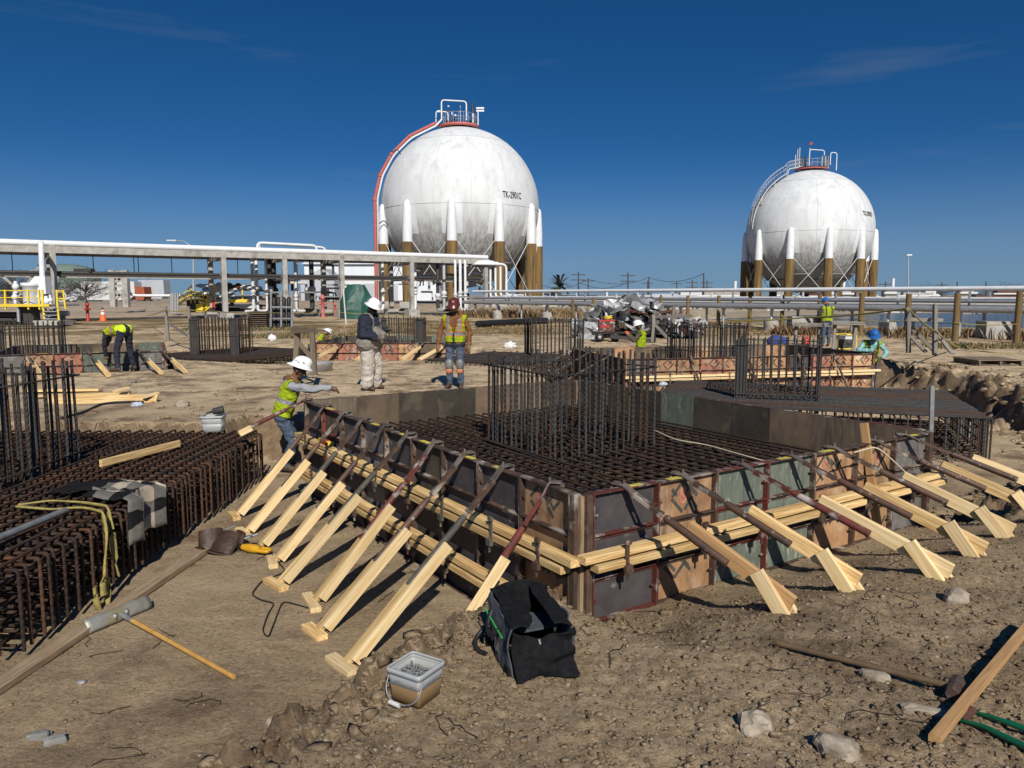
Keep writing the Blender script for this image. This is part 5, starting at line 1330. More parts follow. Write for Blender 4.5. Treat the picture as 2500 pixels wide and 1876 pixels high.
# far horizon strip of plant: many low tanks, boxes, pipes
rnd = random.Random(77)
for k in range(26):
    px = 1330 + 1170 * k / 25 + rnd.uniform(-12, 12); d = rnd.uniform(150, 210); w = rnd.uniform(2, 9); h = rnd.uniform(1.2, 3.4) if px > 1800 else rnd.uniform(.8, 2.2)
    b = Vector((hx(px, d), d, GRADE + .3)); T = thing('plant_block', 'low plant equipment in the far haze, %s from the left of the row' % ('number %s' % ['one', 'two', 'three', 'four', 'five', 'six', 'seven', 'eight', 'nine', 'ten', 'eleven', 'twelve', 'thirteen', 'fourteen', 'fifteen', 'sixteen', 'seventeen', 'eighteen', 'nineteen', 'twenty', 'twenty-one', 'twenty-two', 'twenty-three', 'twenty-four', 'twenty-five', 'twenty-six'][k]), 'equipment', b, 0, 'far plant equipment on the horizon')
    m = MB(); m.box(b + Z * h / 2, (w, 2, h)); m.build('cabinet', MT[rnd.choice(('siding2', 'dark_steel', 'white2', 'rust', 'concrete'))], T)
    m = MB(); m.tube([b + Vector((-w * .7, -1.2, h * .6)), b + Vector((w * .7, -1.2, h * .6))], .25, 6); m.build('pipe', MT['white2'], T)
    if k % 3 == 0: m = MB(); m.tube([b + Vector((w * .3, 0, h)), b + Vector((w * .3, 0, h + rnd.uniform(.5, 2.2)))], .3, 7); m.build('stack', MT['white'], T)
# ================================================================== people
MT.update({
 'hivis': mat('lime_vest', (.62, .78, .02), (.50, .66, .02), 12, .7, bump=.5, bscale=10, bdist=.02),
 'hivis_stripe': mat('silver_vest_tape', (.42, .42, .40), None, rough=.4), 'hivis_orange': mat('orange_vest_tape', (.85, .28, .04), None, rough=.6),
 'hivis_dark': mat('grey_vest_tape', (.10, .12, .07), None, rough=.5),
 'navy': mat('navy_cloth', (.012, .015, .028), (.02, .024, .04), 14, .9, bump=.5, bscale=9, bdist=.03),
 'duck': mat('brown_duck_cotton', (.20, .085, .030), (.13, .055, .02), 12, .9, bump=.6, bscale=10, bdist=.03),
 'denim': mat('faded_denim', (.045, .065, .10), (.075, .10, .14), 12, .9, bump=.5, bscale=9, bdist=.03),
 'denim_dark': mat('dark_denim', (.014, .018, .032), (.022, .028, .045), 12, .9, bump=.5, bscale=9, bdist=.03),
 'cream': mat('dirty_white_overalls', (.50, .45, .385), (.34, .30, .25), 6, .9, bump=.6, bscale=8, bdist=.03),
 'greycloth': mat('grey_sweatshirt', (.30, .31, .32), (.23, .24, .25), 10, .9, bump=.6, bscale=9, bdist=.03),
 'teal': mat('pale_teal_cloth', (.24, .47, .45), (.17, .36, .35), 10, .9, bump=.6, bscale=9, bdist=.03),
 'camo': mat('brown_camo_glove', (.13, .10, .055), (.05, .045, .03), 20, .9), 'boot': mat('brown_boot', (.09, .055, .03), (.05, .035, .022), 12, .7),
 'tanboot': mat('tan_boot', (.30, .17, .08), (.2, .11, .06), 12, .7), 'hair': mat('black_hair', (.012, .010, .009), None, rough=.7),
 'hat_white': mat('white_hard_hat', (.80, .80, .78), (.72, .72, .70), 4, .35), 'hat_brown': mat('brown_hard_hat', (.10, .022, .016), None, rough=.3),
 'hat_blue': mat('blue_hard_hat', (.02, .12, .36), None, rough=.3), 'sticker': mat('dark_sticker', (.03, .03, .03), (.35, .33, .3), 18, .5),
 'kneepad': mat('grey_knee_pad', (.17, .175, .17), (.12, .12, .12), 8, .45), 'pad_orange': mat('orange_pad', (.45, .16, .08), None, rough=.6), 'glove_tan': mat('tan_leather_glove', (.20, .12, .05), (.13, .08, .035), 14, .85), 'glove_orange': mat('orange_glove', (.62, .12, .03), None, rough=.6), 'eye': mat('dark_eye', (.02, .015, .012), None, rough=.3), 'plaid_dark': mat('charcoal_plaid', (.03, .03, .034), (.07, .07, .075), 30, .9)})
def capsule(m, a, b, ra, rb, mi, n=12):
    a, b = Vector(a), Vector(b)
    d = (b - a); L = d.length
    if L < 1e-5: m.sphere(a, ra, n, 8, mi); return
    R = d.to_track_quat('Z', 'Y').to_matrix()
    prof = [(ra * math.cos(t), ra * math.sin(t)) for t in [-math.pi / 2 + math.pi / 2 * k / 4 for k in range(5)]] + [(rb * math.cos(t), L + rb * math.sin(t)) for t in [math.pi / 2 * k / 4 for k in range(5)]]
    m.lathe(prof, a, n, mi, R)
def seg_d(X, a, b, ra, rb):
    d = b - a; L2 = float(d @ d) + 1e-12
    t = np.clip(((X - a) @ d) / L2, 0, 1)
    return np.linalg.norm(X - (a + t[:, None] * d), axis=1) - (ra + (rb - ra) * t)
def person(label, loc, yaw, J, body, vest=None, bib=None, hat=None, extra=None, fat=0.0, voxel=.011, beard=False, mask=False, wr=.02):
    """J: joints in local metres (x right hand side seen from behind is +x, y forward, z up). body: region -> material key"""
    loc = Vector(loc); T = thing('person', label, 'person', loc, yaw, 'site workers')
    J = {k: Vector(v) for k, v in J.items()}
    caps = []   # (a, b, ra, rb, region)
    def cp(a, b, ra, rb, reg): caps.append((Vector(a), Vector(b), ra, rb, reg))
    pel, ch, nk, hd = J['pelvis'], J['chest'], J['neck'], J['head']
    sp = (ch - pel).normalized(); lat = (J['shR'] - J['shL']).normalized(); fw = sp.cross(lat)
    
    hl = (J['hipR'] - J['hipL']).normalized()
    for s in (-1, 1):
        cp(pel + hl * (.075 + .035 * fat) * s, ch + lat * (.085 + .02 * fat) * s, .118 + fat * .035, .122 + fat * .02, 'torso')
    cp(pel, pel + sp * .1, .13 + fat * .05, .13 + fat * .05, 'hips')
    if fat: cp(pel + sp * .16 + fw * .08, pel + sp * .26 + fw * .07, .16 * (1 + fat * .3), .14, 'torso')
    cp(J['hipL'], J['hipR'], .112 + fat * .02, .112 + fat * .02, 'hips')
    cp(J['shL'] * .92 + ch * .08, J['shR'] * .92 + ch * .08, .078, .078, 'torso')
    cp(ch, nk, .10, .065, 'torso'); cp(nk, nk.lerp(hd, .75), .058, .054, 'neck')
    hu = (hd - nk).normalized(); hf = J['face'].normalized(); hs = hf.cross(hu)
    c0 = hd + hu * .02
    cp(c0 + hu * .03 - hf * .012, c0 + hu * .03 + hf * .02, .092, .088, 'head'); cp(c0 - hu * .05 + hf * .035, c0 - hu * .085 + hf * .05, .062, .042, 'head')
    cp(c0 + hf * .095 - hu * .005, c0 + hf * .112 - hu * .035, .013, .017, 'head')               # nose
    for s in (-1, 1):
        cp(c0 + hs * s * .088 - hu * .012, c0 + hs * s * .090 - hu * .05, .020, .014, 'head')
    k = 1.0
    for sd in 'LR':
        sh, el, wrj = J['sh' + sd], J['el' + sd], J['wr' + sd]
        cp(sh, el, .066 + fat * .014, .055 + fat * .014, 'arm'); cp(el, wrj, .056 + fat * .012, .042 + fat * .008, 'arm')
        hdir = (wrj - el).normalized(); hn = J.get('ha' + sd)
        if hn is not None: hdir = hn.normalized()
        side = hdir.cross(Z); side = side.normalized() if side.length > .2 else Vector((1, 0, 0))
        pm = wrj + hdir * .085; cp(wrj, pm, .032, .036, 'hand')
        nrm = side.cross(hdir)
        for q, (o, ln) in enumerate(((-.030, .070), (-.010, .082), (.010, .078), (.029, .062))):
            p0 = pm + side * o; p1 = p0 + hdir * ln * .55 + nrm * -.008; p2 = p1 + hdir * ln * .35 - nrm * .03
            cp(p0, p1, .0115, .0105, 'hand'); cp(p1, p2, .0105, .009, 'hand')
        th = wrj + hdir * .03 + side * (.035 if sd == 'L' else -.035); cp(th, th + hdir * .05 + side * (.03 if sd == 'L' else -.03), .014, .011, 'hand')
        hip, kn, an, toe = J['hip' + sd], J['kn' + sd], J['an' + sd], J['toe' + sd]
        cp(hip, kn, .100 + fat * .03, .074 + fat * .03, 'leg'); cp(kn, an + (kn - an).normalized() * .05, .076 + fat * .03, .062 + fat * .03, 'leg')
        cp(an, toe, .050, .043, 'boot'); cp(an - (toe - an).normalized() * .045 - Z * .02, toe - Z * .0, .046, .040, 'boot'); cp(an + Z * .08, an, .054, .05, 'boot')
    m = MB()
    for a, b, ra, rb, reg in caps: capsule(m, a, b, ra, rb, 0, 12)
    me0 = m.mesh('body_raw', MT['skin']); o0 = bpy.data.objects.new('body_raw', me0); COL.objects.link(o0)
    rm = o0.modifiers.new('r', 'REMESH'); rm.mode = 'VOXEL'; rm.voxel_size = voxel; rm.use_smooth_shade = True
    sm = o0.modifiers.new('s', 'SMOOTH'); sm.factor = .5; sm.iterations = 3
    dg = bpy.context.evaluated_depsgraph_get(); dg.update()
    me = bpy.data.meshes.new_from_object(o0.evaluated_get(dg)); bpy.data.objects.remove(o0); bpy.data.meshes.remove(me0)
    me.name = 'body'
    n = len(me.vertices); X = np.empty(n * 3); me.vertices.foreach_get('co', X); X = X.reshape(-1, 3)
    NV = np.empty(n * 3); me.vertices.foreach_get('normal', NV); NV = NV.reshape(-1, 3)
    regs = ['torso', 'hips', 'neck', 'head', 'arm', 'hand', 'leg', 'boot']
    Dm = np.stack([seg_d(X, np.array(a), np.array(b), ra, rb) for a, b, ra, rb, _ in caps], 1)
    best = np.argmin(Dm, 1); reg = np.array([regs.index(c[4]) for c in caps])[best]
    cloth = np.isin(reg, [0, 1, 4, 6])
    wrk = np.zeros(n)
    for i in np.nonzero(cloth)[0]:
        p = X[i]; wrk[i] = mnoise.noise((p[0] * 9, p[1] * 9, p[2] * 15 + loc.x)) * wr + mnoise.noise((p[0] * 22, p[1] * 22, p[2] * 34)) * wr * .5
    X = X + NV * wrk[:, None]; me.vertices.foreach_set('co', X.ravel())
    mats = [MT[body[r]] for r in regs]; me.materials.clear()
    for q in mats: me.materials.append(q)
    fv = np.empty(len(me.polygons) * 4, int); me.polygons.foreach_get('vertices', fv) if all(len(p.vertices) == 4 for p in me.polygons) else None
    fv = fv.reshape(-1, 4)
    me.polygons.foreach_set('material_index', reg[fv[:, 0]].astype(np.int32)); me.polygons.foreach_set('use_smooth', np.ones(len(fv), bool)); me.update()
    M4 = Matrix.Translation(loc) @ Matrix.Rotation(yaw, 4, 'Z')
    B = mobj('body', me, T, M4)
    FC_ = X[fv].mean(1)
    fn = NV[fv].mean(1)
    tt = (FC_ - np.array(pel)) @ np.array(sp); tl = (FC_ - np.array(pel)) @ np.array(lat); tf = (FC_ - np.array(pel)) @ np.array(fw)
    freg = reg[fv[:, 0]]
    def shell(name, sel, off, matkeys, mi):
        ids = np.nonzero(sel)[0]
        if not len(ids): return
        bmh = bmesh.new(); vm = {}
        Xo = X + NV * off
        for f in ids:
            vs = []
            for v in fv[f]:
                if v not in vm: vm[v] = bmh.verts.new(Xo[v])
                vs.append(vm[v])
            try: fc_ = bmh.faces.new(vs)
            except ValueError: continue
            fc_.material_index = int(mi[f]); fc_.smooth = True
        bmesh.ops.solidify(bmh, geom=bmh.faces[:], thickness=-.006)
        ms = bpy.data.meshes.new(name); bmh.to_mesh(ms); bmh.free()
        for q in matkeys: ms.materials.append(MT[q])
        return mobj(name, ms, T, M4)
    H_ = (ch - pel).length
    if vest:
        vk = vest['mats']; lo, hi = vest.get('lo', .0), H_ + .12
        sel = np.isin(freg, [0, 1]) & (tt > lo) & (tt < hi)
        vneck = (tf > 0) & (np.abs(tl) < .012 + np.clip(tt - H_ * .35, 0, 9) * .24) if vest.get('open', True) else np.zeros(len(tt), bool)
        sel &= ~vneck
        mi = np.zeros(len(tt), int)
        bl = vest.get('band', .45) * H_
        mi[np.abs(tt - bl) < .055] = 2; mi[np.abs(tt - bl) < .032] = 1
        vb = (np.abs(np.abs(tl) - .115) < .05) & (tt > bl + .05); mi[vb] = 2; mi[(np.abs(np.abs(tl) - .115) < .028) & (tt > bl + .05)] = 1
        if vest.get('plain'): mi[mi == 2] = 0
        shell('safety_vest', sel, .016, vk, mi)
    if bib:
        sel = (np.isin(freg, [0, 1]) & (tt < H_ * .2)) | (np.isin(freg, [0]) & (tf > .02) & (np.abs(tl) < .17) & (tt < H_ * .78)) | ((np.abs(np.abs(tl) - .12) < .025) & (freg == 0) & (tt > H_ * .6))
        shell('overalls_bib', sel, .012, [bib], np.zeros(len(tt), int))
    ML = M4
    def wpt(p): return ML @ Vector(p)
    def whead(px, py, pz): return wpt(c0 + hs * px + hf * py + hu * pz)
    RH = (ML.to_3x3() @ Matrix((hs, hf, hu)).transposed())
    for s in (-1, 1):
        e = MB(); e.sphere(whead(s * .032, .092, .005), .011, 6, 5); e.build('eye', MT['eye'], T)
    q = MB(); q.box(whead(0, .094, -.062), (.045, .012, .010), RH); q.build('mouth', MT['hair'], T)
    if hat:
        q = MB(); kb = hat.get('brim', .035); tr = Matrix.Rotation(hat.get('tilt', 0), 3, 'X'); R3 = RH @ tr; cc = whead(0, -.005, .055)
        prof = [(.155 + kb, .0), (.155 + kb, .010), (.128, .026), (.126, .06), (.112, .105), (.08, .138), (.04, .152), (.0, .155)]
        vs = []; nn = 28
        for i, (r, z) in enumerate(prof):
            for j in range(nn):
                a = 2 * math.pi * j / nn; rr = r
                if i < 2 and not hat.get('full', True): rr = .134 + (.055 if math.sin(a) > .55 else 0.0)
                p = Vector((rr * .90 * math.cos(a), rr * 1.08 * math.sin(a), z + (.008 if (i > 3 and abs(math.cos(a)) < .25) else 0) - (.012 if i < 2 else 0)))
                vs.append(cc + R3 @ p)
        q.add(vs, [(i * nn + j, i * nn + (j + 1) % nn, (i + 1) * nn + (j + 1) % nn, (i + 1) * nn + j) for i in range(len(prof) - 1) for j in range(nn)], 0, True)
        q.add([vs[j] for j in range(nn)], [tuple(range(nn - 1, -1, -1))], 0)
        h_ = q.build('hard_hat', MT[hat['mat']], T)
        for (ax, ay, az_, r) in hat.get('stickers', ()):
            d = Vector((ax, ay, az_)).normalized(); p = cc + R3 @ Vector((d.x * .122 * .92, d.y * .122 * 1.06, .02 + d.z * .13)); R4 = (R3 @ d).to_track_quat('Z', 'Y').to_matrix()
            q = MB(); q.lathe([(0, .006), (r * .7, .006), (r, -.004)], p, 10, 0, R4); q.build('sticker', MT[hat.get('smat', 'sticker')], h_)
    if beard: 
        q = MB(); q.sphere(whead(0, .042, -.085), (.066, .056, .062), 12, 8, 0, RH); q.build('beard', MT['hair'], T)
    if mask:
        q = MB(); q.sphere(whead(0, .018, -.045), (.092, .102, .098), 14, 10, 0, RH); q.build('face_mask', MT['black_cloth'], T)
    if extra: extra(T, wpt, J, lambda p, r, nm, mk, R=None: MB().sphere(wpt(p), r, 12, 8, 0, R).build(nm, MT[mk], T))
    return T
def standing(**kw):
    J = dict(pelvis=(0, 0, .95), chest=(0, .01, 1.36), neck=(0, .01, 1.48), head=(0, .03, 1.62), face=(0, 1, -.05), shL=(-.20, 0, 1.42), shR=(.20, 0, 1.42), elL=(-.28, -.03, 1.13), elR=(.28, -.03, 1.13), wrL=(-.29, .06, .88), wrR=(.29, .06, .88),
             hipL=(-.095, 0, .90), hipR=(.095, 0, .90), knL=(-.11, .03, .49), knR=(.11, .03, .49), anL=(-.12, 0, .09), anR=(.12, 0, .09), toeL=(-.15, .16, .045), toeR=(.15, .16, .045))
    J.update(kw); return J
# worker with white hat, navy top and cream overalls: faces to the right, looking down
p = P(905, 953, GRADE); p.z = g(p.x, p.y)
def ov_extra(T, w, J, sp):
    for s in (-1, 1):
        q = MB(); q.tube([w((s * .11, .13, 1.28)), w((s * .12, .10, 1.43)), w((s * .11, -.02, 1.50)), w((s * .09, -.12, 1.40)), w((s * .06, -.16, 1.2))], .02, 6); q.build('strap', MT['cream'] if s > 0 else MT['black_cloth'], T)
    q = MB(); q.box(w((.05, .21, 1.20)), (.03, .02, .03)); q.build('buckle', MT['dark_steel'], T)
person('heavy worker in white hard hat, black face mask, navy top and dirty cream overalls', p, math.radians(-112), standing(face=(.15, 1, -.45), head=(0, .07, 1.60), elR=(.30, .05, 1.12), wrR=(.22, .28, 1.06), elL=(-.30, .06, 1.14), wrL=(-.18, .30, 1.20), haL=(.1, 1, .1), toeL=(-.2, .15, .045), toeR=(.17, .17, .045), knL=(-.14, .05, .49), anL=(-.17, .0, .09), anR=(.15, 0, .09)),
       dict(torso='navy', hips='cream', neck='black_cloth', head='skin_dark', arm='navy', hand='camo', leg='cream', boot='boot'), bib='cream', hat=dict(mat='hat_white', brim=.02), fat=2.0, mask=True, extra=ov_extra, wr=.02)
# brown hat worker facing the camera
def knee_extra(T, w, J, sp):
    for s in (-1, 1):
        q = MB(); c = w((s * .11, .085, .50)); q.sphere(c, (.085, .05, .11), 12, 8); q.build('knee_pad', MT['kneepad'], T)
        q = MB(); q.sphere(w((s * .11, .085, .365)), (.07, .03, .06), 10, 6); q.build('shin_pad', MT['pad_orange'], T)
    q = MB(); q.tube([w((-.1, .10, 1.40)), w((-.14, .0, 1.50)), w((0, -.11, 1.53)), w((.14, 0, 1.50)), w((.1, .10, 1.40))], .045, 8); q.build('hood', MT['duck'], T)
p = P(1112, 948, GRADE); p.z = g(p.x, p.y)
person('bearded worker in brown hard hat, lime vest over brown hoodie and grey knee pads', p, math.radians(172), standing(face=(.25, 1, -.3), head=(0, .05, 1.61), elL=(-.31, 0, 1.14), elR=(.31, 0, 1.14), wrL=(-.31, .12, .90), wrR=(.32, .12, .90)),
       dict(torso='duck', hips='denim_dark', neck='skin', head='skin', arm='duck', hand='glove_tan', leg='denim', boot='boot'), vest=dict(mats=['hivis', 'hivis_stripe', 'hivis_orange'], lo=.0, band=.42), hat=dict(mat='hat_brown', full=False, stickers=((0, 1, .35, .02),), smat='hat_white'), beard=True, extra=knee_extra)
# leaning worker at the left corner of the near form
p = Vector((-3.30, 11.05, 0)); p.z = g(p.x, p.y)
def hood_extra(T, w, J, sp):
    n_ = J['neck']; q = MB(); q.tube([w(n_ + Vector(o)) for o in ((-.10, .06, -.04), (-.12, -.03, .0), (0, -.10, .01), (.12, -.03, .0), (.10, .06, -.04))], .05, 8); q.build('hood', MT['duck'], T)
person('worker in stickered white hard hat and lime vest leaning on the near form corner', p, math.radians(-82), standing(pelvis=(0, -.03, .86), hipL=(-.095, -.03, .82), hipR=(.095, -.03, .82), chest=(0, .10, 1.24), neck=(0, .14, 1.35), head=(0, .21, 1.47), face=(.12, 1, -.35), shL=(-.19, .13, 1.28), shR=(.19, .13, 1.28), elR=(.20, .40, 1.22), wrR=(.16, .66, 1.24), haR=(0, 1, -.35), elL=(-.20, .36, 1.18), wrL=(-.12, .58, 1.22), haL=(.3, 1, -.2), knL=(-.1, .1, .44), knR=(.1, .12, .44)),
       dict(torso='greycloth', hips='denim', neck='duck', head='skin_dark', arm='greycloth', hand='skin_dark', leg='denim', boot='boot'), vest=dict(mats=['hivis', 'hivis_stripe', 'hivis'], lo=-.02, band=.5, open=False, plain=True), hat=dict(mat='hat_white', brim=.025, stickers=((.8, .3, .5, .035), (.5, -.7, .5, .05), (.9, -.3, .4, .03), (.3, .5, .8, .03), (.6, .1, .8, .025))), extra=hood_extra)
# worker bending double over the low left form, seen from behind
p = P(306, 909, GRADE); p.z = g(p.x, p.y)
person('worker in navy clothes and orange lime vest bending double, seen from behind', p, math.radians(62), standing(pelvis=(0, -.08, 1.04), hipL=(-.1, -.06, .97), hipR=(.1, -.06, .97), chest=(0, .34, 1.00), neck=(0, .44, .93), head=(0, .56, .82), face=(0, .3, -1), shL=(-.19, .38, .96), shR=(.19, .38, .96), elL=(-.20, .46, .66), elR=(.18, .46, .66), wrL=(-.14, .52, .40), wrR=(.12, .52, .40), knL=(-.16, .05, .53), knR=(.20, .07, .53), anL=(-.2, 0, .09), anR=(.28, .04, .09), toeL=(-.24, .16, .045), toeR=(.32, .2, .045)),
       dict(torso='hivis', hips='navy', neck='hair', head='skin_dark', arm='navy', hand='glove_tan', leg='navy', boot='boot'), vest=dict(mats=['hivis', 'hivis_stripe', 'hivis_orange'], lo=.12, band=.6, open=False), hat=dict(mat='hat_brown', full=False), wr=.018)
# small far workers
p = Vector((-7.05, 26.6, .1))
person('worker crouching in the far form, white stickered hat and orange striped vest', (P(836, 850, .55).x * 1.0 - .0, 25.2, -.05), math.radians(-50), standing(pelvis=(0, -.1, .92), chest=(0, .18, 1.22), neck=(0, .28, 1.30), head=(0, .38, 1.36), face=(0, 1, -.6), shL=(-.19, .22, 1.26), shR=(.19, .22, 1.26), elL=(-.24, .40, 1.05), elR=(.24, .40, 1.05), wrL=(-.16, .58, .95), wrR=(.16, .58, .95)),
       dict(torso='duck', hips='denim', neck='duck', head='skin', arm='duck', hand='glove_tan', leg='denim', boot='boot'), vest=dict(mats=['hivis', 'hivis_stripe', 'hivis_orange'], lo=.0, band=.5, open=False), hat=dict(mat='hat_white', brim=.02, stickers=((.8, .3, .5, .04), (.5, -.7, .5, .05))), voxel=.015)
person('worker in white hat and lime vest raising orange gloved hands behind the second form', (3.86, 23.0, .02), math.radians(70), standing(face=(-.1, 1, -.3), head=(0, .06, 1.58), elL=(-.26, .16, 1.18), wrL=(-.10, .38, 1.34), haL=(.2, .5, .9), elR=(.26, .16, 1.18), wrR=(.10, .38, 1.34), haR=(-.2, .5, .9)),
       dict(torso='camo', hips='denim_dark', neck='skin_dark', head='skin_dark', arm='camo', hand='glove_orange', leg='denim_dark', boot='boot'), vest=dict(mats=['hivis', 'hivis', 'hivis'], lo=.0, open=True), hat=dict(mat='hat_white', brim=.02), voxel=.015)
p = P(2016, 846, GRADE); p.z = g(p.x, p.y)
person('worker in blue hard hat and lime vest standing with his back turned by the sawhorses', p, math.radians(12), standing(face=(-.1, 1, -.35), head=(-.01, .07, 1.60), elL=(-.30, .05, 1.16), wrL=(-.30, .26, 1.02), elR=(.27, .10, 1.16), wrR=(.18, .32, 1.05)),
       dict(torso='plaid_dark', hips='denim', neck='plaid_dark', head='skin', arm='plaid_dark', hand='glove_tan', leg='denim', boot='tanboot'), vest=dict(mats=['hivis', 'hivis_dark', 'hivis'], lo=.0, band=.34, open=False), hat=dict(mat='hat_blue', full=False), voxel=.015)
p = Vector((9.20, 19.75, 0)); p.z = g(p.x, p.y)
person('worker in stickered blue hard hat and pale teal sleeves leaning on the second form', p, math.radians(178), standing(pelvis=(0, -.06, .90), chest=(0, .10, 1.28), neck=(0, .16, 1.38), head=(.02, .24, 1.49), face=(.25, 1, -.6), shL=(-.19, .12, 1.33), shR=(.20, .12, 1.33), elR=(.38, .22, 1.16), wrR=(.12, .42, 1.17), haR=(-1, .3, -.1), elL=(-.36, .16, 1.10), wrL=(-.18, .34, .98), haL=(1, .4, 0)),
       dict(torso='teal', hips='denim', neck='skin', head='skin', arm='teal', hand='glove_tan', leg='denim_dark', boot='boot'), vest=dict(mats=['hivis', 'hivis_dark', 'hivis'], lo=.0, band=.28), hat=dict(mat='hat_blue', brim=.03, stickers=((.6, .7, .5, .035), (-.2, .8, .5, .03), (.1, .5, .8, .025), (.8, .1, .5, .03)), smat='hat_white'), voxel=.013)
# ================================================================== loose things
def rock(label, px, py, size, seed, mt='stone', rot=0.0, sq=.8, group='rocks in the foreground'):
    rnd = random.Random(seed); p = PG(px, py); bm_ = bmesh.new(); bmesh.ops.create_icosphere(bm_, subdivisions=3, radius=1.0)
    off = Vector((seed * 3.1, seed * 1.7, 0)); sx, sy, sz = size
    for v in bm_.verts:
        d = v.co.normalized(); k = 1 + .42 * mnoise.noise(d * 1.3 + off) + .16 * mnoise.noise(d * 3.6 + off) + .06 * mnoise.noise(d * 9 + off)
        q = d * k; q = Vector([math.copysign(abs(c) ** sq, c) for c in q])
        v.co = Matrix.Rotation(rot, 3, 'Z') @ Vector((q.x * sx, q.y * sy, q.z * sz))
    me = bpy.data.meshes.new('rock'); bm_.to_mesh(me); bm_.free(); me.materials.append(MT[mt])
    o = mobj('rock', me, None, Matrix.Translation(p + Z * sz * .45)); return tag(o, label, 'rock', group)
rock('pale rounded rock right of the braces with a dark hole', 2335, 1470, (.075, .06, .055), 3)
rock('white angular rock in the lower right foreground', 1845, 1780, (.065, .05, .05), 5)
rock('long tan rock at the bottom right edge', 2042, 1838, (.085, .05, .045), 9, rot=-.7)
rock('flat pale slab of rock beside the sledgehammer head', 2262, 1748, (.105, .032, .026), 12, rot=-.4, sq=.6)
rock('grey flake of rock under the sledgehammer handle', 2135, 1660, (.07, .03, .03), 15, rot=-.5, sq=.6)
rock('small white stone near the lower left clods', 660, 1772, (.022, .02, .035), 17)
rock('grey brick like stone at the lower left, left one', 95, 1802, (.062, .034, .028), 20, 'grey_stone', .3, .55); rock('grey brick like stone at the lower left, right one', 137, 1812, (.062, .03, .026), 22, 'grey_stone', .5, .55)
rock('brown lump of clay left of the near board', 2120, 1840, (.05, .04, .035), 25, 'ground')
rock('white stone lying on the trampled ground behind the left mat', 445, 992, (.12, .09, .07), 33)
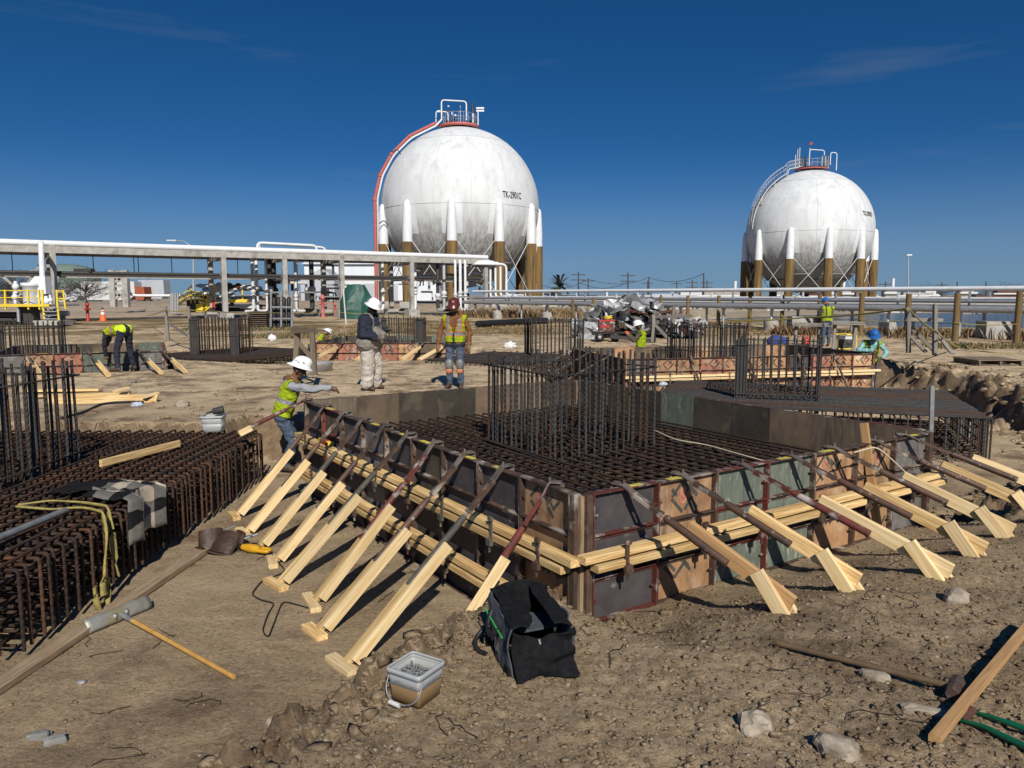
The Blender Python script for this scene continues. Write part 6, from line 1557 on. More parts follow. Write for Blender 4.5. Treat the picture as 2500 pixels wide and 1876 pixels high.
# open tool bag
def tool_bag():
    a = PG(1250, 1650); zb = a.z + .005; r_ = P(1383, 1640, zb); l_ = P(1176, 1540, zb); a = P(1250, 1655, zb)
    ex = (r_ - a); W = ex.length; ex.normalize(); ey = (l_ - a); Ld = min(.62, ey.length); ey = Vector((-ex.y, ex.x, 0)); ey = (ey * .45 + (l_ - a).normalized() * .55).normalized(); Ld = .45; W = .31; H = .235
    T = thing('tool_bag', 'open black and grey canvas tool bag standing before the form corner', 'bag', a)
    def pt(x, y, z, b=0): # x across, y along, bulge b
        return a + ex * (x * W) + ey * (y * Ld) + Z * (z * H)
    def sheet(name, f, nu, nv, mt, th=.007):
        nu, nv = nu * 3, nv * 3
        m = MB(); vs = [f(i / nu, j / nv) for j in range(nv + 1) for i in range(nu + 1)]
        vs = [v + Vector((mnoise.noise(v * 9), mnoise.noise(v * 9 + Vector((5, 0, 0))), 0)) * .011 + Vector((abs(mnoise.noise(v * 21)), -abs(mnoise.noise(v * 23)), mnoise.noise(v * 12))) * .008 if nu > 8 else v for v in vs]
        m.add(vs, [(j * (nu + 1) + i, j * (nu + 1) + i + 1, (j + 1) * (nu + 1) + i + 1, (j + 1) * (nu + 1) + i) for j in range(nv) for i in range(nu)], 0, True)
        o = m.build(name, mt, T); md = o.modifiers.new('t', 'SOLIDIFY'); md.thickness = th; md.offset = 0; return o
    wob = lambda s, t, k: .012 * math.sin(7 * s + k) * math.sin(5 * t + 2 * k) + .008 * math.sin(15 * s * t + k)
    def fr(s, t):   # short end facing the camera
        x = s; top = 1.0 - .22 * math.sin(math.pi * s) ; lean = .06 * t * t
        return pt(x + (.02 * math.sin(math.pi * t) * (1 if s > .5 else -1)), -.03 * math.sin(math.pi * t) * math.sin(math.pi * s) + lean, t * top) + Z * .0 - ey * (.02 + wob(s, t, 1) * 2)
    sheet('end_panel', fr, 10, 12, MT['black_cloth'])
    def lf(s, t):   # long left side, grey
        return pt(-.03 * math.sin(math.pi * s) + .04 * t - .0, s, t * (1.02 + .18 * s * s)) - ex * (.015 * math.sin(math.pi * t) + wob(s, t, 2))
    sheet('side_panel', lf, 12, 12, MT['grey_cloth'])
    def rt(s, t): return pt(1.02 + .03 * math.sin(math.pi * s) - .05 * t, s, t * (1.0 + .12 * s)) + ex * wob(s, t, 3)
    sheet('side_panel', rt, 12, 12, MT['grey_cloth'])
    def bk(s, t): return pt(s, 1.0 - .03 * t, t * (1.2 + .16 * math.sin(math.pi * s))) + ey * wob(s, t, 4)
    sheet('end_panel', bk, 10, 12, MT['black_cloth'])
    sheet('floor_panel', lambda s, t: pt(s, t, .02), 2, 2, MT['black_cloth'])
    def fl(s, t): return pt(-.0 + .06 * math.sin(math.pi * s) - .05 * t, s * .95, 1.02 + .18 * s * s + .06 * math.sin(math.pi * t)) + ex * (t * .12 + wob(s, t, 5))
    sheet('flap', fl, 10, 6, MT['black_cloth'])
    def fr2(s, t): return pt(.98 - .1 * t, s, 1.0 + .12 * s + .10 * math.sin(2.2 * t)) - ex * (t * .06) + ey * wob(s, t, 6)
    sheet('flap', fr2, 10, 6, MT['black_cloth'])
    m = MB(); m.beam(pt(-.045, .02, .05), pt(-.06, .98, .05), .012, .06); m.build('base_trim', MT['black_cloth'], T)
    MT['green_zip'] = mat('green_zip_piping', (.03, .42, .10), None, rough=.5)
    m = MB(); m.tube([pt(-.085, .10 + .8 * k / 8, .80 + .02 * k / 8) - ex * .012 for k in range(9)], .0045, 5); m.build('zip_piping', MT['green_zip'], T)
    for s0 in (.28,):
        m = MB(); pts = [pt(-.07, s0 + .0, .85), pt(-.16, s0 + .06, .66), pt(-.20, s0 + .20, .56), pt(-.17, s0 + .34, .66), pt(-.07, s0 + .42, .90)]; m.tube(bent(pts, .08, 5), .014, 7); m.build('handle', MT['black'], T)
    m = MB(); m.tube(bent([pt(-.08, .95, .35), pt(-.3, .9, .12), pt(-.35, .7, .04), pt(-.22, .55, .05)], .06, 5), .012, 6); m.build('strap', MT['black'], T)
    tm = text_mesh('logo', 'HA', .12, [MT['galv']], .003)
    M4 = Matrix((-ey, Z, ey.cross(Z) * -1)).transposed().to_4x4(); M4.translation = pt(-.115, .42, .42)
    n_ = (-ex); M4 = Matrix((-ey, Z, (-ey).cross(Z))).transposed().to_4x4() @ Matrix.Rotation(-.25, 4, 'Z'); M4.translation = pt(-.105, .42, .40)
    mobj('logo', tm, T, M4)
    m = MB(); m.box(pt(.6, .62, .62), (.22, .18, .012), Matrix.Rotation(.4, 3, 'Z')); m.box(pt(.45, .7, .55), (.2, .14, .05), Matrix.Rotation(.2, 3, 'Z')); m.build('tool_case', MT['grey_cloth'], T)
    m = MB(); m.tube([pt(.42, -.03, .80), pt(.44, -.035, .70)], .006, 6); m.build('zip_pull', MT['galv'], T)
tool_bag()
# square plastic tub of nails
def plastic(name, c, alpha, rough=.35):
    m = bpy.data.materials.new(name); m.use_nodes = True; b = m.node_tree.nodes['Principled BSDF']
    b.inputs['Base Color'].default_value = (*c, 1); b.inputs['Roughness'].default_value = rough; b.inputs['Alpha'].default_value = alpha; return m
MT['tub'] = plastic('cloudy_clear_plastic', (.50, .52, .51), .55); MT['tub_rust'] = plastic('rust_stained_plastic', (.30, .19, .085), .66, .4)
def tub(label, p, s, rz, nails=True, h=.22, cat='tub'):
    T = thing('plastic_tub', label, cat, p, 0); R3 = Matrix.Rotation(rz, 3, 'Z')
    def ring(w, z, rad=.2, n=6):
        out = []
        for cx, cy, a0 in ((1, 1, 0), (-1, 1, 90), (-1, -1, 180), (1, -1, 270)):
            for k in range(n): a = math.radians(a0 + 90 * k / (n - 1)); out.append(p + R3 @ Vector((cx * w * (1 - rad) + w * rad * math.cos(a), cy * w * (1 - rad) + w * rad * math.sin(a), z)))
        return out
    def band(rings, nm, mt, close=False):
        m = MB(); n = len(rings[0]); m.add([v for r in rings for v in r], [(i * n + j, i * n + (j + 1) % n, (i + 1) * n + (j + 1) % n, (i + 1) * n + j) for i in range(len(rings) - 1) for j in range(n)], 0, True)
        if close: m.add(rings[0], [tuple(range(n - 1, -1, -1))])
        o = m.build(nm, mt, T); md = o.modifiers.new('t', 'SOLIDIFY'); md.thickness = .003; return o
    w = s / 2
    band([ring(w * .84, .003), ring(w * .87, h * .30), ring(w * .90, h * .52)], 'lower_wall', MT['tub_rust'] if nails else MT['tub'], True)
    band([ring(w * .90, h * .52), ring(w * .95, h * .86)], 'upper_wall', MT['tub'])
    band([ring(w * .95, h * .86), ring(w * 1.02, h * .86), ring(w * 1.02, h), ring(w * .93, h + .004), ring(w * .90, h - .006)], 'rim', MT['tub'])
    m = MB(); m.tube(bent([p + R3 @ Vector((-w, -w * .7, h * .8)), p + R3 @ Vector((-w * .95, -w * 1.15, h * .25)), p + R3 @ Vector((0, -w * 1.28, h * .08)), p + R3 @ Vector((w * .95, -w * 1.15, h * .25)), p + R3 @ Vector((w, -w * .7, h * .8))], .08, 5), .0035, 6); m.build('wire_handle', MT['steel_grey'], T)
    if nails:
        m = MB(); m.tube([p + R3 @ Vector((-w * .55, -w * 1.25, h * .10)), p + R3 @ Vector((w * .05, -w * 1.28, h * .085))], .011, 8); m.build('grip', MT['white2'], T)
        rnd = random.Random(4); m = MB()
        for _ in range(170):
            c = p + R3 @ Vector((rnd.uniform(-.7, .7) * w, rnd.uniform(-.7, .7) * w, h * rnd.uniform(.5, .68))); d = Vector((rnd.gauss(0, 1), rnd.gauss(0, 1), rnd.gauss(0, .35))).normalized() * .034
            m.tube([c - d, c + d], .0022, 4); m.lathe([(0, 0), (.005, 0), (.005, .002), (0, .002)], c + d, 6)
        o = m.build('nails', MT['steel_grey'], T); o['kind'] = 'stuff'
        m = MB(); m.add(ring(w * .86, h * .5), [tuple(range(24))]); m.build('rust_fill', MT['rust'], T)
    return T
p = PG(1016, 1700); tub('square clear plastic tub half full of nails with a wire handle in the foreground', p, .195, -.55, True, .155)
p = P(523, 1052, .705); T = tub('clear plastic tub standing on the far edge of the left rebar mat', p, .29, .15, False, .22)
m = MB(); a = p + Vector((-.08, -.05, .25)); b = a + Vector((.22, .05, .05)); m.tube([a, a.lerp(b, .35), a.lerp(b, .4), b], [.012, .018, .045, .05], 9); tag(m.build('angle_grinder', MT['dark_steel'], None, a), 'dark hand tool lying on the lid of the clear tub', 'tool')
# concrete rake
def rake():
    h0, h1 = PG(214, 1552), PG(372, 1486); d = (h1 - h0).normalized(); c = (h0 + h1) / 2; nrm = Vector((d.y, -d.x, 0)); nrm = nrm if nrm.x > 0 else -nrm
    T = thing('concrete_rake', 'concrete rake with a grey blade and yellow wooden handle lying at the left', 'rake', c); L = .56; bh = .10
    m = MB(); n = 12; vs = []
    for i in range(n + 1):
        s = -L / 2 + L * i / n
        for k in range(5):
            t = k / 4; vs.append(c + d * s + nrm * (-.01 + .055 * t * t) * -1 + Z * (.012 + bh * t))
    m.add(vs, [(i * 5 + k, (i + 1) * 5 + k, (i + 1) * 5 + k + 1, i * 5 + k + 1) for i in range(n) for k in range(4)], 0, True)
    MT['rake_blade'] = mat('muddy_aluminium_blade', (.34, .34, .30), (.24, .23, .19), 9, .55, .4, c3=(.30, .25, .14), s3=5); o = m.build('blade', MT['rake_blade'], T); md = o.modifiers.new('t', 'SOLIDIFY'); md.thickness = .004
    e = PG(571, 1660) + Z * .02; s0 = c + Z * .06
    m = MB(); m.tube([s0, s0 + (e - s0) * .12], .020, 9); m.lathe([(0, -.02), (.016, -.02), (.016, .02), (0, .02)], s0 + d * .05, 8); m.lathe([(0, -.02), (.016, -.02), (.016, .02), (0, .02)], s0 - d * .05, 8); m.build('socket', MT['steel_grey'], T)
    MT['handle'] = mat('yellow_varnished_handle', (.52, .30, .085), (.42, .22, .06), 6, .5, stretch=(2, 2, 2)); m = MB(); m.tube([s0 + (e - s0) * .10, s0 + (e - s0) * .6, e], [.019, .017, .0175], 10); m.build('handle', MT['handle'], T)
rake()
# sledgehammer
def sledge():
    a, b = PG(1898, 1580) + Z * .02, PG(2318, 1700) + Z * .05; T = thing('sledgehammer', 'old sledgehammer with worn wooden handle lying in the right foreground', 'hammer', a)
    m = MB(); m.tube([a, a.lerp(b, .4), a.lerp(b, .8), b], [.017, .0155, .017, .016], 10); MT['old_handle'] = mat('dirty_ash_handle', (.135, .085, .045), (.085, .055, .03), 8, .75, bump=.3); m.build('handle', MT['old_handle'], T)
    d = (b - a).normalized(); s = Vector((-d.y, d.x, 0)).normalized(); c = b + d * .02
    m = MB(); R3 = s.to_track_quat('Z', 'Y').to_matrix(); m.lathe([(0, -.085), (.028, -.085), (.034, -.07), (.034, -.03), (.029, 0), (.034, .03), (.034, .07), (.028, .085), (0, .085)], c, 8, 0, R3, False); MT['hammer_head'] = mat('brown_rusted_iron', (.06, .04, .033), (.10, .065, .05), 14, .75, .3, bump=.4); m.build('head', MT['hammer_head'], T)
sledge()
a, b = PG(2280, 1822) + Z * .03, PG(2515, 1545) + Z * .06
tag(board('lumber_piece', a, b, .045, .032, MT['wood_mid'], None), 'worn pine stick lying across the lower right corner', 'lumber')
T = thing('bolt_cutter', 'green handled bolt cutter half hidden under the near stick', 'tool', PG(2380, 1775)); MT['green_grip'] = mat('green_rubber_grip', (.005, .10, .045), (.006, .13, .06), 9, .45)
for k, (q0, q1, q2) in enumerate((((2345, 1770), (2400, 1788), (2520, 1850)), ((2372, 1748), (2440, 1772), (2520, 1805)))):
    m = MB(); m.tube([PG(*q0) + Z * .02, PG(*q1) + Z * .025, PG(*q2) + Z * .03], [.009, .012, .017], 8); m.build('handle', MT['green_grip'], T)
m = MB(); m.tube([PG(2345, 1770) + Z * .02, PG(2372, 1752) + Z * .03], .022, 8); m.build('pivot', MT['rust'], T)
# planks and timber
a, b = PG(-30, 1705) + Z * .03, PG(500, 1350) + Z * .03
tag(board('edge_plank', a, b, .115, .05, MT['wood_dirty'], None), 'long dirty plank lying along the foot of the left rebar mat', 'plank')
a, b = P(246, 1132, .735), P(437, 1083, .735)
tag(board('loose_stud', a, b, .038, .080, MT['wood'], None), 'loose pine stud lying on top of the left rebar mat', 'lumber')
for k, (x0, y0, x1, y1, lab) in enumerate(((110, 978, 384, 976, 'longest pine board at the front of the timber on the left ground'), (90, 965, 318, 958, 'second pine board of the timber on the left ground'), (60, 952, 245, 950, 'short rear pine board of the timber on the left ground'))):
    a, b = P(x0, y0, GRADE + .06), P(x1, y1, GRADE + .06); zz = max(g(a.x, a.y), g(b.x, b.y)) + .05; a.z = b.z = zz
    tag(board('lumber_board', a, b, .19, .042, MT['wood'], None, Z if k else Vector((0, -.75, .66))), lab, 'lumber', 'timber on the left ground')
for k, (x, y) in enumerate(((370, 972), (298, 958))):
    p = P(x, y, GRADE + .1); tag(board('wood_offcut', p + Vector((-.12, -.05, .02)), p + Vector((.02, .2, .06)), .089, .038, MT['wood_pale'], None), 'pine offcut %s' % ('resting on the longest board at left' if k == 0 else 'resting on the second board at left'), 'lumber', 'offcuts on the left timber')
# jacket draped over the mat edge
def jacket():
    T = thing('plaid_jacket', 'black and cream plaid jacket draped over the edge of the left rebar mat', 'jacket', (-3.7, 6.9, .7))
    nu, nv = 40, 26; m = MB(); c0 = P(215, 1200, .73); c1 = P(392, 1215, .73); ax = Vector((.92, -.10, 0)); ay = Vector((.05, 1, 0)); edge = -3.50
    vs = []
    for j in range(nv + 1):
        for i in range(nu + 1):
            s, t = i / nu, j / nv
            x = -4.30 + 1.28 * s; y = 6.72 + .62 * t + .14 * math.sin(3 * s + 1) + .05 * math.sin(9 * t)
            z = .735 + .05 * mnoise.noise((s * 5, t * 5, 2)) + .045 * abs(mnoise.noise((s * 9, t * 9, 7)))
            if x > edge:
                over = x - edge; x = edge + .05 + .05 * math.sin(t * 8) + over * .12; z -= over * .80
            vs.append(Vector((x, y, z)))
    idx = lambda i, j: j * (nu + 1) + i
    for j in range(nv):
        for i in range(nu):
            edgecut = ((j < 4 or j > nv - 5) and i < 12)
            if edgecut: continue
            ci, cj = (i // 5) % 2, (j // 5) % 2
            mi = 0 if i < 11 else (2 if ci and cj else (1 if ci != cj else 0))
            m.add([vs[idx(i, j)], vs[idx(i + 1, j)], vs[idx(i + 1, j + 1)], vs[idx(i, j + 1)]], [(0, 1, 2, 3)], mi, True)
    MT['plaid_c'] = mat('cream_plaid', (.42, .35, .26), (.36, .30, .22), 30, .95); MT['plaid_g'] = mat('grey_plaid', (.10, .095, .08), (.14, .13, .11), 30, .95)
    o = m.build('jacket_cloth', [MT['black_cloth'], MT['plaid_g'], MT['plaid_c']], T)
    bm_ = bmesh.new(); bm_.from_mesh(o.data); bmesh.ops.remove_doubles(bm_, verts=bm_.verts[:], dist=.001); bm_.to_mesh(o.data); bm_.free()
    md = o.modifiers.new('t', 'SOLIDIFY'); md.thickness = .012
jacket()
# lifting sling
MT['sling'] = mat('dirty_yellow_webbing', (.36, .29, .085), (.24, .19, .06), 12, .9, bump=.5, bscale=30)
def ribbon(m, pts, w, th=.012, tw=0.0):
    pts = [Vector(p) for p in pts]; n = len(pts); vs = []
    for i, p in enumerate(pts):
        t = (pts[min(i + 1, n - 1)] - pts[max(i - 1, 0)]).normalized(); s = t.cross(Z); s = s.normalized() if s.length > .15 else Vector((0, 1, 0)); u_ = s.cross(t)
        a = tw * i; s, u_ = s * math.cos(a) + u_ * math.sin(a), u_ * math.cos(a) - s * math.sin(a)
        for q, r in ((-1, -1), (1, -1), (1, 1), (-1, 1)): vs.append(p + s * q * w / 2 + u_ * r * th / 2)
    m.add(vs, [(i * 4 + k, i * 4 + (k + 1) % 4, (i + 1) * 4 + (k + 1) % 4, (i + 1) * 4 + k) for i in range(n - 1) for k in range(4)], 0, True)
T = thing('lifting_sling', 'dirty yellow lifting sling draped over the edge of the left rebar mat', 'sling', (-3.9, 5.9, .7))
for k, (seq) in enumerate((((45, 1232, .74), (120, 1222, .75), (200, 1228, .76), (262, 1238, .76)), ((45, 1236, .73), (130, 1244, .75), (205, 1240, .76), (250, 1252, .75)))):
    top = [P(*s) for s in seq]; e = top[-1]; xo = -3.43 + .03 * k
    pts = bent(top + [Vector((xo - .02, e.y - .02, .74)), Vector((xo + .02, e.y - .05, .55)), Vector((xo + .03, e.y - .06 - .10 * k, .30)), Vector((xo + .03, e.y - .02 - .16 * k, .16 - .06 * k))], .10, 4)
    m = MB(); ribbon(m, pts, .055, .014, .10); m.build('webbing', MT['sling'], T)
m = MB(); e = Vector((-3.39, top[-1].y - .1, .12)); ribbon(m, [e + Vector((.01, -.08 + .10 * math.cos(a), .06 + .22 * math.sin(a))) for a in [math.pi * (.95 + 1.1 * k / 14) for k in range(15)]], .05, .012); m.build('loop', MT['sling'], T)
m = MB(); a, b = P(-60, 1338, .76), P(160, 1246, .76); m.tube([a, b], .027, 12); T = tag(m.build('steel_pipe', MT['steel_grey'], None, a), 'grey steel pipe lying on the left rebar mat at the frame edge', 'pipe')
# leather tool pouches
def pouches():
    c = PG(535, 1345); T = thing('tool_belt', 'brown leather tool belt with pouches lying by the left mat corner', 'tool belt', c); MT['leather'] = mat('dark_brown_leather', (.060, .032, .018), (.035, .020, .013), 12, .55, bump=.6, bscale=16, bdist=.02)
    for k, (dx, dy, s, rz, t) in enumerate(((-.09, .05, 1.0, .5, .3), (.06, -.02, 1.05, -.3, .55), (.17, .07, .8, -.9, .2), (-.18, .12, .7, 1.2, .1))):
        R3 = Matrix.Rotation(rz, 3, 'Z') @ Matrix.Rotation(-t * 1.6, 3, 'X'); o = c + Vector((dx, dy, .06)); m = MB(); vs = []; n = 14
        for j in range(6):
            h = j / 5; w = .13 * (1 - .18 * abs(h - .35)); d = .05 * (1 - .4 * abs(h - .5))
            for i in range(n): a = 2 * math.pi * i / n; vs.append(o + R3 @ Vector((w * s * math.cos(a) * (1 + .08 * math.sin(5 * a + k)), d * s * math.sin(a) * (1.1 + .1 * math.sin(3 * a)), (h - .4) * .24 * s)))
        m.add(vs, [(j * n + i, j * n + (i + 1) % n, (j + 1) * n + (i + 1) % n, (j + 1) * n + i) for j in range(5) for i in range(n)], 0, True); m.add(vs[:n], [tuple(range(n - 1, -1, -1))]); m.build('pouch', MT['leather'], T)
    m = MB(); ribbon(m, [c + Vector((.22 * math.cos(a), .16 * math.sin(a) + .02, .03 + .03 * math.sin(2 * a))) for a in [k * .4 for k in range(15)]], .05, .008); m.build('belt', MT['leather'], T)
    for dx, dy, L, az in ((-.12, .15, .26, .9), (.12, .12, .22, -.4), (.2, .02, .18, .3)):
        m = MB(); a = c + Vector((dx, dy, .10)); m.tube([a, a + Vector((math.cos(az) * L, math.sin(az) * L, .05))], .011, 7); m.build('tool', MT['steel_grey'], T)
pouches()
# yellow reciprocating saw with cord
def saw():
    c = PG(622, 1352) + Z * .05; T = thing('power_saw', 'yellow and black corded reciprocating saw lying among the braces', 'power tool', c); d = Vector((.86, -.35, 0)).normalized(); s = Vector((-d.y, d.x, 0)); MT['tool_yellow'] = mat('yellow_tool_plastic', (.62, .33, .015), (.5, .26, .015), 9, .4)
    m = MB(); m.tube([c - d * .16, c - d * .06, c + d * .02, c + d * .07], [.028, .045, .042, .03], 10); m.build('motor_body', MT['tool_yellow'], T)
    m = MB(); m.tube(bent([c + d * .06 + s * .035, c + d * .17 + s * .045, c + d * .18 - s * .03, c + d * .06 - s * .035], .03, 4), .020, 8); m.build('handle', MT['tool_yellow'], T)
    m = MB(); m.tube([c - d * .24, c - d * .15], [.02, .034], 9); m.build('rubber_boot', MT['black'], T)
    m = MB(); m.beam(c - d * .24, c - d * .42 + Z * .05, .002, .018); m.build('blade', MT['steel_grey'], T)
    pts = [c + d * .18]; 
    for q in ((700, 1400), (640, 1420), (612, 1455), (640, 1470), (672, 1475), (655, 1500), (640, 1545), (655, 1562), (690, 1470), (760, 1490)): pts.append(PG(*q) + Z * .012)
    m = MB(); m.tube(bent(pts, .10, 5), .006, 6); m.build('cord', MT['black'], T)
saw()
# hand tool and paper on the wale
p = on_left(745, 1000); p = FC + V * 4.72 - U * .11 + Z * .806
T = thing('chalk_reel', 'red and yellow hand tool lying on the upper wale near the leaning worker', 'tool', p); m = MB(); m.box(p + Z * .03, (.05, .19, .05), Matrix.Rotation(ANG, 3, 'Z')); m.build('case', MT['red'], T); m = MB(); m.box(p + V * .12 + Z * .028, (.045, .06, .045), Matrix.Rotation(ANG, 3, 'Z')); m.box(p - V * .12 + Z * .028, (.045, .05, .045), Matrix.Rotation(ANG, 3, 'Z')); m.build('grip', MT['yellow'], T)
# trestles, batter boards
def frame_thing(name, label, cat, boards, mt='wood_grey', group=None):
    base = Vector(boards[0][0]); T = thing(name, label, cat, base, 0, group)
    for b in boards: board(b[4] if len(b) > 4 else 'post', b[0], b[1], b[2], b[3], MT[mt], T, Vector((0, 1, .01)))
    return T
def at(px, py, Y): return PY(px, py, Y)
d = 16.3; frame_thing('timber_trestle', 'grey timber trestle standing behind the leaning worker', 'trestle', [(at(722, 890, d), at(727, 808, d), .11, .11, 'leg'), (at(768, 916, d - .6), at(762, 812, d - .6), .10, .10, 'leg'), (at(712, 806, d), at(772, 808, d - .6), .13, .05, 'top_rail'), (at(774, 812, d + .5), at(714, 804, d + .6), .12, .05, 'top_rail'), (at(730, 838, d), at(760, 872, d - .5), .09, .04, 'brace'), (at(730, 905, d - .6), at(775, 866, d - .4), .11, .04, 'brace')], 'wood_old')
d = 30; frame_thing('batter_board', 'grey post with diagonal strut left of the plated cage', 'batter board', [(at(411, 832, d - 2), at(404, 748, d - 2), .09, .09), (at(403, 828, d - 2), at(408, 786, d - 2), .09, .05, 'strut'), (at(410, 788, d - 2), at(458, 820, d - 4), .09, .04, 'strut'), (at(464, 790, 27), at(460, 748, 27), .09, .09)])
d = 25; frame_thing('batter_board', 'grey batter board posts with a strut right of the white hat in the pit', 'batter board', [(at(1597, 834, d), at(1595, 768, d), .10, .10), (at(1592, 836, d - .3), at(1596, 790, d), .09, .04, 'strut'), (at(1600, 795, d), at(1640, 836, d - 1.5), .10, .04, 'strut'), (at(1642, 800, d + 2), at(1645, 748, d + 2), .10, .10), (at(1598, 774, d), at(1690, 772, d + 2), .10, .04, 'rail')])
d = 20.5; frame_thing('batter_board', 'tall grey batter board with two posts and struts behind the right bank', 'batter board', [(at(2218, 862, d), at(2217, 750, d), .10, .10), (at(2282, 866, d - 1), at(2283, 745, d), .10, .10), (at(2208, 780, d), at(2302, 782, d), .09, .04, 'rail'), (at(2224, 822, d), at(2260, 860, d - .6), .10, .04, 'strut'), (at(2225, 800, d + .3), at(2285, 862, d + .6), .10, .04, 'strut'), (at(2286, 812, d), at(2326, 864, d - .8), .11, .04, 'strut')])
# sawhorse tables near the blue hats
for k, (x0, x1, y0, dd, lab) in enumerate(((1935, 2008, 790, 25.5, 'grey sawhorse table left of the blue hatted worker'), (2030, 2095, 786, 26.0, 'grey sawhorse table right of the blue hatted worker'))):
    gz = g(at(x0, 840, dd).x, dd); top = at(x0, y0, dd); xr = at(x1, y0, dd)
    bs = [(Vector((top.x - .1, dd, top.z)), Vector((xr.x + .1, dd, top.z - .02)), .5, .045, 'table_top'), (Vector((top.x - .1, dd - .27, top.z - .06)), Vector((xr.x + .1, dd - .27, top.z - .08)), .04, .12, 'rail')]
    for x, s in ((top.x + .1, -.1), (top.x + .15, .15), (xr.x - .1, .1), (xr.x - .12, -.15)): bs.append((Vector((x + s, dd + s * 2, gz - .03)), Vector((x, dd + s, top.z - .05)), .09, .045, 'leg'))
    T = thing('sawhorse', lab, 'sawhorse', (top.x, dd, gz), 0, 'sawhorse tables')
    for b in bs: board(b[4], b[0], b[1], b[2], b[3], MT['wood_grey'], T, Z if b[4] == 'table_top' else Vector((0, 1, .01)))
# generator, jug, blue bag
p = PG(2062, 830); p = Vector((at(2062, 830, 27).x, 27, g(at(2062, 830, 27).x, 27))); T = thing('generator', 'yellow framed portable generator under the right sawhorse table', 'generator', p)
for dy in (-.22, .22): m = MB(); m.tube(bent([p + Vector((-.32, dy, .03)), p + Vector((.32, dy, .03)), p + Vector((.32, dy, .52)), p + Vector((-.32, dy, .52)), p + Vector((-.32, dy, .05))], .07, 4), .018, 7); m.build('frame', MT['yellow'], T)
m = MB(); m.box(p + Vector((.06, 0, .2)), (.4, .34, .28)); m.sphere(p + Vector((.1, -.15, .25)), (.12, .06, .12), 10, 6); m.build('engine', MT['dark_steel'], T); m = MB(); m.box(p + Vector((0, 0, .42)), (.5, .34, .12)); m.build('fuel_tank', MT['white2'], T)
p = Vector((at(1967, 825, 27.5).x, 27.5, g(at(1967, 825, 27.5).x, 27.5))); T = thing('fuel_jug', 'red fuel jug under the left sawhorse table', 'jug', p); m = MB(); m.lathe([(0, 0), (.13, 0), (.14, .04), (.14, .30), (.10, .36), (.04, .40), (0, .40)], p, 14); m.build('body', MT['red'], T); m = MB(); m.tube(bent([p + Vector((-.06, 0, .38)), p + Vector((-.1, 0, .46)), p + Vector((.08, 0, .46)), p + Vector((.09, 0, .34))], .04), .014, 6); m.build('handle', MT['red'], T)
p = Vector((at(1895, 816, 29).x, 29, g(at(1895, 816, 29).x, 29))); MT['blue_bag'] = mat('blue_fabric', (.03, .06, .22), (.02, .04, .14), 6, .8); m = MB(); m.sphere(p + Z * .16, (.36, .22, .24), 12, 8); m.sphere(p + Vector((.25, -.1, .14)), (.2, .16, .2), 10, 7); tag(m.build('blue_bag', MT['blue_bag'], None, p), 'blue and white bundle on the ground left of the sawhorse tables', 'bag')
# scrap heap
T = thing('scrap_heap', 'tangled heap of crumpled galvanized sheet metal behind the site', 'scrap heap', PG(1540, 815)); rnd = random.Random(21)
for k in range(150):
    u_ = rnd.random(); px = 1425 + 290 * u_; hmax = 66 * math.exp(-((px - 1535) / 90) ** 2) + 18; py = 818 - hmax * rnd.random() ** .8; Y = rnd.uniform(33.0, 35.5); c = PY(px, py, Y)
    s = rnd.uniform(.3, .85); n = 4; m = MB(); R3 = Matrix.Rotation(rnd.uniform(0, 6.3), 3, 'Z') @ Matrix.Rotation(rnd.uniform(-1.5, 1.5), 3, 'X') @ Matrix.Rotation(rnd.uniform(-.8, .8), 3, 'Y'); cv = rnd.uniform(-1.2, 1.8); vs = []
    for j in range(n + 1):
        for i in range(n + 1):
            x, y = (i / n - .5) * s * 1.6, (j / n - .5) * s; vs.append(c + R3 @ Vector((x, y * math.cos(cv * y / s), y * math.sin(cv * y / s) + .12 * s * rnd.gauss(0, 1))))
    m.add(vs, [(j * (n + 1) + i, j * (n + 1) + i + 1, (j + 1) * (n + 1) + i + 1, (j + 1) * (n + 1) + i) for j in range(n) for i in range(n)], 0, False); o = m.build('metal_sheet', MT['scrap' if rnd.random() < .78 else ('scrap_dark' if rnd.random() < .75 else 'rust')], T); md = o.modifiers.new('t', 'SOLIDIFY'); md.thickness = .008
for k in range(5): m = MB(); m.tube([PY(1530 + 15 * k, 758 + 3 * k, 33), PY(1600 + 10 * k, 768 - 2 * k, 34.4)], .07, 7); m.build('scrap_pipe', MT['rust'], T)
# compressor on a small trailer with long dark beam
p = Vector((at(1480, 815, 31).x, 31, g(at(1480, 815, 31).x, 31))); T = thing('air_compressor', 'dark red air compressor on a wheeled frame before the scrap heap', 'compressor', p)
m = MB(); m.box(p + Vector((0, 0, .62)), (.62, .5, .42)); m.build('housing', MT['red_steel'], T); m = MB(); m.box(p + Vector((0, 0, .85)), (.64, .52, .05)); m.box(p + Vector((-.1, -.26, .62)), (.34, .02, .1)); m.build('lid', MT['red'], T)
for x in (-.3, .32): m = MB(); m.lathe([(0, -.06), (.17, -.06), (.19, 0), (.17, .06), (0, .06)], p + Vector((x, -.3, .18)), 14, 0, Matrix.Rotation(math.pi / 2, 3, 'X')); w_ = m.build('wheel', MT['black'], T); m = MB(); m.lathe([(0, -.02), (.08, -.02), (.08, .02), (0, .02)], p + Vector((x, -.37, .18)), 10, 0, Matrix.Rotation(math.pi / 2, 3, 'X')); m.build('hub', MT['galv'], w_)
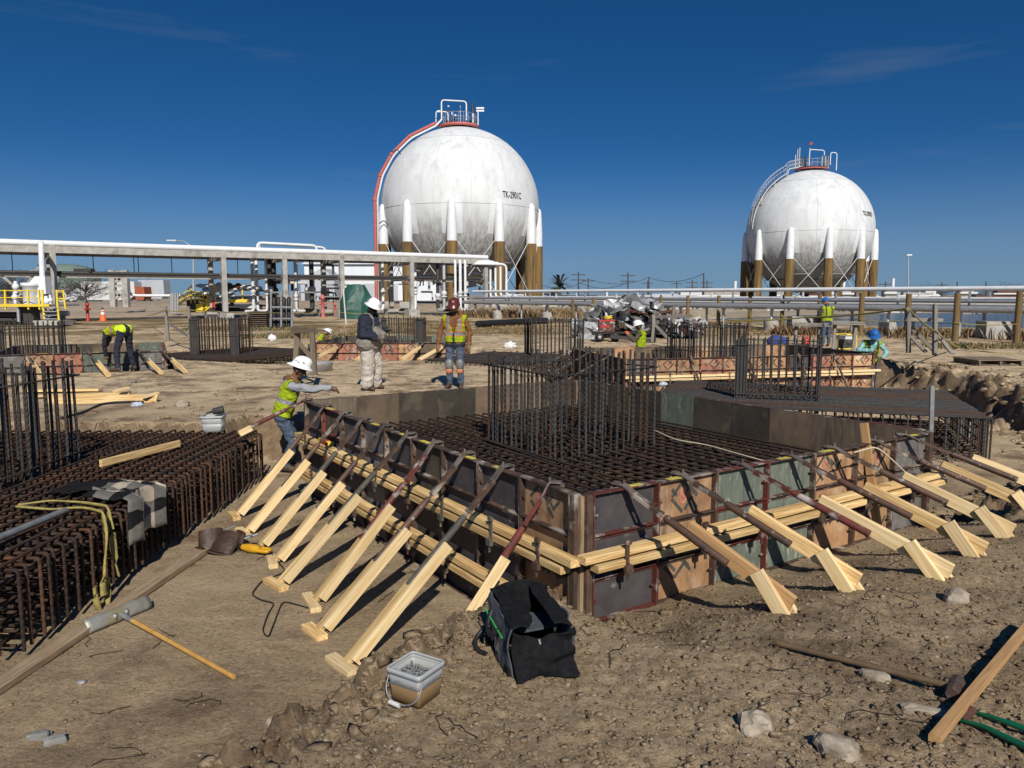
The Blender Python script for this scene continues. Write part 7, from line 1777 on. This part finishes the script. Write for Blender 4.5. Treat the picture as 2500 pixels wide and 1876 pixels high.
m = MB(); m.beam(p + Vector((-.5, 0, .34)), p + Vector((1.7, -.1, .38)), .4, .08); m.build('chassis', MT['black'], T); m = MB(); m.tube([p + Vector((.05 + .16 * math.cos(a), -.1 + .12 * math.sin(a), .90 + .01 * a)) for a in [k * .5 for k in range(28)]], .02, 6); m.build('yellow_cord', MT['yellow'], T)
m = MB(); m.beam(at(1490, 822, 30.5), at(1600, 833, 30), .14, .14); tag(m.build('steel_beam', MT['dark_steel'], None), 'long dark steel beam lying before the scrap heap', 'beam')
# corrugated drain pipe
m = MB(); a, b = PG(1165, 800) + Z * .2, PG(1335, 790) + Z * .2; n = 90; m.tube([a.lerp(b, k / n) for k in range(n + 1)], [.20 if k % 2 else .165 for k in range(n + 1)], 12); tag(m.build('corrugated_pipe', MT['black'], None, a), 'black corrugated drain pipe lying on the grass before the pipeway', 'pipe')
# pallet at right
p = P(2410, 885, GRADE + .05); T = thing('wooden_pallet', 'dark weathered wooden pallet on the ground at the right', 'pallet', p); gz = g(p.x, p.y)
for k in range(9): c = Vector((p.x, p.y - .55 + 1.1 * k / 8 * 1.0, gz + .15)); board('slat', c + Vector((-.62, 0, 0)), c + Vector((.62, 0, 0)), .10, .022, MT['wood_old'], T)
for x in (-.56, 0, .56): c = Vector((p.x + x, p.y, gz + .085)); board('runner', c + Vector((0, -.6, 0)), c + Vector((0, .6, 0)), .05, .10, MT['wood_old'], T)
for y in (-.5, 0, .5): c = Vector((p.x, p.y + y, gz + .022)); board('slat', c + Vector((-.62, 0, 0)), c + Vector((.62, 0, 0)), .10, .022, MT['wood_old'], T)
# thick guy rope and hoses
rope('thick yellow green rope running from the sawhorses over the tall batter board', [at(1780, 782, 30), at(1960, 776, 27), at(2215, 754, 20.4)], .028, MT['rope'], .05); rope('brown hose dropping from the tall batter board to the ground at right', [at(2222, 758, 20.4), at(2290, 815, 18.5), PG(2340, 850) + Z * .03, PG(2420, 862) + Z * .03, PG(2540, 862) + Z * .03], .022, MT['rope'], .04, 'hose', 'hose')
m = MB(); pts = [PG(150, 1025) + Z * .02, PG(205, 1010) + Z * .02, PG(245, 990) + Z * .02, PG(300, 984) + Z * .02, PG(350, 985) + Z * .02]; m.tube(bent(pts, .2, 5), .022, 7); tag(m.build('black_hose', MT['black'], None, pts[0]), 'black hose lying on the ground before the timber at left', 'hose')
rope('yellow line strung across the left middle ground', [PG(360, 800) + Z * .7, at(404, 757, 27.8), at(460, 757, 27), at(662, 764, 43), at(838, 764, 50), at(1000, 770, 52)], .02, MT['rope'], .05)
m = MB(); m.tube([at(845, 792, 26.0), at(838, 706, 26.0)], .028, 7); tag(m.build('white_rod', MT['white2'], None), 'tall pale rod standing beside the crouching worker', 'rod')
m = MB(); pts = [P(1600, 1052, .90), P(1650, 1075, .89), P(1720, 1085, .89), P(1790, 1105, .89), P(1880, 1130, .88)]; m.tube(bent(pts, .3, 5), .008, 6); MT['cream_cord'] = mat('cream_cord', (.55, .47, .32), None, rough=.8); tag(m.build('cream_cord', MT['cream_cord'], None, pts[0]), 'cream cord lying on the rebar of the near form', 'cord')
pts = [P(2085, 1105, 1.26), P(2140, 1090, 1.27), P(2175, 1120, 1.15), P(2215, 1158, .98)]; m = MB(); m.tube(bent(pts, .2, 5), .007, 6); tag(m.build('tan_cord', MT['cream_cord'], None, pts[0]), 'tan cord hanging over the right wall of the near form', 'cord')
# stakes by the right corner
q = P(2108, 1165, 1.0); base = FC + U * 3.32 - V * .16 + Z * .45; tp = base + Vector((-.12, .12, .95)) 
tag(board('leaning_stake', base, tp, .038, .070, MT['wood_mid'], None), 'brown stake leaning up from the right form wall', 'stake')
b = Vector((5.25, 9.1, .05)); m = MB(); b = at(2273, 1060, 9.6); m.beam(at(2272, 1085, 9.6), at(2276, 942, 9.6), .05, .03, up=Vector((0, 1, 0))); tag(m.build('steel_stake', MT['steel_grey'], None), 'upright grey steel stake before the dark mat', 'stake')
# litter
def litter(label, px, py, s, mt, seed, z=None):
    p = PG(px, py) if z is None else P(px, py, z); bm_ = bmesh.new(); bmesh.ops.create_icosphere(bm_, subdivisions=3, radius=1)
    for v in bm_.verts: d = v.co.normalized(); v.co = Vector((d.x * s[0], d.y * s[1], d.z * s[2])) * (1 + .5 * mnoise.noise(d * 2.5 + Vector((seed, 0, 0))))
    me = bpy.data.meshes.new('litter'); bm_.to_mesh(me); bm_.free(); me.materials.append(MT[mt]); me.polygons.foreach_set('use_smooth', [True] * len(me.polygons)); return mobj('plastic_litter', me, None, Matrix.Translation(p + Z * s[2] * .6))
MT['bag_white'] = mat('white_plastic_bag', (.75, .75, .72), (.6, .6, .58), 6, .4, bump=.6, bscale=8, bdist=.05); MT['clear'] = plastic('clear_bottle_plastic', (.55, .62, .70), .7, .15)
tag(litter('', 665, 852, (.16, .12, .16), 'bag_white', 3), 'white plastic bag beside the flat rebar mat', 'plastic bag'); tag(litter('', 1245, 850, (.22, .12, .14), 'bag_white', 5), 'white plastic bag left of the centre cage', 'plastic bag'); tag(litter('', 335, 993, (.10, .05, .05), 'clear', 7), 'crushed clear bottle before the timber at left', 'bottle'); tag(litter('', 1619, 942, (.09, .05, .05), 'clear', 9, .72), 'crushed clear bottle on the dark rebar mat', 'bottle'); tag(litter('', 200, 1668, (.03, .022, .012), 'galv', 11), 'grey disc of litter left of the rake handle', 'litter'); tag(litter('', 318, 935, (.14, .09, .03), 'wood_grey', 13), 'grey scrap of cloth on the ground before the bending worker', 'litter'); tag(litter('', 420, 890, (.14, .10, .10), 'kneepad', 15), 'grey and black bag on the ground right of the bending worker', 'bag')
p = P(780, 905, GRADE); p.z = g(p.x, p.y); m = MB(); m.lathe([(0, .01), (.30, .01), (.34, .20), (.345, .21), (.33, .21), (.29, .03), (0, .03)], p, 20); tag(m.build('metal_pan', MT['galv'], None, p), 'shallow metal pan under the timber trestle', 'pan')
# scraps of tie wire and twigs
m = MB(); rnd = random.Random(90)
for _ in range(130):
    y = 2.9 * (15 / 2.9) ** rnd.random(); x = rnd.uniform(-.62, .62) * y
    if not off_form(np.array([x]), np.array([y]))[0] or (-8.1 < x < -3.4 and 5.0 < y < 10.7): continue
    a = rnd.uniform(0, 6.3); pts = []
    for k in range(6): pts.append(Vector((x, y, g(x, y) + .006 + .012 * rnd.random()))); a += rnd.gauss(0, .6); st = rnd.uniform(.03, .07); x += math.cos(a) * st; y += math.sin(a) * st
    m.tube(pts, .0018 + .0005 * y / 4, 4)
tag(m.build('wire_scraps', MT['rebar'], None, (0, 6, 0)), 'scraps of rusty tie wire and twigs strewn on the soil', 'wire scraps', kind='stuff')
# dry grass and reeds
def grass(name, label, areas, n, h0, h1, cols, seed):
    rnd = random.Random(seed); m = MB()
    for _ in range(n):
        x0, x1, y0, y1 = rnd.choice(areas); x, y = rnd.uniform(x0, x1), rnd.uniform(y0, y1); z = g(x, y) if False else None
        m.v.append((x, y, 0)); h = rnd.uniform(h0, h1); a = rnd.uniform(0, 6.3); w = .010 + .0007 * y; m.v.pop()
        c = Vector((x, y, 0)); s = Vector((math.cos(a), math.sin(a), 0)) * w; l = Vector((rnd.gauss(0, .35), rnd.gauss(0, .35), 0)) * h
        m.add([c - s, c + s, c + s * .6 + l * .4 + Z * h * .6, c + l + Z * h], [(0, 1, 2), (0, 2, 3)], rnd.randrange(len(cols)))
    A = np.array(m.v); zz = ground_z(A[:, 0], A[:, 1]); m.v = [(a[0], a[1], a[2] + z) for a, z in zip(A, zz)]
    o = m.build(name, cols, None, (0, 0, 0)); return tag(o, label, 'grass', kind='stuff')
MT['dry1'] = mat('dry_grass_tan', (.27, .19, .085), (.20, .135, .06), 2, .9); MT['dry2'] = mat('dry_grass_brown', (.15, .095, .045), (.11, .07, .035), 2, .9); MT['green_gr'] = mat('dull_green_grass', (.075, .085, .03), (.055, .065, .025), 2, .9)
grass('dry_grass', 'dry tan grass along the pipeway and pond bank', [(-2, 6, 36, 48), (5, 12, 36, 46), (-10, -3, 40, 50), (12, 24, 34, 41)], 5200, .04, .15, [MT['dry1'], MT['dry2'], MT['dry1']], 3); grass('reeds', 'brown reeds at the near shore of the pond on the right', [(16, 24, 33, 37), (20, 27, 29, 33), (12.5, 15, 36.5, 37.5)], 1500, .15, .55, [MT['dry2'], MT['dry1'], MT['rust']], 5); grass('green_grass', 'patchy green grass near the posts and cylinder rack', [(-18, -11, 40, 44), (15, 20, 27, 29.5), (-12, -6, 33, 37)], 4200, .05, .16, [MT['green_gr'], MT['dry1']], 7); grass('far_grass', 'dry grass on the far shore of the pond', [(20, 120, 140, 152), (-5, 14, 62, 72)], 4500, .3, .9, [MT['dry1'], MT['dry2']], 9)
